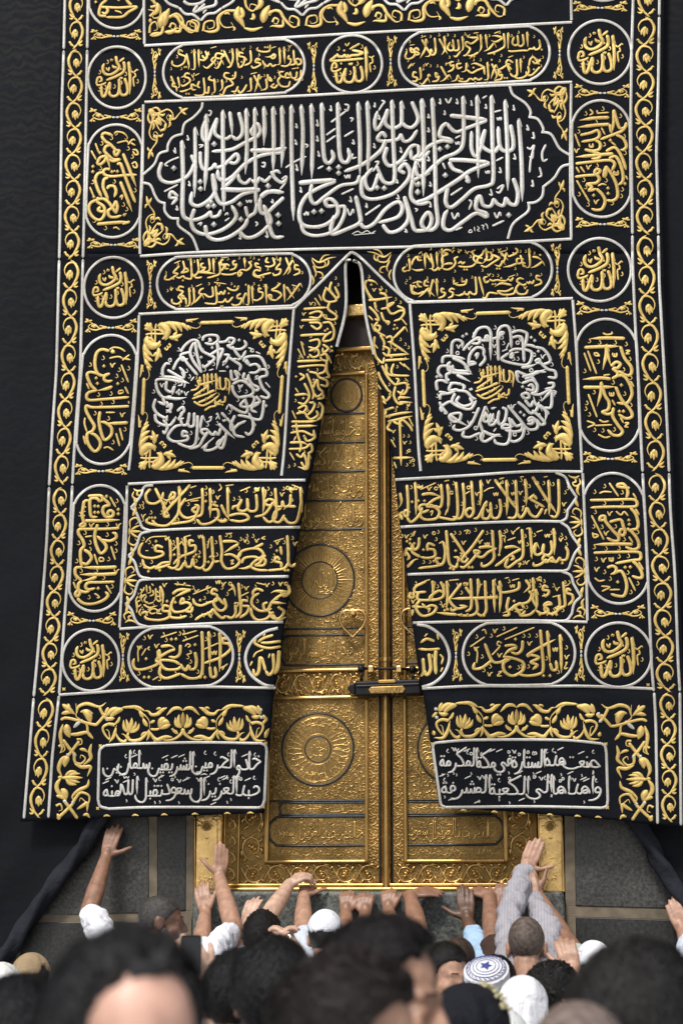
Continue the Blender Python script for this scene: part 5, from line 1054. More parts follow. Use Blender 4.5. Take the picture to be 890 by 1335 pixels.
def corner_motif(R, M, k):
    """corner bouquet of the medallion squares; local unit = side of the square; mirrored over its diagonal"""
    for mir in (False, True):
        def st(p, w, pr='leaf'):
            p = [(a / 800, b / 800) for a, b in p]
            if mir: p = [(b, a) for a, b in p]
            R.stroke(M(p), w * k, pr)
        st([(300, 8), (312, 26), (290, 40), (250, 30), (190, 8), (130, 4), (85, 18)], 3.6, 'drop')
        st([(268, 8), (255, 0), (232, -2), (278, -8), (300, -14)], 3.4)
        st([(110, 8), (150, 14), (185, 56)], 7.0); st([(150, 6), (190, 22), (212, 58)], 6.6); st([(195, 10), (225, 26), (246, 52)], 5.6)
        st([(235, 22), (250, 36), (262, 46)], 4.4)
        st([(85, 18), (90, 44), (118, 62), (134, 84), (120, 100)], 4.0, 'horn')
        st([(72, 20), (104, 20), (128, 48), (120, 82), (100, 92)], 10.5)
        st([(138, 84), (170, 86), (214, 70)], 6.4); st([(162, 84), (176, 66), (184, 54)], 4.8); st([(166, 88), (182, 98), (192, 106)], 4.4)
        st([(0, 14), (30, 26), (52, 44)], 6.6); st([(34, 0), (34, 24), (40, 48)], 5.2)
        st([(8, 66), (40, 62), (90, 64), (132, 62)], 2.6, 'round'); st([(12, 40), (60, 42), (110, 44)], 2.2, 'round')
        st([(140, 118), (152, 130), (140, 140), (128, 132)], 3.2, 'horn')


def bil(c):
    (x0, y0), (x1, y1), (x2, y2), (x3, y3) = c      # TL TR BR BL
    return lambda u, v: ((x0 * (1 - u) + x1 * u) * (1 - v) + (x3 * (1 - u) + x2 * u) * v,
                         (y0 * (1 - u) + y1 * u) * (1 - v) + (y3 * (1 - u) + y2 * u) * v)


for quad in ([(188.5, 420.5), (376.5, 414.5), (361, 613), (180.5, 612.5)], [(545, 408.5), (738, 402), (747, 601), (553.5, 603.5)]):
    B = bil(quad)
    R = R_(rise=.42)
    for fu, fv in ((0, 0), (1, 0), (0, 1), (1, 1)):
        M = lambda p: [B(1 - a if fu else a, 1 - b if fv else b) for a, b in p]
        corner_motif(R, M, 1.0)
    for p in ([(.385, .014), (.62, .014)], [(.385, .986), (.62, .986)], [(.014, .375), (.014, .63)], [(.986, .375), (.986, .63)]):
        R.stroke([B(*q) for q in p], 4.6, 'round')
    R.build('corner_bouquet', M_GOLD, curtain)


# triangular fillings round the lobed frame
def spandrel(R, o, ux, uy):
    """dense little tree of coils filling a corner; local unit = leg of the triangle"""
    M0 = tmap(o, ux, uy)
    for mir in (False, True):
        def st(p, w, pr='leaf'):
            R.stroke(M0([(b, a) if mir else (a, b) for a, b in p]), w * 1.4, pr)
        st([(.02, .02), (.20, .10), (.36, .06), (.50, .02), (.62, .08), (.66, .20), (.56, .26), (.48, .18), (.54, .12)], 2.3, 'horn')
        st([(.55, .22), (.70, .22), (.84, .10), (.98, .02)], 2.2, 'horn'); st([(.84, .10), (.94, .04), (1.06, .0)], 3.0); st([(.88, .06), (.86, .0), (.80, -.02)], 2.2); st([(.90, .08), (.98, .12), (1.02, .14)], 2.2)
        st([(.06, .0), (.20, -.02), (.30, .06), (.26, .16), (.40, .26), (.50, .34)], 2.4); st([(.46, .30), (.44, .42), (.36, .46)], 2.8); st([(.28, .12), (.38, .14), (.44, .10)], 2.4)
        st([(.0, .0), (.10, .06), (.14, .14)], 4.0); st([(.02, .12), (.14, .14), (.26, .12)], 3.2); st([(.10, .26), (.24, .28), (.34, .36)], 2.6); st([(.56, .26), (.58, .34), (.52, .40)], 2.4)
        st([(.20, .20), (.30, .24), (.32, .34)], 2.8); st([(.54, .14), (.60, .18), (.58, .24)], 3.2)


R = R_(rise=.42)
for q in (((194.5, 142), (48, -1), (-1, 62)), ((188, 321), (50, -2), (3, -62)), ((737, 114), (-48, 3), (1, 66)), ((734.5, 300), (-49, 2), (0, -62))):
    R = R_(rise=.42); spandrel(R, *q); R.build('spandrel_ornament', M_GOLD, curtain)
# small sprays above the slit
R = R_(rise=.42)
for o, ux, uy in (((392, 338), (1, .0), (0, 1)), ((524, 331), (-1, .0), (0, 1))):
    M = tmap(o, ux, uy)
    for p, w in (([(14, -2), (24, 4), (36, -1), (46, -3)], 2.6), ([(14, 0), (20, 10), (30, 10), (32, 4), (26, 4)], 2.2), ([(36, 0), (36, 6), (32, 10)], 2.4), ([(16, 8), (20, 18), (18, 24)], 2.6), ([(20, 16), (27, 18), (29, 23), (24, 25)], 2.2), ([(14, 20), (17, 28), (15, 34)], 2.6), ([(24, 4), (30, -4), (38, -6)], 2.2)):
        R.stroke(M(p), w, 'leaf')
R.build('spandrel_ornament', M_GOLD, curtain)


# fillings between the lobed ends of the three rows
def lobe_fill(R, c, sgn):
    for (x, y, dx) in c:
        M = tmap((x, y), (sgn, 0), (dx, 1))
        for p, w in (([(0, -20), (3, -28), (2, -34)], 4.4), ([(0, 20), (3, 28), (2, 34)], 4.4), ([(-2, -4), (-3, -14), (4, -18), (8, -13), (4, -9)], 2.6), ([(-2, 4), (-3, 14), (4, 18), (8, 13), (4, 9)], 2.6),
                     ([(-3, 0), (5, 0), (13, 0)], 3.6), ([(-2, -1), (5, -6), (11, -8)], 3.0), ([(-2, 1), (5, 6), (11, 8)], 3.0), ([(-3, -5), (-3, 0), (-3, 5)], 2.6)):
            R.stroke(M(p), w, 'leaf')


R = R_(rise=.42)
lobe_fill(R, [(172, 693, -.06), (166.5, 757, -.06)], 1)
for (x, y, s) in ((175, 637, 1), (164, 812, -1)):
    for p, w in (([(-1, 0), (4, 3), (10, 2), (14, -1)], 2.8), ([(0, 3), (-2, 10), (4, 14), (8, 10), (4, 7)], 2.6), ([(0, 12), (2, 20), (-1, 26)], 4.0), ([(5, 3), (4, 8), (9, 9)], 2.6)):
        R.stroke([(x + a, y + s * b) for a, b in p], w, 'leaf')
lobe_fill(R, [(754.5, 681, .06), (758.5, 745, .06)], -1)
for (x, y, s) in ((754, 620, 1), (760, 806, -1)):
    for p, w in (([(1, 0), (-4, 3), (-10, 2), (-14, -1)], 2.8), ([(0, 3), (2, 10), (-4, 14), (-8, 10), (-4, 7)], 2.6), ([(0, 12), (-2, 20), (1, 26)], 4.0), ([(-5, 3), (-4, 8), (-9, 9)], 2.6)):
        R.stroke([(x + a, y + s * b) for a, b in p], w, 'leaf')
R.build('lobe_ornament', M_GOLD, curtain)


# ---- the flower band along the foot
def flower_half(st):
    """half of the symmetrical bouquet, in units of the traced drawing (104 px wide half = 540 units)"""
    st([(0, 62), (-3, 10), (0, -58)], 7.0, 'horn') if False else None
    st([(0, 50), (0, 0), (0, -52)], 6.2, 'leaf')
    st([(8, 50), (32, 20), (26, -36)], 5.0); st([(6, 56), (46, 34), (52, -16)], 4.6)
    st([(0, 60), (4, 78), (0, 96)], 4.0, 'round')
    st([(2, 84), (22, 108), (60, 132), (112, 140), (160, 128)], 4.4, 'horn'); st([(74, 58), (60, 84), (38, 96), (44, 72)], 3.0, 'horn'); st([(30, 100), (50, 80), (74, 60)], 2.4)
    st([(70, 120), (120, 118), (180, 136), (216, 96), (232, 66)], 5.6, 'leaf'); st([(184, 136), (192, 150), (182, 156)], 3.4)
    st([(0, -60), (26, -76), (66, -72), (104, -36), (112, -28)], 4.6, 'leaf'); st([(60, -74), (80, -60), (86, -42)], 3.2)
    st([(108, -82), (140, -64), (168, -40), (210, -34), (236, -58), (262, -62)], 4.8, 'leaf'); st([(146, -78), (172, -76), (180, -66)], 3.0); st([(120, -80), (150, -58), (180, -48)], 5.0)
    st([(90, 30), (130, 16), (162, 56)], 8.4); st([(118, -10), (146, 6), (164, 52)], 8.0); st([(84, 34), (120, 46), (158, 62)], 6.4); st([(158, 62), (190, 66), (222, 62)], 3.2, 'round')
    st([(226, 62), (228, 10), (262, -34), (330, -84), (412, -86)], 4.0, 'drop'); st([(258, -60), (310, -86), (366, -88), (420, -84)], 4.6, 'leaf')
    st([(240, 46), (262, 10), (272, -14)], 5.0); st([(268, -14), (286, -44), (300, -60)], 5.0); st([(190, 4), (206, 14), (226, 20)], 4.2)
    st([(228, 64), (250, 96), (296, 134), (356, 136), (396, 100), (416, 92)], 4.4, 'leaf'); st([(238, 84), (262, 88), (280, 104), (264, 114)], 3.2); st([(230, 70), (232, 110), (246, 140)], 3.4)
    # leaning tulip
    st([(366, 84), (350, 30), (346, -16)], 6.2); st([(362, 82), (326, 46), (318, 8)], 4.6); st([(358, 86), (310, 62), (296, 22)], 4.4); st([(370, 80), (374, 40), (384, -8)], 4.8); st([(374, 84), (398, 50), (402, -2)], 4.4); st([(366, 84), (376, 106), (360, 130)], 3.4, 'round')
    # leaf towards the crossing, and the coils under it
    st([(404, -74), (450, -62), (496, -18)], 8.0); st([(430, -80), (480, -66), (524, -26)], 7.4); st([(462, -14), (500, -10), (528, -22)], 5.4); st([(504, -90), (516, -60), (530, -30)], 5.0)
    st([(426, -24), (440, 8), (458, 24), (450, 34)], 3.8); st([(448, 34), (460, 70), (434, 126), (398, 148), (384, 128)], 5.0, 'drop'); st([(462, 32), (504, 26), (540, 46), (534, 84), (498, 128), (502, 74), (520, 62)], 4.4, 'horn')
    st([(452, 50), (470, 110), (500, 150), (560, 148), (596, 136)], 4.6, 'leaf'); st([(556, 134), (566, 100), (584, 66)], 5.2)
    st([(538, -24), (570, 10), (606, 44)], 4.0, 'round'); st([(538, 36), (572, 0), (608, -46)], 4.0, 'round')


def flower_band(name, cx, cy, k, lim, tilt):
    R = R_(rise=.42)
    for sg in (1, -1):
        def st(p, w, pr='leaf'):
            q = [(cx + sg * a * k, cy + b * k + tilt * sg * a * k) for a, b in p]
            if any(not (lim[0] < x < lim[1]) for x, y in q):
                q = [(x, y) for x, y in q if lim[0] < x < lim[1]]
                if len(q) < 2: return
            R.stroke(q, w * 1.02, pr)
        flower_half(st)
    return R


def end_block(R, M):
    """corner bouquet at the foot band's outer end and the upright that hangs from it (traced, 60,890 at 4.45)"""
    def st(p, w, pr='leaf'): R.stroke(M(p), w * 1.06, pr)
    st([(95, 125), (130, 150), (170, 185)], 6.5); st([(130, 120), (135, 150), (140, 180)], 4.6); st([(90, 180), (130, 172), (160, 178)], 5.0); st([(85, 215), (130, 206), (260, 240), (300, 245)], 3.6, 'round')
    st([(175, 120), (178, 170), (180, 200), (235, 240), (245, 290), (275, 325)], 4.4, 'drop'); st([(180, 180), (190, 140), (240, 122), (310, 140), (350, 115)], 4.6, 'leaf'); st([(215, 165), (245, 185), (260, 235)], 9.5); st([(200, 170), (240, 165), (275, 180)], 4.6)
    st([(310, 140), (330, 180), (355, 215)], 3.8, 'round'); st([(355, 175), (320, 215), (290, 250)], 3.8, 'round'); st([(120, 240), (125, 280), (140, 320)], 9.5); st([(100, 240), (85, 300), (95, 380), (80, 410)], 4.8, 'leaf'); st([(130, 300), (180, 300), (240, 290), (275, 320)], 4.8)
    st([(100, 330), (140, 385), (175, 425)], 4.0, 'round'); st([(195, 340), (160, 385), (130, 425)], 4.0, 'round'); st([(75, 370), (100, 360), (110, 390), (85, 408)], 3.2, 'horn'); st([(180, 330), (205, 330), (208, 355), (180, 365)], 3.0, 'horn')
    st([(130, 425), (95, 445), (75, 500), (95, 545)], 5.6); st([(135, 430), (115, 455), (110, 490)], 8.6); st([(165, 420), (170, 460), (205, 470), (230, 440), (205, 420), (200, 440)], 4.0, 'horn'); st([(265, 355), (255, 400), (260, 440), (215, 480)], 4.8); st([(195, 385), (225, 390), (245, 405)], 4.0)
    st([(165, 470), (210, 490), (260, 490), (240, 545)], 4.6); st([(90, 552), (140, 552), (215, 552)], 5.6); st([(110, 548), (140, 520), (180, 515)], 4.6); st([(115, 556), (140, 585), (180, 592)], 4.6); st([(125, 550), (160, 530), (200, 528)], 4.2); st([(125, 556), (160, 572), (200, 578)], 4.2); st([(70, 552), (85, 548), (100, 552)], 4.0)
    st([(90, 552), (65, 590), (70, 630), (110, 680)], 5.6); st([(90, 615), (110, 640), (120, 680)], 8.6); st([(60, 655), (90, 662), (115, 680)], 5.0); st([(250, 560), (240, 600), (190, 625), (155, 660), (165, 690)], 4.6); st([(160, 690), (200, 640), (250, 655), (245, 700), (205, 670), (195, 690)], 4.2, 'horn'); st([(180, 735), (215, 715), (240, 700), (240, 750)], 4.6)
    st([(110, 690), (150, 740), (185, 790)], 4.0, 'round'); st([(160, 700), (110, 750), (65, 790)], 4.0, 'round'); st([(60, 715), (85, 705), (95, 735), (75, 745)], 3.2, 'horn'); st([(215, 770), (240, 765), (255, 785)], 4.0); st([(65, 760), (80, 785), (70, 795)], 4.4)


def knots(R, pts):
    for (a, b) in pts: R.stroke([a, b], 5.0, 'leaf')


ML = lambda p: [(60 + x / 4.45, 890 + y / 4.45) for x, y in p]
R = flower_band('flower_band', 238.7, 938, .1925, (134, 352), -.012)
R.build('flower_band', M_GOLD, curtain)
R = R_(rise=.42)
end_block(R, ML)
R.build('corner_spray', M_GOLD, curtain)
R = R_(rise=.42)
for x0 in (135, 172, 210, 250, 292, 322): R.stroke([(x0, 1064.5 - (x0 - 135) * .02), (x0 + 4, 1063 - (x0 - 135) * .02), (x0 + 9, 1064.3 - (x0 - 135) * .02)], 2.6, 'leaf')
for (x, y) in ((131, 972.5), (346.5, 969), (127.5, 1054), (343, 1052), (83.5, 898.5)):
    R.stroke([(x - 2, y - 2), (x + 2.4, y + 2)], 2.6, 'leaf'); R.stroke([(x - 2, y + 2), (x + 2.4, y - 2)], 2.6, 'leaf')
R.build('hem_sprig', M_GOLD, curtain)
R = R_()
knots(R, [(z[0], z[1]) for z in (ML([(358, 165), (376, 180)]), ML([(346, 205), (366, 222)]), ML([(160, 262), (214, 212)]), ML([(120, 412), (138, 428)]), ML([(156, 410), (178, 426)]), ML([(100, 682), (124, 698)]), ML([(148, 690), (168, 702)]), [(338, 924), (342, 927)], [(339, 934), (343, 937)])])
R.build('band_knot', M_SILV, curtain)

MR = lambda p: [(853 - 7 - (x - 60) / 4.45 * 1.0 + 3.0 + .02 * (y - 300) / 4.45, 892 + y / 4.45) for x, y in p]
R = flower_band('flower_band', 673, 934, .1925, (563, 783), .008)
R.build('flower_band', M_GOLD, curtain)
R = R_(rise=.42)
end_block(R, MR)
R.build('corner_spray', M_GOLD, curtain)
R = R_(rise=.42)
for x0 in (775, 748, 712, 676, 640, 600): R.stroke([(x0, 1057 + (x0 - 600) * .05), (x0 + 4, 1056 + (x0 - 600) * .05), (x0 + 9, 1057.6 + (x0 - 600) * .05)], 2.6, 'leaf')
for (x, y) in ((563, 970), (789, 970), (576, 1053), (791, 1053), (844, 893)):
    R.stroke([(x - 2, y - 2), (x + 2.4, y + 2)], 2.6, 'leaf'); R.stroke([(x - 2, y + 2), (x + 2.4, y - 2)], 2.6, 'leaf')
R.build('hem_sprig', M_GOLD, curtain)
R = R_()
knots(R, [(z[0], z[1]) for z in (MR([(358, 165), (376, 180)]), MR([(346, 205), (366, 222)]), MR([(160, 262), (214, 212)]), MR([(120, 412), (138, 428)]), MR([(156, 410), (178, 426)]), MR([(100, 682), (124, 698)]), MR([(148, 690), (168, 702)]), [(566, 923), (570, 926)], [(567, 934), (571, 937)])])
R.build('band_knot', M_SILV, curtain)


# ---- the great scroll band cut by the top of the picture (traced at 190,0 scale 3.87)
R = R_(rise=.42)
def top_unit(M):
    def st(p, w, pr='leaf'): R.stroke(M(p), w, pr)
    st([(290, 160), (300, 118), (340, 110), (345, 140), (318, 150), (310, 135)], 3.4, 'horn'); st([(290, 158), (330, 165), (365, 150), (365, 95), (400, 62), (450, 60)], 4.4, 'leaf')
    st([(450, 58), (400, 62), (372, 100), (395, 140), (440, 138), (430, 115)], 3.8, 'horn'); st([(440, 138), (450, 150), (440, 158)], 3.2); st([(395, 75), (415, 70), (425, 80)], 3.0)
    st([(470, 35), (460, 80), (480, 110), (500, 145)], 9.0); st([(480, 40), (490, 80), (470, 100)], 6.0); st([(495, 145), (540, 155), (590, 140)], 4.6)
    st([(500, -5), (510, 40), (540, 60), (560, 35), (530, 25), (525, 45)], 3.8, 'horn'); st([(540, 70), (545, 95), (525, 100)], 5.0); st([(575, -10), (580, 25), (555, 55)], 8.0)
    st([(590, 120), (600, 75), (625, 30)], 11.0); st([(600, 90), (630, 65), (655, 60)], 5.0); st([(625, 85), (640, 60), (675, 62), (700, 100), (740, 140), (770, 135)], 4.4, 'leaf')
    st([(690, 100), (690, 135), (640, 135), (625, 140)], 4.0); st([(640, 115), (650, 95), (670, 105), (660, 125), (645, 120)], 3.4, 'horn'); st([(770, 135), (770, 100), (735, 85), (725, 110), (745, 120)], 3.8, 'horn')
for dx in (0, 518, -518, 1036):
    top_unit(lambda p, dx=dx: [(min(max(190 + (x + dx) / 3.87, 60), 744), y / 3.87 - (dx / 3.87) * .052 - 1) for x, y in p if 192 < 190 + (x + dx) / 3.87 < 741] or [(300, -160), (301, -160)])
def tl(p, w, pr='leaf'): R.stroke([(190 + x / 3.87, y / 3.87 - 1) for x, y in p], w, pr)
tl([(20, 180), (40, 185), (80, 170), (90, 130), (115, 60)], 4.2); tl([(90, 140), (100, 90), (120, 45)], 10.0); tl([(120, 90), (160, 75), (190, 110), (180, 150), (150, 140)], 4.4, 'horn'); tl([(180, 110), (210, 150), (260, 165)], 4.4); tl([(260, 165), (268, 120), (235, 105), (225, 130), (245, 140)], 3.6, 'horn'); tl([(95, 165), (130, 165), (160, 145)], 6)
tl([(25, 40), (70, 35), (72, 85), (40, 95), (35, 65), (55, 65)], 3.6, 'horn'); tl([(20, 170), (25, 130), (50, 115), (60, 150), (40, 160)], 3.6, 'horn'); tl([(20, -10), (40, 10), (60, 40)], 4.4)
R.build('scroll_band', M_GOLD, curtain)
R = R_()
for k in range(4):
    dx = k * 132.5; dy = -dx * .05
    M = lambda p: [(190 + dx + x / 3.87, y / 3.87 + dy) for x, y in p]
    R.stroke(M([(95, -5), (120, 20), (170, 40)]), 3.6, 'round'); R.stroke(M([(168, 38), (200, 70), (240, 75), (278, 105)]), 3.6, 'round'); R.stroke(M([(278, 105), (310, 72), (350, 65), (385, 40)]), 3.6, 'round'); R.stroke(M([(383, 42), (430, 15), (450, -5)]), 3.6, 'round')
    for p, w in (([(190, 5), (220, 22), (270, 18), (300, 0)], 4.6), ([(262, 25), (245, 60), (300, 40), (350, 25), (355, -5)], 4.6), ([(290, 68), (300, 55), (310, 50)], 3), ([(300, 20), (260, 55)], 4)):
        R.stroke(M(p), w, 'pen')
R.build('scroll_band_cord', M_SILV, curtain)
# ------------------------------------------------------------------ the stone wall, its ledge, and the plain black cloth
def granite(name, c, s=1.0):
    m, nt, b = mat_new(name)
    tc = N(nt, 'ShaderNodeTexCoord')
    n1 = N(nt, 'ShaderNodeTexNoise', Scale=55.0 * s, Detail=6, Roughness=.75)
    n2 = N(nt, 'ShaderNodeTexVoronoi', Scale=120.0 * s)
    n3 = N(nt, 'ShaderNodeTexNoise', Scale=1.8, Detail=5)
    for n in (n1, n2, n3): nt.links.new(tc.outputs['Object'], n.inputs['Vector'])
    r = ramp(nt, .40, .62, tuple(x * .35 for x in c), tuple(x * 2.1 for x in c))
    nt.links.new(n1.outputs['Fac'], r.inputs['Fac'])
    mx = N(nt, 'ShaderNodeMix', data_type='RGBA', blend_type='MULTIPLY')
    mx.inputs[0].default_value = .8
    nt.links.new(r.outputs['Color'], mx.inputs[6])
    r2 = ramp(nt, .3, .7, (.40, .40, .41), (1.35, 1.32, 1.25))
    nt.links.new(n3.outputs['Fac'], r2.inputs['Fac'])
    nt.links.new(r2.outputs['Color'], mx.inputs[7])
    n4 = N(nt, 'ShaderNodeTexNoise', Scale=3.2, Detail=8, Distortion=1.6, Roughness=.6); nt.links.new(tc.outputs['Object'], n4.inputs['Vector'])
    r4 = ramp(nt, .46, .50, (1, 1, 1), (1.55, 1.5, 1.42)); e4 = r4.color_ramp.elements.new(.54); e4.color = (1, 1, 1, 1)
    nt.links.new(n4.outputs['Fac'], r4.inputs['Fac'])
    m4 = N(nt, 'ShaderNodeMix', data_type='RGBA', blend_type='MULTIPLY'); m4.inputs[0].default_value = .55
    nt.links.new(mx.outputs[2], m4.inputs[6]); nt.links.new(r4.outputs['Color'], m4.inputs[7])
    nt.links.new(m4.outputs[2], b.inputs['Base Color'])
    mr = N(nt, 'ShaderNodeMapRange'); mr.inputs['To Min'].default_value = .28; mr.inputs['To Max'].default_value = .58
    nt.links.new(n3.outputs['Fac'], mr.inputs['Value']); nt.links.new(mr.outputs['Result'], b.inputs['Roughness'])
    bp = N(nt, 'ShaderNodeBump', Strength=.3, Distance=.004)
    nt.links.new(n1.outputs['Fac'], bp.inputs['Height'])
    nt.links.new(bp.outputs['Normal'], b.inputs['Normal'])
    return m


M_STONE = granite('dark_granite', (.036, .0365, .035))
M_STONE2 = granite('black_granite', (.016, .0165, .0165))
M_LEDGE = granite('grey_ledge_stone', (.078, .086, .082), 1.3)
M_JOINT = simple('tan_joint', (.15, .12, .08), .55, var=.35, vscale=14, bump=.3, bscale=90)


def slab(name, poly, yf, yb, mat, parent=None, bevel=.006, seg=2):
    """an upright slab: px outline at its front plane yf, running back to yb"""
    f = [P(x, y, yf) for x, y in poly]
    n = len(f)
    v = [tuple(p) for p in f] + [(p[0], yb, p[2]) for p in f]
    q = [tuple(range(n)), tuple(range(2 * n - 1, n - 1, -1))] + [(i, i + n, (i + 1) % n + n, (i + 1) % n) for i in range(n)]
    me = bpy.data.meshes.new(name); me.from_pydata(v, [], q)
    bm = bmesh.new(); bm.from_mesh(me)
    bmesh.ops.recalc_face_normals(bm, faces=bm.faces)
    if bevel:
        bmesh.ops.bevel(bm, geom=[e for e in bm.edges], offset=bevel, segments=seg, affect='EDGES', profile=.5)
    bm.to_mesh(me); bm.free()
    return link(name, me, mat, parent, smooth=False)


def rect(x0, y0, x1, y1): return [(x0, y0), (x1, y0), (x1, y1), (x0, y1)]


wall = empty('stone_wall', (0, .1, 0))
tag(wall, 'dark granite block wall with tan joints behind the curtain and crowd', 'wall')
# core of the building
bm = bmesh.new()
bmesh.ops.create_cube(bm, size=1, matrix=Matrix.Translation((0, 5.28, 6.5)) @ Matrix.Diagonal((13, 10, 13, 1)))
me = bpy.data.meshes.new('core'); bm.to_mesh(me); bm.free()
link('core', me, M_STONE2, wall, False)
for p, m in (([(-260, 900), (193.5, 900), (194, 1190), (-260, 1200)], M_STONE), ([(206, 900), (243, 900), (242, 1187), (205, 1188.5)], M_STONE2),
             ([(27.5, 1203), (238, 1200.5), (237, 1480), (24, 1480)], M_STONE2), ([(-260, 1209), (22, 1203), (18, 1480), (-260, 1480)], M_STONE),
             ([(747.5, 900), (1160, 900), (1160, 1192), (750, 1181)], M_STONE), ([(750, 1195.5), (900, 1200), (900, 1480), (756, 1480)], M_STONE2), ([(903, 1200), (1160, 1208), (1160, 1480), (903, 1480)], M_STONE)):
    slab('block', p, 0.0, .27, m, wall, .004)
for p in ([(193.5, 900), (206, 900), (205, 1188.5), (194, 1190)], [(243, 900), (254, 900), (252, 1187), (242, 1187)], [(-260, 1200), (252, 1187), (250, 1200.5), (-260, 1209)],
          [(238, 1200.5), (250, 1200.5), (248, 1480), (237, 1480)], [(22, 1203), (27.5, 1203), (24, 1480), (18, 1480)],
          [(733, 900), (747.5, 900), (750, 1181), (736.5, 1181)], [(736.5, 1181), (750, 1181), (1160, 1192), (1160, 1208), (750, 1195.5), (736.5, 1195.5)], [(737, 1195.5), (750, 1195.5), (756, 1480), (742, 1480)]):
    slab('joint_strip', p, .006, .27, M_JOINT, wall, .002)
slab('ledge', [(250, 1161), (734.5, 1162), (736.5, 1195.5), (740, 1480), (248, 1480), (250, 1200)], -.05, .27, M_LEDGE, wall, .022, 4)


# ---- plain black cloth that clothes the building, hitched up in a roll on both sides
def kiswah_mat():
    m, nt, b = mat_new('black_wall_cloth')
    tc = N(nt, 'ShaderNodeTexCoord')
    mp = N(nt, 'ShaderNodeMapping'); mp.inputs['Scale'].default_value = (1, 1, 1)
    nt.links.new(tc.outputs['Object'], mp.inputs['Vector'])
    # woven black-on-black zigzag bands
    w1 = N(nt, 'ShaderNodeTexWave', Scale=5.5, Distortion=9.0, Detail=3.0); w1.inputs['Detail Scale'].default_value = 2.2
    w1.bands_direction = 'Z'
    nt.links.new(mp.outputs['Vector'], w1.inputs['Vector'])
    no = N(nt, 'ShaderNodeTexNoise', Scale=2.2, Detail=6)
    nt.links.new(tc.outputs['Object'], no.inputs['Vector'])
    r = ramp(nt, .35, .65, (.0011, .0017, .0036), (.0028, .0040, .0076))
    nt.links.new(w1.outputs['Fac'], r.inputs['Fac'])
    mx = N(nt, 'ShaderNodeMix', data_type='RGBA', blend_type='MULTIPLY'); mx.inputs[0].default_value = .8
    r2 = ramp(nt, .3, .7, (.6, .6, .6), (1.3, 1.3, 1.3))
    nt.links.new(no.outputs['Fac'], r2.inputs['Fac'])
    nt.links.new(r.outputs['Color'], mx.inputs[6]); nt.links.new(r2.outputs['Color'], mx.inputs[7])
    nt.links.new(mx.outputs[2], b.inputs['Base Color'])
    rr = N(nt, 'ShaderNodeMapRange'); rr.inputs['To Min'].default_value = .6; rr.inputs['To Max'].default_value = .75
    nt.links.new(w1.outputs['Fac'], rr.inputs['Value'])
    nt.links.new(rr.outputs['Result'], b.inputs['Roughness'])
    b.inputs['Specular IOR Level'].default_value = .16
    n2 = N(nt, 'ShaderNodeTexNoise', Scale=6.0, Detail=4)
    nt.links.new(tc.outputs['Object'], n2.inputs['Vector'])
    b1 = N(nt, 'ShaderNodeBump', Strength=.22, Distance=.03); b2 = N(nt, 'ShaderNodeBump', Strength=.06, Distance=.003)
    nt.links.new(n2.outputs['Fac'], b1.inputs['Height']); nt.links.new(w1.outputs['Fac'], b2.inputs['Height'])
    nt.links.new(b1.outputs['Normal'], b2.inputs['Normal']); nt.links.new(b2.outputs['Normal'], b.inputs['Normal'])
    return m


M_KIS = kiswah_mat()
HEM_L = [(-900, 1690), (-420, 1660), (-230, 1500), (-150, 1410), (-60, 1330), (0, 1253), (20, 1227), (64, 1161), (98, 1119), (131, 1068), (160, 1030), (185, 990)]
HEM_R = [(800, 1025), (815, 1050), (832, 1077), (848, 1103), (866, 1135), (884, 1167), (896, 1190), (930, 1255), (985, 1360), (1060, 1500), (1220, 1650), (1700, 1690)]


def wall_cloth(name, hem, xa, xb, label):
    root = empty(name, P((xa + xb) / 2, 1100, -.05))
    tag(root, label, 'cloth')
    h = np.array(hem, float)
    v, q = [], []
    nx, ny = 150, 110
    dY = lambda x, y: -.045 - .012 * np.sin(x * .045 + y * .004) - .008 * np.sin(x * .013 + 1.2) - .006 * np.sin((x + y * .8) * .07) * np.clip((y - 700) / 500, 0, 1)
    for j in range(ny + 1):
        for i in range(nx + 1):
            x = xa + (xb - xa) * i / nx
            yb = np.interp(x, h[:, 0], h[:, 1])
            y = -900 + (yb + 900) * (j / ny) ** .8
            v.append(P(x, y, dY(x, y)))
    for j in range(ny):
        for i in range(nx):
            a = j * (nx + 1) + i
            q.append((a, a + 1, a + nx + 2, a + nx + 1))
    me = mesh_np('cloth', v, q)
    o = link('cloth', me, M_KIS, root)
    s = o.modifiers.new('thick', 'SOLIDIFY'); s.thickness = .008; s.offset = -1
    # the rolled hem: a twisted rope of cloth
    c = catmull(hem, 6.0)
    K = 14; vv, ff = [], []
    for k, (x, y) in enumerate(c):
        p = P(x, y, -.075)
        p2 = P(*(c[min(k + 1, len(c) - 1)]), -.075); p1 = P(*(c[max(k - 1, 0)]), -.075)
        t = Vector(p2 - p1).normalized(); n = Vector((0, -1, 0)); s2 = t.cross(n).normalized()
        for a in range(K):
            th = 2 * math.pi * a / K
            r = .040 * (1 + .20 * math.sin(3 * th + k * .42) + .08 * math.sin(k * .9 + th))
            vv.append(Vector(p) + n * math.cos(th) * r + s2 * math.sin(th) * r)
    for k in range(len(c) - 1):
        for a in range(K):
            ff.append((k * K + a, k * K + (a + 1) % K, (k + 1) * K + (a + 1) % K, (k + 1) * K + a))
    me = mesh_np('rolled_hem', vv, ff)
    bm = bmesh.new(); bm.from_mesh(me); bmesh.ops.recalc_face_normals(bm, faces=bm.faces); bm.to_mesh(me); bm.free()
    link('rolled_hem', me, M_ROLL, root)


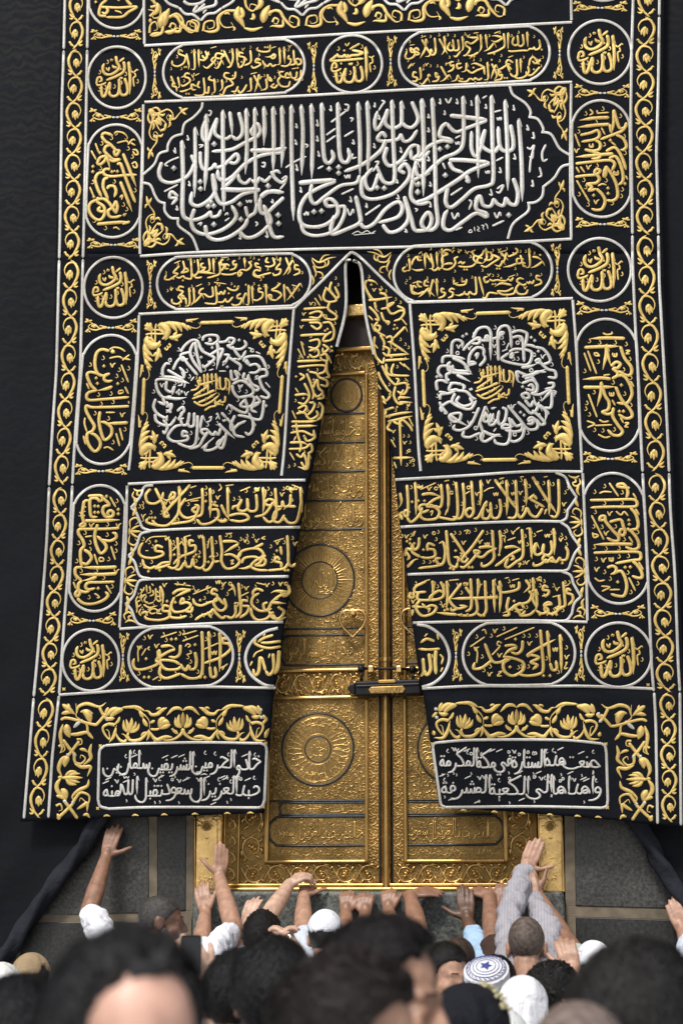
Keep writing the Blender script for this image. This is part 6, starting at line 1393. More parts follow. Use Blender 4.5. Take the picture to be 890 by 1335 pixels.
M_ROLL = cloth_mat('rolled_black_cloth', (.020, .022, .029), 260, .9)  # same black cloth; the roll's highlights are put into a lighter base colour
wall_cloth('wall_cloth', HEM_L, -900, 180, 'plain black cloth hanging left of the gold embroidered curtain, hem rolled')
wall_cloth('wall_cloth', HEM_R, 806, 1700, 'plain black cloth hanging right of the gold embroidered curtain, hem rolled')
# ------------------------------------------------------------------ the golden door
YD = .06


def door_mat(name, c, rough, var=.45, bump=.0, bscale=70, metal=1.0):
    m, nt, b = mat_new(name)
    tc = N(nt, 'ShaderNodeTexCoord')
    n1 = N(nt, 'ShaderNodeTexNoise', Scale=7.0, Detail=7, Roughness=.65)
    nt.links.new(tc.outputs['Object'], n1.inputs['Vector'])
    r = ramp(nt, .3, .72, tuple(x * (1 - var) for x in c), tuple(min(1, x * (1 + var * .7)) for x in c))
    nt.links.new(n1.outputs['Fac'], r.inputs['Fac'])
    nt.links.new(r.outputs['Color'], b.inputs['Base Color'])
    b.inputs['Metallic'].default_value = metal
    mr = N(nt, 'ShaderNodeMapRange'); mr.inputs['To Min'].default_value = rough + .14; mr.inputs['To Max'].default_value = rough - .08
    nt.links.new(n1.outputs['Fac'], mr.inputs['Value']); nt.links.new(mr.outputs['Result'], b.inputs['Roughness'])
    if bump:
        n2 = N(nt, 'ShaderNodeTexNoise', Scale=float(bscale), Detail=2, Distortion=1.4)
        nt.links.new(tc.outputs['Object'], n2.inputs['Vector'])
        bp = N(nt, 'ShaderNodeBump', Strength=bump, Distance=.008)
        nt.links.new(n2.outputs['Fac'], bp.inputs['Height']); nt.links.new(bp.outputs['Normal'], b.inputs['Normal'])
    return m


M_DG = door_mat('chased_gold', (.235, .148, .052), .40, .45, .55, 75)          # worked ground: patina, and recess shade painted in as darker gold
M_DP = door_mat('plain_gold', (.44, .275, .095), .36, .3, .12, 40)           # plain mouldings
M_DB = door_mat('boss_gold', (.27, .17, .060), .38, .35, .3, 60)
M_DR = door_mat('relief_gold', (.66, .455, .175), .30, .3)                   # raised work: highlights painted in as brighter gold
M_JAMB = door_mat('bright_sheet_gold', (.72, .48, .19), .27, .30, .45, 26)
M_STEEL = simple('dark_steel_cord', (.045, .05, .055), .42, .85, var=.3, vscale=60)
M_BLACK = simple('black_iron', (.012, .011, .012), .38, .6, var=.3, vscale=30)


def DX(x, y): return x + (1100 - y) * (474 - x) / 8850.0
def DY(y, x): return y + (x - 480) * (.0035 - 5.45e-5 * (1270 - y))
def D(x, y): return (DX(x, y), DY(y, x))
def Dl(pts): return [D(*p) for p in pts]
def SD(dep): return lambda px, py, off: P(px, py, dep - off)


door = empty('golden_door', P(503, 1160, YD))
tag(door, 'tall two-leaf golden door with chased panels seen through the curtain slit', 'door')
TOPY = 452
C0 = 503


def dbox(name, x0, y0, x1, y1, dep, th, mat, parent, bevel=.004):
    return slab(name, Dl(rect(x0, y0, x1, y1)), dep, dep + th, mat, parent, bevel)


# frame: jambs, lintel, sill moulding
jl = dbox('jamb', 255, 395, 289, 1162.5, -.005, .1, M_JAMB, door, .008)
jr = dbox('jamb', 701, 395, 734, 1164, -.005, .1, M_JAMB, door, .008)
for (jm, cx) in ((jl, 269), (jr, 716.5)):
    R = Relief(SD(-.005), rise=.8)
    R.stroke([(cx + 6.6 * math.cos(a), 1077 + 5.6 * math.sin(a)) for a in np.linspace(0, 6.2832, 20)], 2.0, 'flat')
    R.stroke([(cx - 12, 1077), (cx - 7, 1076.5)], 1.6, 'round'); R.stroke([(cx + 7, 1076.5), (cx + 11, 1077)], 1.6, 'round')
    for y in (1092, 1118): R.stroke([(cx - 2, y), (cx + .5, y + 1.5), (cx + 3, y)], 1.6, 'round')
    R.stroke([(cx - 10, 1152), (cx - 5, 1146), (cx, 1149), (cx + 5, 1144), (cx + 9, 1147)], 1.4, 'pen'); R.stroke([(cx - 9, 1160), (cx - 9, 1140)], 1.0, 'round')
    for x0, x1 in ((-15, -15), (14.5, 14.5)): R.stroke([(cx + x0, 1066), (cx + x1 + (1.5 if cx > 500 else -.5), 1160)], 1.8, 'flat')
    R.build('eyelet', M_JAMB, jm)
    bm = bmesh.new()
    r_ = [bm.verts.new(P(cx + 5 * math.cos(a), 1077 + 4.4 * math.sin(a), -.0085)) for a in np.linspace(0, 2 * math.pi, 20, endpoint=False)]
    bm.faces.new(r_); me = bpy.data.meshes.new('eyelet_hole'); bm.to_mesh(me); bm.free()
    link('eyelet_hole', me, M_DG, jm, False)
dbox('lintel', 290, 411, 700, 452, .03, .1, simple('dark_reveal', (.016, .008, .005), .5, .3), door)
dbox('lintel_moulding', 290, 395, 700, 410.5, -.02, .12, M_JAMB, door, .012)
dbox('lintel_moulding', 290, 451, 700, 456, .02, .1, M_DP, door, .006)
dbox('side_moulding', 290, 456, 313, 1157, .045, .1, M_DG, door)
dbox('sill_moulding', 290, 1156.5, 700, 1162, .0, .12, M_DP, door, .008)
dbox('sill_moulding', 290, 1151.5, 700, 1156, .02, .1, M_DP, door, .006)
R = Relief(SD(.045), rise=.8)
for y in range(470, 1150, 22):
    R.stroke(Dl([(296, y), (304, y + 5), (306, y + 13), (298, y + 19)]), 3.2, 'leaf'); R.stroke(Dl([(306, y + 2), (299, y + 8), (300, y + 14)]), 2.4, 'leaf')
R.stroke(Dl([(292.5, 460), (292.5, 1155)]), 2.2, 'flat'); R.stroke(Dl([(311, 460), (311, 1155)]), 2.2, 'flat')
R.build('side_moulding_relief', M_DR, door)

# leaves
leafs = []
for nm, xa, xb in (('leaf', 313, 495.5), ('leaf', 511, 700)):
    leafs.append(dbox(nm, xa, 456, xb, 1151.5, YD, .08, M_DG, door, .004))
LEAF_L, LEAF_R = leafs


def cyl_strip(name, x0, x1, y0, y1, dep, bulge, mat, parent, n=11):
    """a long half-round moulding"""
    v, q = [], []
    ys = np.linspace(y0, y1, 24)
    for y in ys:
        for k in range(n):
            th = math.pi * k / (n - 1)
            x = (x0 + x1) / 2 - (x1 - x0) / 2 * math.cos(th)
            px, py = D(x, y)
            v.append(P(px, py, dep - bulge * math.sin(th)))
    for j in range(len(ys) - 1):
        for k in range(n - 1):
            a = j * n + k
            q.append((a, a + n, a + n + 1, a + 1))
    return link(name, mesh_np(name, v, q), mat, parent)


post = cyl_strip('meeting_post', 496.5, 509.5, 456, 1157, YD, .055, M_DP, door, 15)
cyl_strip('post_band', 495.5, 510.5, 857, 862, YD, .062, M_DR, door)
for x in (494.9, 511.2):
    R = Relief(SD(YD), rise=.6); R.stroke(Dl([(x, 456), (x, 700), (x, 1157)]), 3.0, 'flat'); R.build('post_cord', M_STEEL, door)


def field(R, test, x0, y0, x1, y1, n, seed, size=5.0, w=1.7):
    """ground of little chased tendrils, leaf ends and buds"""
    rnd = random.Random(seed); pl = []
    for _ in range(n * 6):
        if len(pl) >= n: break
        x, y = rnd.uniform(x0, x1), rnd.uniform(y0, y1)
        if not test(x, y) or any((x - a) ** 2 + (y - b) ** 2 < (size * .72) ** 2 for a, b in pl): continue
        pl.append((x, y)); a0 = rnd.uniform(0, 6.28); sg = rnd.choice((-1, 1)); s = size * rnd.uniform(.75, 1.2)
        sp = [(x + s * (1 - t) * .62 * math.cos(a0 + sg * t * 4.4), y + s * (1 - t) * .62 * math.sin(a0 + sg * t * 4.4)) for t in np.linspace(0, .86, 7)]
        R.stroke(Dl(sp), w * rnd.uniform(.8, 1.3), 'horn')
        b = a0 + sg * -.9
        R.stroke(Dl([(x + s * .6 * math.cos(a0), y + s * .6 * math.sin(a0)), (x + s * .95 * math.cos(b + .5 * sg), y + s * .95 * math.sin(b + .5 * sg))]), w * 1.5, 'leaf')


def circ(cx, cy, r, n=40): return [(cx + r * math.cos(a), cy + r * math.sin(a)) for a in np.linspace(0, 2 * math.pi, n)]


def dtext(R, t, xr, y, xl, al, bd, nib, seed, **k):
    (a, b), (c, d) = D(xr, y), D(xl, y)
    T, L = line(a, b, c, d)
    write(R, t, T, L, al, bd, nib, seed, **dict(dict(marks=.7, tight=.82, gap=.0, stack=3), **k))


def leaf_work(root, m, seed):
    """chasing of one leaf; m maps the left leaf's x to this leaf"""
    mx = lambda x: m(x)
    lo, hi = min(mx(349), mx(476)), max(mx(349), mx(476))
    xl = lambda a, b: (min(mx(a), mx(b)), max(mx(a), mx(b)))
    # inner frame of raised mouldings
    for (a, b) in ((344, 350), (475, 480)):
        x0, x1 = xl(a, b); dbox('moulding', x0, 486, x1, 905.5, YD - .022, .05, M_DP, root, .008)
        dbox('moulding', x0, 910.5, x1, 1125, YD - .022, .05, M_DP, root, .008)
    for (y0, y1) in ((483, 487.5), (870, 874.5), (905.8, 910.2), (1120.5, 1125.5)):
        dbox('moulding', lo - 1, y0, hi + 1, y1, YD - .024, .05, M_DP, root, .008)
    # dark steel cords
    R = Relief(SD(YD), rise=.6)
    s = [lambda p: Dl([(mx(x), y) for x, y in p])][0]
    for y in (538, 575.5, 613.5, 651, 689): R.stroke(s([(350, y), (475, y)]), 2.8, 'flat')
    R.stroke(s([(350, 818), (475, 818)]), 2.6, 'flat')
    R.stroke(s([(475, 827), (376, 827), (368, 830), (364, 838), (364, 854), (368, 862), (377, 865.5), (475, 865.5)]), 2.6, 'flat')
    R.stroke(s([(350, 1043.5), (475, 1043.5)]), 2.4, 'flat')
    R.stroke(s([(475, 1046), (372, 1046), (366, 1049), (364, 1053), (366, 1059), (372, 1061.5), (475, 1061.5)]), 2.4, 'flat')
    R.stroke(s([(475, 1064), (372, 1064), (358, 1067), (351, 1076), (351, 1090), (358, 1099), (372, 1102), (475, 1102)]), 3.2, 'flat')
    R.build('cord', M_STEEL, root)
    # roundels
    for (cx, cy, r0, r1) in ((450, 514, 21, 0), (414.5, 755, 46.5, 24), (413.5, 976, 47, 17)):
        c = mx(cx)
        R = Relief(SD(YD), rise=.6)
        R.stroke(Dl(circ(c, cy, r0)), 3.0, 'flat')
        if r1: R.stroke(Dl(circ(c, cy, r1)), 2.6, 'flat')
        ro = R.build('roundel_cord', M_STEEL, root)
        bm = bmesh.new()
        vs = [bm.verts.new(P(*D(c + (r0 - .5) * math.cos(a), cy + (r0 - .5) * math.sin(a)), YD - .003)) for a in np.linspace(0, 2 * math.pi, 48, endpoint=False)]
        vc = bm.verts.new(P(*D(c, cy), YD - .005))
        for k in range(48): bm.faces.new((vs[k], vc, vs[(k + 1) % 48]))
        bmesh.ops.recalc_face_normals(bm, faces=bm.faces)
        me = bpy.data.meshes.new('roundel_boss'); bm.to_mesh(me); bm.free(); link('roundel_boss', me, M_DB, ro)
        R = Relief(SD(YD - .004), rise=.7)
        if cy == 755:
            for k in range(48):
                a = k * 2 * math.pi / 48; ln = (21 if k % 6 == 0 else 15 if k % 3 == 0 else 11 if k % 2 else 8)
                R.stroke(Dl([(c + 25 * math.cos(a), cy + 25 * math.sin(a)), (c + (25 + ln) * math.cos(a), cy + (25 + ln) * math.sin(a))]), 2.5, 'horn')
            T = lambda s_, v: D(c + 19 - s_, cy + 9 - v)
            write(R, 'الله', T, 34, 26, 20, 2.6, seed, marks=.6); T = lambda s_, v: D(c + 18 - s_, cy + 18 - v); write(R, 'محمد', T, 30, 12, 13, 2.2, seed + 1, marks=0)
        elif cy == 976:
            for k in range(26):
                a = k * 2 * math.pi / 26
                for rr, ln, w in ((20, 22, 1.7), (32, 11, 2.2)):
                    b = a + .06 * (rr == 32)
                    R.stroke(Dl([(c + rr * math.cos(b), cy + rr * math.sin(b)), (c + (rr + ln * .6) * math.cos(b + .05), cy + (rr + ln * .6) * math.sin(b + .05)), (c + (rr + ln) * math.cos(b - .03), cy + (rr + ln) * math.sin(b - .03))]), w, 'pen')
            for t in range(2): write(R, ('قل هو الله أحد الله الصمد', 'لم يلد ولم يولد')[t], (lambda s_, v, t=t: D(c + (41 - t * 9 - v) * math.cos(1.2 + s_ / (41 - t * 9)), cy + (41 - t * 9 - v) * math.sin(1.2 + s_ / (41 - t * 9)))), 2 * math.pi * (40 - t * 9), 9, 9, 1.6, seed + t, marks=.3, tight=.9)
            for dy, t in ((-2, 'الله'), (8, 'أكبر')): write(R, t, (lambda s_, v, dy=dy: D(c + 11 - s_, cy + dy - v)), 22, 9, 9, 1.8, seed + 9 + dy, marks=.2)
            R.stroke(Dl(circ(c, cy, 42)), 1.2, 'flat'); R.stroke(Dl(circ(c, cy, 20)), 1.2, 'flat')
        else:
            write(R, 'الله', (lambda s_, v: D(c + 14 - s_, cy + 9 - v)), 27, 20, 16, 2.3, seed, marks=.5)
        R.build('roundel_chasing', M_DR, ro)
    # lines of script
    R = Relief(SD(YD), rise=.8)
    def tx(t, x0, x1, y, al, bd, nib, sd, **k):
        a, b = xl(x0, x1); dtext(R, t, b - 1, y, a + 1, al, bd, nib, seed + sd, **k)
    tx('ادخلوها بسلام آمنين', 372, 474, 566, 22, 20, 2.3, 3); tx('فبأي آلاء ربكما تكذبان', 362, 474, 603, 23, 20, 2.3, 4); tx('وقل رب أدخلني مدخل صدق', 360, 474, 641, 23, 20, 2.3, 5); tx('وقال ربكم ادعوني أستجب', 358, 474, 679, 23, 20, 2.3, 6)
    tx('نبئ عبادي أني أنا الغفور الرحيم', 372, 474, 855, 22, 19, 2.1, 7); tx('خالد بن عبد العزيز آل سعود', 358, 474, 1092, 22, 19, 2.1, 8)
    tx('تشرف بافتتاحها', 372, 474, 1057, 8, 8, 1.2, 9, marks=.1)
    for k in range(3): tx('صنع هذا الباب', 354 + k * 41, 391 + k * 41, 1114, 7, 7, 1.1, 12 + k, marks=0)
    R.build('script_relief', M_DR, root)
    # chased grounds
    R = Relief(SD(YD), rise=.8)
    a, b = xl(352, 474)
    far = lambda x, y, cx, cy, r: (x - mx(cx)) ** 2 + (y - cy) ** 2 > r * r
    field(R, lambda x, y: far(x, y, 414.5, 755, 50), a, 693, b, 814, 280, seed + 20)
    field(R, lambda x, y: far(x, y, 413.5, 976, 51), a, 914, b, 1040, 300, seed + 21)
    field(R, lambda x, y: far(x, y, 450, 514, 25), a, 490, b, 534, 80, seed + 22)
    R.build('chased_ground', M_DR, root)
    # bold arabesque band, and the carved border round the outside
    R = Relief(SD(YD), rise=.85)
    def scroll(p0, p1, w, n):
        """leafy scroll from p0 to p1, half width w"""
        dx, dy = p1[0] - p0[0], p1[1] - p0[1]; L = math.hypot(dx, dy); ux, uy = dx / L, dy / L
        M = lambda a, b: D(p0[0] + ux * b - uy * a * w, p0[1] + uy * b + ux * a * w)
        u = L / n
        for k in range(n):
            f = (-1) ** k; b0 = k * u
            st = lambda pts, ww, pr='leaf': R.stroke([M(f * a, b0 + b * u) for a, b in pts], ww, pr)
            g = 1.25 * w / 15.0
            st([(-.8, -.02), (-.2, .10), (.6, .30), (.86, .55), (.6, .85), (-.1, .98)], 3.2 * g)
            st([(.75, .32), (.2, .20), (-.5, .30), (-.62, .60), (-.2, .76), (.22, .62), (.1, .45)], 3.0 * g, 'horn')
            st([(.1, .62), (-.05, .5), (-.3, .42)], 6.0 * g); st([(.15, .56), (.25, .48), (.2, .36)], 4.4 * g); st([(-.1, .66), (-.3, .58), (-.42, .5)], 4.0 * g)
            st([(.86, .55), (.95, .70), (.9, .95)], 4.4 * g); st([(.5, .86), (.7, .98), (.96, 1.02)], 3.4 * g); st([(-.5, .36), (-.85, .28), (-.98, .12)], 3.6 * g); st([(-.6, .55), (-.9, .6), (-.98, .78)], 4.2 * g)
            st([(-.2, .78), (-.6, .86), (-.9, .98)], 3.8 * g); st([(.55, .26), (.9, .2), (.98, .05)], 3.4 * g)
    a, b = xl(352, 474); scroll((a, 890), (b, 890), 13.5, 5)
    a, b = xl(352, 474); scroll((a, 470), (b, 470), 11, 5)
    a, b = xl(313, 344); cx = (a + b) / 2
    scroll((cx, 460), (cx, 1122), 14, 17)
    a, b = xl(315, 493); scroll((a, 1139), (b, 1139), 12.5, 6)
    a, b = xl(481, 493); cx = (a + b) / 2
    scroll((cx, 458), (cx, 1126), 5.6, 50)
    R.build('arabesque_relief', M_DR, root)
    R = Relief(SD(YD), rise=.6)
    for x in (314, 480.6, 493): R.stroke(Dl([(mx(x), 458), (mx(x), 800), (mx(x), 1150)]), 1.8, 'flat')
    R.build('bead', M_DP, root)
    # heart shaped pull
    R = Relief(SD(YD - .042), rise=.9); c = mx(459) if mx(459) < 500 else 541.5
    H = [(0, 0), (5, 1), (6.5, 6), (4, 9)], [(0, 0), (9, -1), (15.5, 3), (17.5, 11), (13, 21), (5, 29), (0, 34)]
    for sg in (1, -1):
        for h, w in zip(H, (2.6, 3.6)):
            R.stroke(Dl([(c + sg * x, 796 + y) for x, y in h]), w, 'flat')
    h = R.build('door_pull', M_JAMB, root)
    slab('pull_mount', Dl(rect(c - 3.2, 793, c + 3.2, 801)), YD - .055, YD, M_DR, h, .006)


leaf_work(LEAF_L, lambda x: x, 300)
leaf_work(LEAF_R, lambda x: 1006 - x + (0 if x > 470 else (x - 470) * .0), 400)

# the chain hanging by the left moulding
R = Relief(SD(.02), rise=.8)
cp = catmull(Dl([(289, 1060), (290, 1080), (292, 1098), (298, 1107), (304, 1102), (307, 1085), (308, 1060)]), 2.6)
for k in range(len(cp) - 1):
    R.stroke([tuple(cp[k]), tuple(cp[k] * .25 + cp[k + 1] * .75)], 2.0, 'round')
tag(R.build('chain', M_STEEL), 'thin dark chain looped on the left door moulding under the curtain', 'chain')

# lock with its bar
lock = empty('door_lock', P(505, 895, YD - .05))
tag(lock, 'black padlock box with gold plates bolted across the golden door leaves', 'lock')
YL = YD - .11
bx = [(462, 888), (548, 884.5), (549, 905), (463, 907)]
slab('lock_body', bx, YL, YD - .02, M_BLACK, lock, .010, 3)
slab('lock_rail', [(464, 893.5), (546, 890.5), (546, 893), (464, 896)], YL - .008, YL + .02, M_BLACK, lock, .003)
slab('lock_nose', [(463, 889), (463, 906), (456, 902), (452, 897.5), (456, 892)], YL + .02, YD - .03, M_BLACK, lock, .006)
slab('lock_nose', [(548, 886), (553, 889), (555, 895), (553, 900), (548, 903)], YL + .02, YD - .03, M_BLACK, lock, .006)
slab('plate', [(492, 888.2), (494, 886.6), (514, 886), (516, 888), (514, 890), (494, 890.6)], YL - .012, YL + .01, M_DP, lock, .002)
slab('plate', [(480, 899), (483, 895.6), (525, 894), (528, 898), (525, 903), (483, 904)], YL - .012, YL + .01, M_DP, lock, .002)
R = Relief(SD(YL - .012), rise=.4)
T, L = line(522, 902, 486, 903); write(R, 'لا إله إلا الله محمد', T, L, 6, 6, .9, 5, marks=0)
R.build('plate_script', M_DG, lock)


def tube(name, pts, r, mat, parent, K=12):
    bm = bmesh.new(); rings = []
    pts = [Vector(p) for p in pts]
    for k, p in enumerate(pts):
        t = (pts[min(k + 1, len(pts) - 1)] - pts[max(k - 1, 0)]).normalized()
        s = t.orthogonal().normalized(); n = t.cross(s); rr = r[k] if isinstance(r, (list, tuple)) else r
        rings.append([bm.verts.new(p + s * math.cos(2 * math.pi * a / K) * rr + n * math.sin(2 * math.pi * a / K) * rr) for a in range(K)])
    for a, b in zip(rings[:-1], rings[1:]):
        for k in range(K): bm.faces.new((a[k], a[(k + 1) % K], b[(k + 1) % K], b[k]))
    bm.faces.new(rings[0]); bm.faces.new(rings[-1])
    bmesh.ops.recalc_face_normals(bm, faces=bm.faces)
    me = bpy.data.meshes.new(name); bm.to_mesh(me); bm.free()
    return link(name, me, mat, parent)


tube('bar', [P(472, 871.5, YL + .03), P(505, 871.5, YL + .03), P(540, 872.5, YL + .03)], .007, M_BLACK, lock)
for x, y in ((471, 871.5), (538, 872.5)):
    c = P(x, y, YL + .03)
    tube('knob', [c + np.array((-.02, 0, 0)), c + np.array((-.018, 0, 0)), c + np.array((-.008, 0, 0)), c + np.array((.01, 0, 0)), c + np.array((.02, 0, 0))], [.004, .014, .019, .018, .005], M_BLACK, lock)
    tube('knob_stem', [P(x, y + 4, YL + .03), P(x, y + 16, YL + .03)], .008, M_BLACK, lock)
for x in (483, 519.5):
    slab('bracket', [(x - 3.4, 868), (x + 3.4, 867.6), (x + 3.4, 876), (x - 3.4, 876.4)], YL + .015, YD, M_JAMB, lock, .004)
# ------------------------------------------------------------------ the crowd
def v3(a): return np.array(a, float)


def capsule(bag, a, b, ra, rb, K=12, M=4):
    """tapered limb segment with round ends"""
    a, b = v3(a), v3(b); t = b - a; L = np.linalg.norm(t)
    if L < 1e-6: t = v3((0, 0, 1)); L = 1e-6
    t = t / L
    s = np.cross(t, (0, 0, 1.0)) if abs(t[2]) < .9 else np.cross(t, (1.0, 0, 0)); s /= np.linalg.norm(s); n = np.cross(t, s)
    prof = [(-ra * math.cos(k * math.pi / 2 / M), ra * math.sin(k * math.pi / 2 / M)) for k in range(1, M + 1)] + [(L + rb * math.sin(k * math.pi / 2 / M), rb * math.cos(k * math.pi / 2 / M)) for k in range(0, M)]
    base = len(bag[0]); bag[0].append(a - t * ra); 
    th = np.arange(K) * 2 * math.pi / K
    for u, r in prof:
        for c, d in zip(np.cos(th), np.sin(th)): bag[0].append(a + t * u + s * c * r + n * d * r)
    bag[0].append(b + t * rb); last = len(bag[0]) - 1; m = len(prof)
    for k in range(K): bag[1].append((base, base + 1 + (k + 1) % K, base + 1 + k)); bag[1].append((last, last - K + k, last - K + (k + 1) % K))
    for j in range(m - 1):
        for k in range(K):
            p = base + 1 + j * K; bag[1].append((p + k, p + (k + 1) % K, p + K + (k + 1) % K, p + K + k))


def ellipsoid(bag, c, R3, radii, U=18, W=12):
    """R3 columns: right, forward, up"""
    base = len(bag[0]); c = v3(c)
    bag[0].append(c + R3 @ v3((0, 0, radii[2])))
    for j in range(1, W):
        p = math.pi * j / W
        for k in range(U):
            a = 2 * math.pi * k / U
            bag[0].append(c + R3 @ v3((radii[0] * math.sin(p) * math.cos(a), radii[1] * math.sin(p) * math.sin(a), radii[2] * math.cos(p))))
    bag[0].append(c - R3 @ v3((0, 0, radii[2]))); last = len(bag[0]) - 1
    for k in range(U):
        bag[1].append((base, base + 1 + k, base + 1 + (k + 1) % U)); bag[1].append((last, last - U + (k + 1) % U, last - U + k))
    for j in range(W - 2):
        for k in range(U):
            p = base + 1 + j * U; bag[1].append((p + k, p + U + k, p + U + (k + 1) % U, p + (k + 1) % U))


CLOUD = bpy.data.textures.new('folds', 'CLOUDS'); CLOUD.noise_scale = .065; CLOUD.noise_depth = 2


def grow(name, bag, voxel, smooth, mat, parent, folds=0.0):
    """one continuous skin round all the pieces in the bag"""
    me = bpy.data.meshes.new(name); me.from_pydata([tuple(x) for x in bag[0]], [], bag[1]); me.update()
    o = bpy.data.objects.new(name, me); COL.objects.link(o)
    m = o.modifiers.new('r', 'REMESH'); m.mode = 'VOXEL'; m.voxel_size = voxel
    if smooth: s = o.modifiers.new('s', 'SMOOTH'); s.factor = .5; s.iterations = smooth
    if folds:
        d = o.modifiers.new('d', 'DISPLACE'); d.texture = CLOUD; d.texture_coords = 'GLOBAL'; d.strength = folds; d.mid_level = .32
    dg = bpy.context.evaluated_depsgraph_get()
    out = bpy.data.meshes.new_from_object(o.evaluated_get(dg)); out.name = name
    bpy.data.objects.remove(o); bpy.data.meshes.remove(me)
    return link(name, out, mat, parent)


def hand(bag, W, d, n, side, curl=.25, spread=.10, k=1.0, thumb=.8, tcurl=.2):
    """palm, four jointed fingers and a thumb. d: wrist to fingers, n: out of the palm, side +1: thumb towards cross(d, n)"""
    W = v3(W); d = v3(d) / np.linalg.norm(d); n = v3(n); n = n - d * n.dot(d); n /= np.linalg.norm(n)
    w = np.cross(d, n) * side                                   # towards the thumb
    capsule(bag, W - d * .01, W + d * .03 * k, .027 * k, .027 * k)
    for j, (off, L) in enumerate(((.031, .078), (.010, .086), (-.011, .080), (-.031, .064))):
        kn = W + d * (.088 - .006 * abs(j - 1)) * k + w * off * k
        capsule(bag, W + d * .012 * k + w * off * .55 * k, kn, .0155 * k, .0125 * k, 10, 3)
        dd = d + w * (off * spread * 18); dd /= np.linalg.norm(dd); p = kn
        ang = curl * (1 + .12 * ((j * 7) % 3 - 1))
        for fr, r0, r1 in ((.46, .0112, .0102), (.30, .0102, .0094), (.24, .0094, .0080)):
            c, s = math.cos(ang), math.sin(ang)
            ax = np.cross(dd, n); ax /= np.linalg.norm(ax); nn = np.cross(ax, dd)
            dd = dd * c + nn * s * 1.0
            q = p + dd * L * fr * k
            capsule(bag, p, q, r0 * k, r1 * k, 10, 3); p = q
            ang = curl * 1.15
    t0 = W + d * .022 * k + w * .026 * k
    td = d * (1 - thumb * .6) + w * thumb; td /= np.linalg.norm(td)
    t1 = t0 + td * .042 * k; capsule(bag, t0, t1, .0165 * k, .0130 * k, 10, 3)
    td2 = td + d * .35 + n * tcurl; td2 /= np.linalg.norm(td2); t2 = t1 + td2 * .033 * k; capsule(bag, t1, t2, .0125 * k, .0110 * k, 10, 3)
    td3 = td2 + n * tcurl; td3 /= np.linalg.norm(td3); capsule(bag, t2, t2 + td3 * .026 * k, .0110 * k, .0088 * k, 10, 3)


def frame_of(a, pitch=0.0, roll=0.0):
    f = v3((math.sin(rad(a)), math.cos(rad(a)), 0)); r = v3((f[1], -f[0], 0)); u = v3((0, 0, 1))
    p = rad(pitch); f2 = f * math.cos(p) + u * math.sin(p); u2 = u * math.cos(p) - f * math.sin(p)
    q = rad(roll); r3 = r * math.cos(q) + u2 * math.sin(q); u3 = u2 * math.cos(q) - r * math.sin(q)
    return np.stack([r3, f2, u3], 1)


SKINS = {'dark': (.125, .065, .042), 'brown': (.27, .145, .095), 'tan': (.42, .245, .170), 'light': (.55, .36, .265), 'pink': (.60, .355, .275)}
M_SKIN = {k: simple('skin_' + k, c, .46, var=.24, vscale=30, bump=.18, bscale=160, sss=.06) for k, c in SKINS.items()}
M_EYE = simple('eye_white', (.30, .28, .26), .2, var=.05)
M_IRIS = simple('dark_iris', (.012, .008, .006), .15, var=.1)
M_LIP = {k: simple('lip_' + k, (c[0] * .85, c[1] * .58, c[2] * .60), .4, var=.1) for k, c in SKINS.items()}
_HM = {}


def hair_mat(col):
    if col not in _HM: _HM[col] = simple('hair_%d' % len(_HM), tuple(c * .85 for c in col), .42, var=.5, vscale=60, bump=.9, bscale=260, detail=6, spec=.32)
    return _HM[col]


_CM = {}


def cloth_of(col, stripe=False):
    key = (col, stripe)
    if key in _CM: return _CM[key]
    m, nt, b = mat_new('garment_%d' % len(_CM)); _CM[key] = m
    tc = N(nt, 'ShaderNodeTexCoord')
    no = N(nt, 'ShaderNodeTexNoise', Scale=7.0, Detail=4); nt.links.new(tc.outputs['Object'], no.inputs['Vector'])
    r = ramp(nt, .3, .7, tuple(c * .9 for c in col), tuple(min(1, c * 1.1) for c in col)); nt.links.new(no.outputs['Fac'], r.inputs['Fac'])
    last = r.outputs['Color']
    if stripe:
        wv = N(nt, 'ShaderNodeTexWave', Scale=22.0, Distortion=.6); wv.bands_direction = 'X'; nt.links.new(tc.outputs['Object'], wv.inputs['Vector'])
        mx = N(nt, 'ShaderNodeMix', data_type='RGBA', blend_type='MULTIPLY'); mx.inputs[0].default_value = .6
        r2 = ramp(nt, .72, .86, (1, 1, 1), (.74, .72, .78)); nt.links.new(wv.outputs['Fac'], r2.inputs['Fac'])
        nt.links.new(last, mx.inputs[6]); nt.links.new(r2.outputs['Color'], mx.inputs[7]); last = mx.outputs[2]
    nt.links.new(last, b.inputs['Base Color'])
    b.inputs['Roughness'].default_value = .85; b.inputs['Specular IOR Level'].default_value = .2
    n1 = N(nt, 'ShaderNodeTexNoise', Scale=13.0, Detail=3, Distortion=.8); n2 = N(nt, 'ShaderNodeTexNoise', Scale=300.0, Detail=2)
    for n in (n1, n2): nt.links.new(tc.outputs['Object'], n.inputs['Vector'])
    b1 = N(nt, 'ShaderNodeBump', Strength=.75, Distance=.03); b2 = N(nt, 'ShaderNodeBump', Strength=.25, Distance=.004)
    nt.links.new(n1.outputs['Fac'], b1.inputs['Height']); nt.links.new(n2.outputs['Fac'], b2.inputs['Height'])
    nt.links.new(b1.outputs['Normal'], b2.inputs['Normal']); nt.links.new(b2.outputs['Normal'], b.inputs['Normal'])
    return m


def hairline(d, front, side, back):
    phi = math.degrees(math.atan2(abs(d[0]), d[1]))
    return float(np.interp(phi, [0, 40, 62, 78, 98, 112, 135, 180], [front, front - .006, front - .03, side - .012, side + .006, side - .03, back * .9, back]))


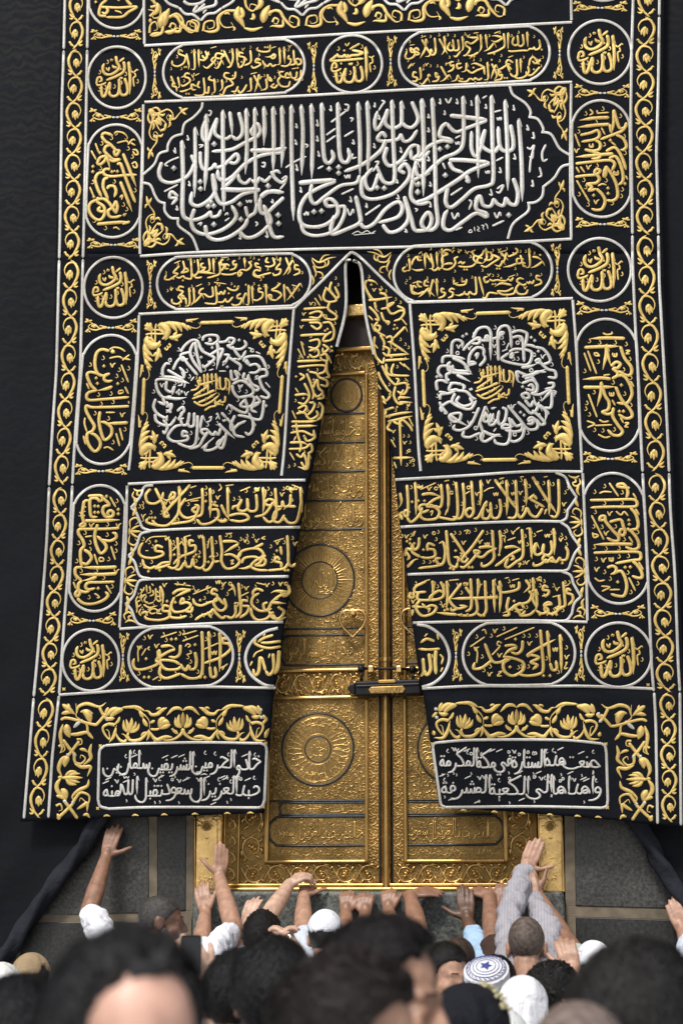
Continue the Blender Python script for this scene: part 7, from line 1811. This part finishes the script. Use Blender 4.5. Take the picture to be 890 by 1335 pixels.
def head_bag(bag, Hc, R, k, face=True):
    E = lambda c, r: ellipsoid(bag, v3(Hc) + R @ (v3(c) * k), R, v3(r) * k)
    Cp = lambda a, b, ra, rb: capsule(bag, v3(Hc) + R @ (v3(a) * k), v3(Hc) + R @ (v3(b) * k), ra * k, rb * k, 10, 3)
    E((0, -.006, .030), (.074, .096, .090)); E((0, .034, -.035), (.060, .060, .082)); E((0, .052, -.088), (.036, .034, .030))
    Cp((-.048, .03, -.075), (-.018, .07, -.098), .022, .018); Cp((.048, .03, -.075), (.018, .07, -.098), .022, .018)
    Cp((-.040, .070, -.030), (-.046, .046, -.040), .020, .020); Cp((.040, .070, -.030), (.046, .046, -.040), .020, .020)
    Cp((-.042, .078, .020), (-.010, .091, .018), .010, .011); Cp((.042, .078, .020), (.010, .091, .018), .010, .011)
    Cp((0, .093, .010), (0, .113, -.032), .0095, .0135); Cp((-.011, .098, -.036), (.011, .098, -.036), .0085, .0085)
    Cp((-.020, .086, -.063), (.020, .086, -.063), .0085, .0085); Cp((-.017, .086, -.074), (.017, .086, -.074), .0095, .0095)
    for s in (-1, 1):
        E((s * .077, -.006, -.012), (.010, .020, .032)); Cp((s * .080, -.014, .012), (s * .080, -.010, -.034), .008, .007)
        Cp((s * .033, .081, -.003), (s * .022, .085, -.003), .010, .009)
    Cp((0, -.020, -.06), (0, -.035, -.16), .056, .060)


def hair_shell(name, Hc, R, k, mat, parent, t=.014, front=.062, side=-.005, back=-.085, lump=.006, freq=30, seed=0, top=0.0, U=72, W=48, radii=(.074, .096, .090)):
    """hair (or a knitted cap) following the skull; sinks under the skin outside its outline"""
    from mathutils import noise
    v, f = [], []
    for j in range(W + 1):
        p = math.pi * j / W
        for i in range(U):
            a = 2 * math.pi * i / U
            d = v3((math.sin(p) * math.sin(a), math.sin(p) * math.cos(a), math.cos(p)))      # a = 0 is the front
            base = v3((d[0] * radii[0], d[1] * radii[1], d[2] * radii[2]))
            lim = hairline(d, front, side, back) + (.011 * noise.noise(Vector(d * 5.5) + Vector((seed, 2, 0))) if t > .005 else 0)
            z = base[2] + .030
            e = (z - lim) / .012
            e = max(0.0, min(1.0, e + .5)); e = e * e * (3 - 2 * e)
            nz = noise.noise(Vector(d * freq * .1 * 1.0) + Vector((seed, 0, 0))) * .6 + noise.noise(Vector(d * freq * .28) + Vector((0, seed, 0))) * .4
            th = -.012 + e * (.012 + t + top * max(d[2], 0) ** 2 + lump * nz)
            q = base * (1 + th / np.linalg.norm(base))
            v.append(v3(Hc) + R @ ((q + v3((0, -.006, .030))) * k))
    for j in range(W):
        for i in range(U):
            f.append((j * U + i, (j + 1) * U + i, (j + 1) * U + (i + 1) % U, j * U + (i + 1) % U))
    return link(name, mesh_np(name, v, f), mat, parent)


def strands(Hc, R, k, mat, parent, n, length, seed, front=.062, side=-.005, back=-.085, t=.014, curl=0.0, w=.0011):
    """loose locks lying over the hair"""
    rnd = np.random.default_rng(seed); v, f = [], []
    cnt = 0
    while cnt < n:
        d = rnd.normal(size=3); d /= np.linalg.norm(d)
        base = d * v3((.074, .096, .090))
        lim = hairline(d, front, side, back)
        if base[2] + .030 < lim + .008: continue
        cnt += 1
        fr = max(0.0, min(1.0, .5 + 1.6 * d[1])); up = v3((0, 0, 1)); flow = -up * (1 - fr) + v3((.25 * np.sign(d[0]), -1.0, .12)) * fr + rnd.normal(size=3) * .30
        flow -= d * flow.dot(d); flow /= np.linalg.norm(flow) + 1e-6
        p = base * (1 + t * rnd.uniform(.55, 1.05) / .09) + v3((0, -.006, .030)); L = length * rnd.uniform(.5, 1.2); s = np.cross(d, flow)
        cur = p; dd = d * .5 + flow; idx = len(v)
        for q in range(5):
            wd = w * (1 - q / 4.4) * rnd.uniform(.8, 1.2)
            for sg in (-1, 1): v.append(v3(Hc) + R @ ((cur + s * wd * sg) * k))
            dd = dd - d * .22 + s * curl * math.sin(q * 1.7 + idx) ; dd /= np.linalg.norm(dd)
            cur = cur + dd * L / 4
        for q in range(4): f.append((idx + 2 * q, idx + 2 * q + 1, idx + 2 * q + 3, idx + 2 * q + 2))
    return link('hair_locks', mesh_np('hair_locks', v, f), mat, parent)


PLINTH_Z, PLINTH_Y = .36, -.95


def person(label, hx, hy, Y, a=0, skin='tan', hair=None, top=(.6, .6, .62), arms=(), k=1.0, pitch=0, roll=0, beard=None, head=True, eyes=False, line=.076, voxel=None, ba=None, group=None, stripe=False):
    """hx, hy: where the head's centre shows; arms: dicts with the joints as (px, py, depth)"""
    Hc = P(hx, hy, Y)
    foot = PLINTH_Z if Y > PLINTH_Y + .05 else 0.0
    root = empty('person', (Hc[0], Hc[1], foot)); tag(root, label, 'person', group)
    R = frame_of(a, pitch, roll); B = frame_of(a if ba is None else ba)
    Z = v3((0, 0, 1)); sk = M_SKIN[skin]
    nk = Hc - Z * .135 * k - B[:, 1] * .03
    sh = nk - Z * .10 * k
    hip_z = foot + (Hc[2] - foot) * .53
    hip = v3((nk[0], nk[1], hip_z)) - B[:, 1] * .02
    bag, gar = ([], []), ([], [])
    if head: head_bag(bag, Hc, R, k)
    capsule(bag, nk + Z * .02, sh, .055, .075)
    S = {s: sh + B[:, 0] * s * .165 * k - Z * .02 for s in (-1, 1)}
    jn = {}
    for ar in arms:
        s = ar['side']
        if 'S' in ar: S[s] = P(*ar['S'])
        jn[s] = ar
    for s in (-1, 1):
        capsule(bag, sh - Z * .01, S[s], .070, .058); capsule(bag, sh - Z * .10 + B[:, 0] * s * .07, hip + B[:, 0] * s * .065, .095, .095)
        kn = v3((hip[0], hip[1], foot + (hip_z - foot) * .52)) + B[:, 0] * s * .10 + B[:, 1] * .02; an = v3((kn[0], kn[1], foot + .07)) - B[:, 1] * .03
        capsule(bag, hip + B[:, 0] * s * .09, kn, .085, .055); capsule(bag, kn, an, .052, .036); capsule(bag, an - Z * .03, an + B[:, 1] * .15 - Z * .04, .036, .030)
        capsule(gar, sh - Z * .015, S[s] - Z * .005, .083, .074); capsule(gar, sh - Z * .10 + B[:, 0] * s * .078, hip + B[:, 0] * s * .08, .118, .120)
        capsule(gar, hip + B[:, 0] * s * .08, v3((hip[0], hip[1], foot + .16)) + B[:, 0] * s * .10, .118, .13)
        ar = jn.get(s)
        if ar is None:
            E = S[s] - Z * .29 + B[:, 0] * s * .05 - B[:, 1] * .02; W = E - Z * .20 + B[:, 1] * .14 - B[:, 0] * s * .03
            capsule(bag, S[s], E, .050, .042); capsule(bag, E, W, .042, .028); hand(bag, W, (W - E), -B[:, 0] * s, s, .35, .05)
            capsule(gar, S[s], E, .068, .058); capsule(gar, E, W - (W - E) * .1, .056, .045)
            continue
        E, W = P(*ar['E']), P(*ar['W'])
        capsule(bag, S[s], E, .058, .047); capsule(bag, E, E * .65 + W * .35, .046, .047); capsule(bag, E * .65 + W * .35, W, .047, .031)
        hd = v3(ar.get('d', (0, 0, 1))); hn = v3(ar.get('n', (0, 1, 0)))
        hand(bag, W, hd, hn, ar.get('th', s), ar.get('curl', .2), ar.get('spread', .1), ar.get('k', 1.0), ar.get('thumb', .8), ar.get('tcurl', .2))
        q = ar.get('sleeve', .7)           # 0..1 of the upper arm, 1..2 down the forearm
        if q <= 1: capsule(gar, S[s], S[s] + (E - S[s]) * q, .066, .059)
        else:
            capsule(gar, S[s], E, .066, .053); W2 = E + (W - E) * (q - 1)
            capsule(gar, E, W2, .056, .046); capsule(gar, W2 - (W2 - E) * .10, W2, .045, .043)
    big = (8.9 + Y) < 5.5
    vox = voxel or (.0055 if arms or big else .009)
    grow('body', bag, vox, 5 if vox < .007 else 3, sk, root)
    grow('garment', gar, .010, 3, cloth_of(top, stripe), root, .042)
    if not head: return root
    if eyes:
        for s in (-1, 1):
            e = ([], []); c = Hc + R @ (v3((s * .031, .0690, -.003)) * k)
            ellipsoid(e, c, R, v3((.0125, .0125, .0125)) * k); o = grow_plain('eye', e, M_EYE, root)
            e = ([], []); ellipsoid(e, c + R @ (v3((0, .0098, -.001)) * k), R, v3((.0055, .0035, .0055)) * k); grow_plain('iris', e, M_IRIS, o)
            e = ([], []); capsule(e, Hc + R @ (v3((s * .046, .086, .024)) * k), Hc + R @ (v3((s * .017, .099, .027)) * k), .0012, .0022); grow_plain('eyebrow', e, hair_mat((.035, .026, .020)), root)
        e = ([], []); capsule(e, Hc + R @ (v3((-.018, .095, -.066)) * k), Hc + R @ (v3((.018, .095, -.066)) * k), .005, .005); capsule(e, Hc + R @ (v3((-.014, .095, -.075)) * k), Hc + R @ (v3((.014, .095, -.075)) * k), .006, .006); grow_plain('lips', e, M_LIP[skin], root)
    if beard:
        e = ([], [])
        for s in (-1, 1):
            capsule(e, Hc + R @ (v3((s * .066, .012, -.035)) * k), Hc + R @ (v3((s * .050, .040, -.092)) * k), .014, .022); capsule(e, Hc + R @ (v3((s * .050, .040, -.092)) * k), Hc + R @ (v3((0, .074, -.112)) * k), .022, .028)
            capsule(e, Hc + R @ (v3((s * .028, .086, -.066)) * k), Hc + R @ (v3((s * .006, .098, -.054)) * k), .007, .007)
        grow('beard', e, .006, 2, hair_mat(beard), root, .008)
    if hair:
        kind, col = hair[0], hair[1]
        m = hair_mat(col) if kind in ('short', 'thick', 'curly', 'shaved') else None
        sd = int(abs(hx)) + 3
        if kind == 'shaved': hair_shell('hair', Hc, R, k, m, root, .0015, .058, .0, -.07, .001, 30, sd)
        elif kind == 'fringe': hair_shell('hair', Hc, R, k, hair_mat(col), root, .002, .13, .015, -.07, .001, 30, sd)
        elif kind == 'short':
            hair_shell('hair', Hc, R, k, m, root, .009, line, -.01, -.08, .006, 60, sd); strands(Hc, R, k, m, root, 4200, .024, sd, line, -.01, -.08, .013, .3)
        elif kind == 'thick':
            hair_shell('hair', Hc, R, k, m, root, .011, line, -.012, -.088, .026, 62, sd, .010); strands(Hc, R, k, m, root, 9000, .052, sd, line, -.012, -.088, .024, .8, .0018)
        elif kind == 'curly':
            hair_shell('hair', Hc, R, k, m, root, .014, line, -.01, -.085, .026, 90, sd, .006); strands(Hc, R, k, m, root, 9000, .032, sd, line, -.01, -.085, .022, 1.8, .0014)
        elif kind == 'cap':
            hair_shell('hair', Hc, R, k, hair_mat(hair[2] if len(hair) > 2 else (.015, .013, .012)), root, .006, .05, -.015, -.08, .002, 40, sd)
            hair_shell('skullcap', Hc, R, k, cloth_of(col), root, .013, .070, .068, .030, .002, 14, sd, .004)
    return root


def grow_plain(name, bag, mat, parent):
    me = bpy.data.meshes.new(name); me.from_pydata([tuple(x) for x in bag[0]], [], bag[1]); me.update()
    return link(name, me, mat, parent)


def scarf(root, Hc, R, k, mat, drop=.42, wide=.19, seed=0):
    """a cloth over head and shoulders, open at the face"""
    from mathutils import noise
    Hc = v3(Hc); v, f = [], []; U, W = 84, 54
    for j in range(W + 1):
        t = j / W
        for i in range(U + 1):
            a = (-math.pi + .62) + (2 * math.pi - 1.24) * i / U + math.pi         # opening round the face
            if t < .5:
                p = math.pi / 2 * (t / .5); r = v3((.094, .114, .105)); z = r[2] * math.cos(p) + .035; rr = math.sin(p)
                x, y = r[0] * rr * math.sin(a), r[1] * rr * math.cos(a) - .006
            else:
                q = (t - .5) / .5; z = .035 - q * drop; g = .094 + (wide - .094) * q ** 1.6; h = .114 + (wide * .75 - .114) * q ** 1.4
                x, y = g * math.sin(a), h * math.cos(a) - .01 - .03 * q
            fold = 1 + (.06 + .09 * t) * (noise.noise(Vector((math.sin(a) * 3, math.cos(a) * 3 + seed, t * 2.2))) + .5 * math.sin(a * 9 + seed + t * 2) * t)
            v.append(Hc + R @ (v3((x * fold, y * fold, z)) * k))
    for j in range(W):
        for i in range(U): f.append((j * (U + 1) + i, (j + 1) * (U + 1) + i, (j + 1) * (U + 1) + i + 1, j * (U + 1) + i + 1))
    o = link('headscarf', mesh_np('headscarf', v, f), mat, root)
    s = o.modifiers.new('t', 'SOLIDIFY'); s.thickness = .004
    return o


# the low marble step along the foot of the wall
bm = bmesh.new(); bmesh.ops.create_cube(bm, size=1, matrix=Matrix.Translation((0, -.40, PLINTH_Z / 2)) @ Matrix.Diagonal((12.4, 1.10, PLINTH_Z, 1)))
bmesh.ops.bevel(bm, geom=[e for e in bm.edges], offset=.03, segments=3, affect='EDGES')
me = bpy.data.meshes.new('marble_step'); bm.to_mesh(me); bm.free()
tag(link('marble_step', me, simple('step_marble', (.55, .53, .50), .35, var=.12, vscale=3), None, False), kind='structure')

UP, TOW = (0, 0, 1), (0, 1, 0)
BLK, BRN, GRY = (.010, .009, .009), (.018, .013, .010), (.11, .105, .10)
WH, WB, PB = (.74, .76, .82), (.60, .66, .76), (.36, .52, .70)
lean = lambda x, y=0.0: (x, y, 1.0)

# --- at the wall, reaching up
person('person in short white sleeve, bare left forearm pressed up under the curtain at left', 168, 1272, -.75, 5, 'brown', ('short', BLK), WH,
       [dict(side=-1, S=(148, 1247, -.62), E=(117, 1187, -.32), W=(139, 1117, -.10), d=(.22, .12, 1), n=TOW, curl=.06, spread=.16, thumb=.95, sleeve=.86)])
person('man with cropped grey hair and short grey beard facing right at the granite wall', 210, 1203, -.62, 78, 'dark', ('shaved', (.055, .052, .05)), (.30, .30, .31), [], 1.06, beard=(.10, .10, .10), eyes=True, ba=30)
person('person in white robe with both bare forearms up on the left door jamb', 284, 1284, -.80, 0, 'tan', ('short', BLK), (.72, .74, .82),
       [dict(side=1, S=(276, 1247, -.70), E=(304, 1210, -.42), W=(286, 1143, -.13), d=(.06, .10, 1), n=(-.5, .8, 0), curl=.04, spread=.02, thumb=.9, sleeve=.72),
        dict(side=-1, S=(284, 1262, -.72), E=(262, 1236, -.45), W=(268, 1190, -.14), d=(-.22, .10, 1), n=TOW, curl=.22, spread=.14, thumb=.5, sleeve=.85)])
person('man with curly black hair stretching a fist and an open hand up to the door', 342, 1227, -.70, 0, 'light', ('curly', BLK), (.10, .16, .20),
       [dict(side=1, S=(352, 1256, -.66), E=(347, 1199, -.38), W=(377, 1153, -.16), d=(.9, .18, .55), n=(.1, .5, -1), curl=.75, spread=.02, thumb=.5, tcurl=.6, sleeve=.35),
        dict(side=-1, S=(326, 1262, -.66), E=(313, 1243, -.45), W=(320, 1209, -.17), d=(.25, .14, 1), n=(.3, .9, .3), curl=.22, spread=.13, thumb=.6, sleeve=.5)])
person('man in white skullcap with upright bare forearm and pale sleeve below the door', 424, 1224, -.62, 0, 'tan', ('cap', WH), WB,
       [dict(side=-1, S=(398, 1252, -.60), E=(395, 1210, -.35), W=(396, 1168, -.14), d=(.1, .8, .55), n=(0, .6, -1), curl=.55, spread=.05, thumb=.7, sleeve=.62)])
GRIP = dict(d=(0, .35, 1), n=(0, 1, -.2), curl=.62, spread=.04, thumb=.45, tcurl=.5)
person('person behind the tall dark head, two dark hands side by side gripping the sill', 462, 1262, -.72, 0, 'brown', ('short', BLK), (.05, .05, .06),
       [dict(GRIP, side=-1, S=(444, 1262, -.6), E=(449, 1226, -.36), W=(451, 1190, -.15), sleeve=.6), dict(GRIP, side=1, S=(482, 1262, -.6), E=(479, 1228, -.36), W=(476, 1192, -.15), sleeve=.6)])
person('person behind the tall dark head, one hand gripping the sill and one laid along it', 520, 1262, -.74, 0, 'brown', ('short', BLK), (.20, .18, .16),
       [dict(GRIP, side=-1, S=(508, 1262, -.6), E=(515, 1222, -.36), W=(506, 1187, -.15), sleeve=.5), dict(side=1, S=(548, 1262, -.6), E=(544, 1206, -.36), W=(534, 1167, -.14), d=(1, .15, .18), n=(.1, .6, -1), curl=.16, spread=.03, thumb=.3, sleeve=.5)])
person('bald dark-skinned man with right hand flat on the sill in light blue sleeve', 598, 1257, -.75, 10, 'dark', ('shaved', (.05, .03, .022)), PB,
       [dict(side=1, S=(628, 1268, -.66), E=(626, 1246, -.42), W=(609, 1200, -.16), d=(-.08, .10, 1), n=TOW, curl=.20, spread=.06, thumb=1.0, sleeve=1.62, k=1.08)])
person('person hidden behind the crocheted cap, bare forearm on the sill out of brown sleeve', 648, 1284, -.86, 0, 'brown', ('short', BLK), (.055, .032, .026),
       [dict(side=-1, S=(646, 1262, -.64), E=(642, 1220, -.36), W=(637, 1168, -.14), d=(-.8, .5, .3), n=(-.1, .6, -1), curl=.3, spread=.03, thumb=.3, sleeve=.62),
        dict(GRIP, side=1, S=(668, 1262, -.62), E=(664, 1220, -.36), W=(656, 1180, -.15), sleeve=.5)])
person('man with shaved head and grey striped long sleeves, left hand high on the gilded jamb', 686, 1234, -.72, 4, 'tan', ('shaved', (.13, .10, .085)), (.36, .35, .38),
       [dict(side=-1, S=(664, 1250, -.64), E=(664, 1188, -.36), W=(684, 1136, -.12), d=(.42, .10, 1), n=TOW, curl=.06, spread=.03, thumb=1.0, tcurl=.1, sleeve=1.96, k=1.06),
        dict(side=1, S=(712, 1256, -.64), E=(714, 1214, -.42), W=(697, 1174, -.2), d=(-.3, .15, 1), n=TOW, curl=.2, sleeve=1.97)], 1.10, stripe=True)
person('person in white cap and pale green sleeve, bare forearm slanting to the right jamb', 774, 1267, -.92, 0, 'brown', ('cap', WH), (.42, .47, .42),
       [dict(side=-1, S=(768, 1268, -.72), E=(739, 1229, -.46), W=(699, 1165, -.16), d=(-.4, .10, 1), n=TOW, curl=.25, spread=.05, thumb=.7, sleeve=.5)], 1.0)
person('person at the right edge with one hand against the wall in pale blue sleeve', 925, 1282, -.70, 0, 'tan', ('short', BLK), WB,
       [dict(side=-1, S=(905, 1268, -.55), E=(902, 1250, -.36), W=(889, 1214, -.12), d=(-.30, .10, 1), n=TOW, curl=.12, spread=.04, thumb=.6, sleeve=1.55)])
person('person in tan knitted cap low at the left edge by the rolled hem', 41, 1281, -.80, 20, 'brown', ('cap', (.34, .25, .15)), (.10, .10, .11))
person('person in white knitted cap cut by the left edge of the picture', 2, 1296, -1.3, 25, 'tan', ('cap', (.66, .66, .64)), (.45, .45, .46))
# --- middle of the crowd
face = person('man with short black hair looking down to the right between the heads', 581, 1270, -1.5, 138, 'tan', ('short', BLK), (.10, .10, .12), [], 1.0, pitch=-14, eyes=True, ba=60)
tallcap = person('person in white crocheted cap with blue star and rings', 637, 1297, -1.95, 5, 'tan', None, WH, pitch=34)
pw = person('person under plain white headscarf among the crowd at the right', 682, 1319, -2.6, 8, 'tan', None, WH)
scarf(pw, P(682, 1319, -2.6), frame_of(8), .86, cloth_of((.74, .75, .80)), seed=2)
cur = person('man with tight curly black hair facing right with raised fingers', 722, 1303, -2.3, 62, 'tan', ('curly', BLK), (.24, .24, .26),
             [dict(side=1, S=(744, 1350, -2.2), E=(752, 1330, -2.0), W=(748, 1272, -1.9), d=(-.28, .1, 1), n=(0, .9, .2), curl=.30, spread=.13, thumb=.5, sleeve=.9)], .98, eyes=True, ba=20)
phold = person('person hidden behind two dark heads holding a silver phone level', 374, 1278, -1.5, 0, 'light', ('short', BLK), (.30, .30, .33),
               [dict(side=-1, S=(350, 1300, -1.45), E=(344, 1282, -1.3), W=(352, 1238, -1.22), d=(.5, .1, .8), n=(.9, .3, -.2), curl=.45, spread=.02, thumb=.6, sleeve=1.3),
                dict(side=1, S=(396, 1300, -1.45), E=(398, 1280, -1.3), W=(386, 1238, -1.22), d=(-.5, .1, .8), n=(-.9, .3, -.2), curl=.45, spread=.02, thumb=.6, sleeve=1.3)])
hij = person('person under black headscarf with small pale flowers along its edge', 612, 1358, -4.3, 30, 'tan', None, (.012, .012, .016))
sc = scarf(hij, P(612, 1358, -4.3), frame_of(30), 1.02, cloth_of((.010, .011, .016)), seed=5)
cyc = person('person in white sun hat with cyan band low at the bottom edge', 655, 1374, -3.4, 0, 'tan', ('cap', (.70, .72, .70)), (.55, .62, .62))
# --- near the camera, out of focus
person('person with short straight black hair and left ear showing, seen from behind', 311, 1307, -4.5, 14, 'tan', ('short', (.008, .008, .009)), (.05, .05, .06), [], 1.0)
person('person with full black hair from behind, between the shorter-haired and the curly head', 354, 1303, -4.9, -14, 'tan', ('thick', (.010, .010, .012)), (.10, .10, .12), [], .98)
person('tall man with thick black hair in profile facing right, large and blurred', 500, 1305, -6.0, 104, 'tan', ('thick', (.016, .014, .015)), (.14, .13, .14), [], .95, line=.088, pitch=-8, eyes=True, beard=(.025, .018, .015), ba=80)
person('man with dense curly dark hair, largest blurred head at bottom centre', 455, 1372, -6.5, 92, 'tan', ('curly', (.016, .011, .010)), (.10, .09, .09), [], .96, line=.080, pitch=-6, ba=60, eyes=True)
person('man with ruffled dark hair and pink forehead turned to the camera, nearest at lower left', 166, 1376, -7.05, 140, 'pink', ('thick', (.020, .020, .022)), (.20, .20, .22), [], .90, line=.102, pitch=-6, eyes=True, ba=120)
person('person with black hair half hidden at the bottom left corner', 26, 1374, -5.6, 20, 'tan', ('thick', (.010, .010, .013)), (.06, .06, .07))
person('man with greying short dark hair and one ear showing at the lower right', 838, 1352, -6.0, 48, 'tan', ('thick', (.024, .023, .023)), (.34, .16, .14), [], 1.04)
person('person with nearly bald blurred crown cut by the bottom edge', 757, 1420, -6.3, 10, 'tan', ('shaved', (.22, .17, .15)), (.25, .24, .24), [], 1.0)
arm = person('person out of frame below whose raised pale arm holds a black phone', 330, 1420, -4.2, 0, 'light', ('short', BLK), (.60, .60, .64),
             [dict(side=-1, S=(300, 1440, -4.1), E=(306, 1372, -3.9), W=(266, 1282, -3.8), d=(-.36, .05, 1), n=(-.75, .6, .1), curl=.32, spread=.03, thumb=.5, sleeve=.6)])


def phone(label, c, w, h, a, tilt, col, edge):
    """a slab with rounded corners, a rim and a screen"""
    R = np.array(Euler((rad(tilt), 0, rad(a))).to_matrix())
    root = empty('phone', tuple(c)); tag(root, label, 'phone')
    def plate(nm, w, h, t, y, r, mat):
        pts = []
        for cx, cz, a0 in ((w / 2 - r, h / 2 - r, 0), (-w / 2 + r, h / 2 - r, 90), (-w / 2 + r, -h / 2 + r, 180), (w / 2 - r, -h / 2 + r, 270)):
            for q in range(5): pts.append((cx + r * math.cos(rad(a0 + q * 22.5)), cz + r * math.sin(rad(a0 + q * 22.5))))
        n = len(pts); v = [v3(c) + R @ v3((x, y - t / 2, z)) for x, z in pts] + [v3(c) + R @ v3((x, y + t / 2, z)) for x, z in pts]
        f = [tuple(range(n)), tuple(range(2 * n - 1, n - 1, -1))] + [(i, i + n, (i + 1) % n + n, (i + 1) % n) for i in range(n)]
        me = bpy.data.meshes.new(nm); me.from_pydata([tuple(x) for x in v], [], f)
        bm = bmesh.new(); bm.from_mesh(me); bmesh.ops.recalc_face_normals(bm, faces=bm.faces); bm.to_mesh(me); bm.free()
        return link(nm, me, mat, root, False)
    plate('case', w, h, .008, 0, .008, edge); plate('screen', w * .92, h * .88, .002, -.0045, .005, col)
    plate('lens', .008, .008, .003, .0045, .0035, M_BLACK)


M_SCR = simple('black_glass', (.010, .011, .013), .12, var=.1)
phone('black phone held upright by the blurred pale arm at lower left', P(249, 1245, -3.86), .060, .112, 10, -8, M_SCR, M_BLACK)
phone('silver edged phone held level between two hands below the door', P(368.5, 1229, -1.25), .064, .075, 0, -30, M_SCR, simple('brushed_silver', (.55, .55, .56), .3, .9))

# crocheted cap: flat topped, with rings, and a star worked in blue
Hc = P(637, 1297, -1.95); RC = frame_of(5, 34)
cr = simple('white_crochet', (.72, .73, .76), .9, var=.08, vscale=60, bump=.6, bscale=420); bl = cloth_of((.06, .07, .24))
v, f = [], []
prof = [(.083, -.01), (.088, .03), (.088, .075), (.084, .092), (.070, .105), (.045, .112), (.02, .114), (.0005, .1145)]
U = 40
for r, z in prof:
    for i in range(U): v.append(Hc + RC @ v3((r * math.sin(2 * math.pi * i / U), r * 1.12 * math.cos(2 * math.pi * i / U) - .005, z + .02)))
for j in range(len(prof) - 1):
    for i in range(U): f.append((j * U + i, j * U + (i + 1) % U, (j + 1) * U + (i + 1) % U, (j + 1) * U + i))
cap = link('crochet_cap', mesh_np('crochet_cap', v, f), cr, tallcap)
for (r, z, w, m) in ((.089, .05, .0014, bl), (.089, .066, .0014, bl), (.089, .082, .0014, bl), (.0885, .022, .0014, bl), (.076, .1235, .0014, bl), (.063, .130, .0012, bl), (.050, .1325, .0012, bl), (.037, .1345, .0012, bl), (.084, .113, .004, cr)):
    tube('ring', [Hc + RC @ v3((r * math.sin(a), r * 1.12 * math.cos(a) - .005, z)) for a in np.linspace(0, 2 * math.pi, 41)], w, m, cap, 6)
zig = ([], [])
for i in range(48):
    a0, a1 = 2 * math.pi * i / 48, 2 * math.pi * (i + 1) / 48
    q0, q1 = ((.089, .030), (.089, .044)) if i % 2 else ((.089, .044), (.089, .030))
    capsule(zig, Hc + RC @ v3((q0[0] * math.sin(a0), q0[0] * 1.12 * math.cos(a0) - .005, q0[1])), Hc + RC @ v3((q1[0] * math.sin(a1), q1[0] * 1.12 * math.cos(a1) - .005, q1[1])), .0013, .0013, 6, 2)
    q = .069 + (.004 if i % 2 else -.004)
    capsule(zig, Hc + RC @ v3((q * math.sin(a0), q * 1.12 * math.cos(a0) - .005, .127)), Hc + RC @ v3(((q - .004) * math.sin(a1), (q - .004) * 1.12 * math.cos(a1) - .005, .128)), .0012, .0012, 6, 2)
grow_plain('stitching', zig, bl, cap)
vs = []
for i in range(10):
    r = (.030, .013, .025, .015, .028, .013, .024, .014, .029, .013)[i]; a = 2 * math.pi * i / 10 + .3
    vs.append(tuple(Hc + RC @ v3((r * math.sin(a), r * 1.1 * math.cos(a) - .005, .1365 - r * .05))))
me = bpy.data.meshes.new('star'); me.from_pydata(vs + [tuple(Hc + RC @ v3((0, -.005, .139)))], [], [(i, 10, (i + 1) % 10) for i in range(10)])
link('star', me, bl, cap, False)
# pale flowers along the black scarf's edge
Hh = P(612, 1358, -4.3); Rh = frame_of(30); rnd = random.Random(4); e = ([], [])
for i in range(34):
    a = rnd.uniform(.30, .95); p = rnd.uniform(.25, 1.25)
    c = Hh + Rh @ v3((.100 * math.sin(p) * math.sin(a + .5), .120 * math.sin(p) * math.cos(a + .5) * 1.0, .112 * math.cos(p) + .035))
    ellipsoid(e, c, Rh, (.006, .006, .006), 8, 6)
    if i % 2: ellipsoid(e, c + v3((.008, 0, .004)), Rh, (.004, .004, .004), 8, 6)
grow_plain('flower_trim', e, cloth_of((.50, .46, .28)), sc)
# cyan band of the sun hat
Hq = P(655, 1374, -3.4)
tube('hat_band', [Hq + v3((.094 * math.sin(a), .116 * math.cos(a) - .006, .072)) for a in np.linspace(0, 2 * math.pi, 41)], .010, cloth_of((.25, .62, .66)), cyc, 8)
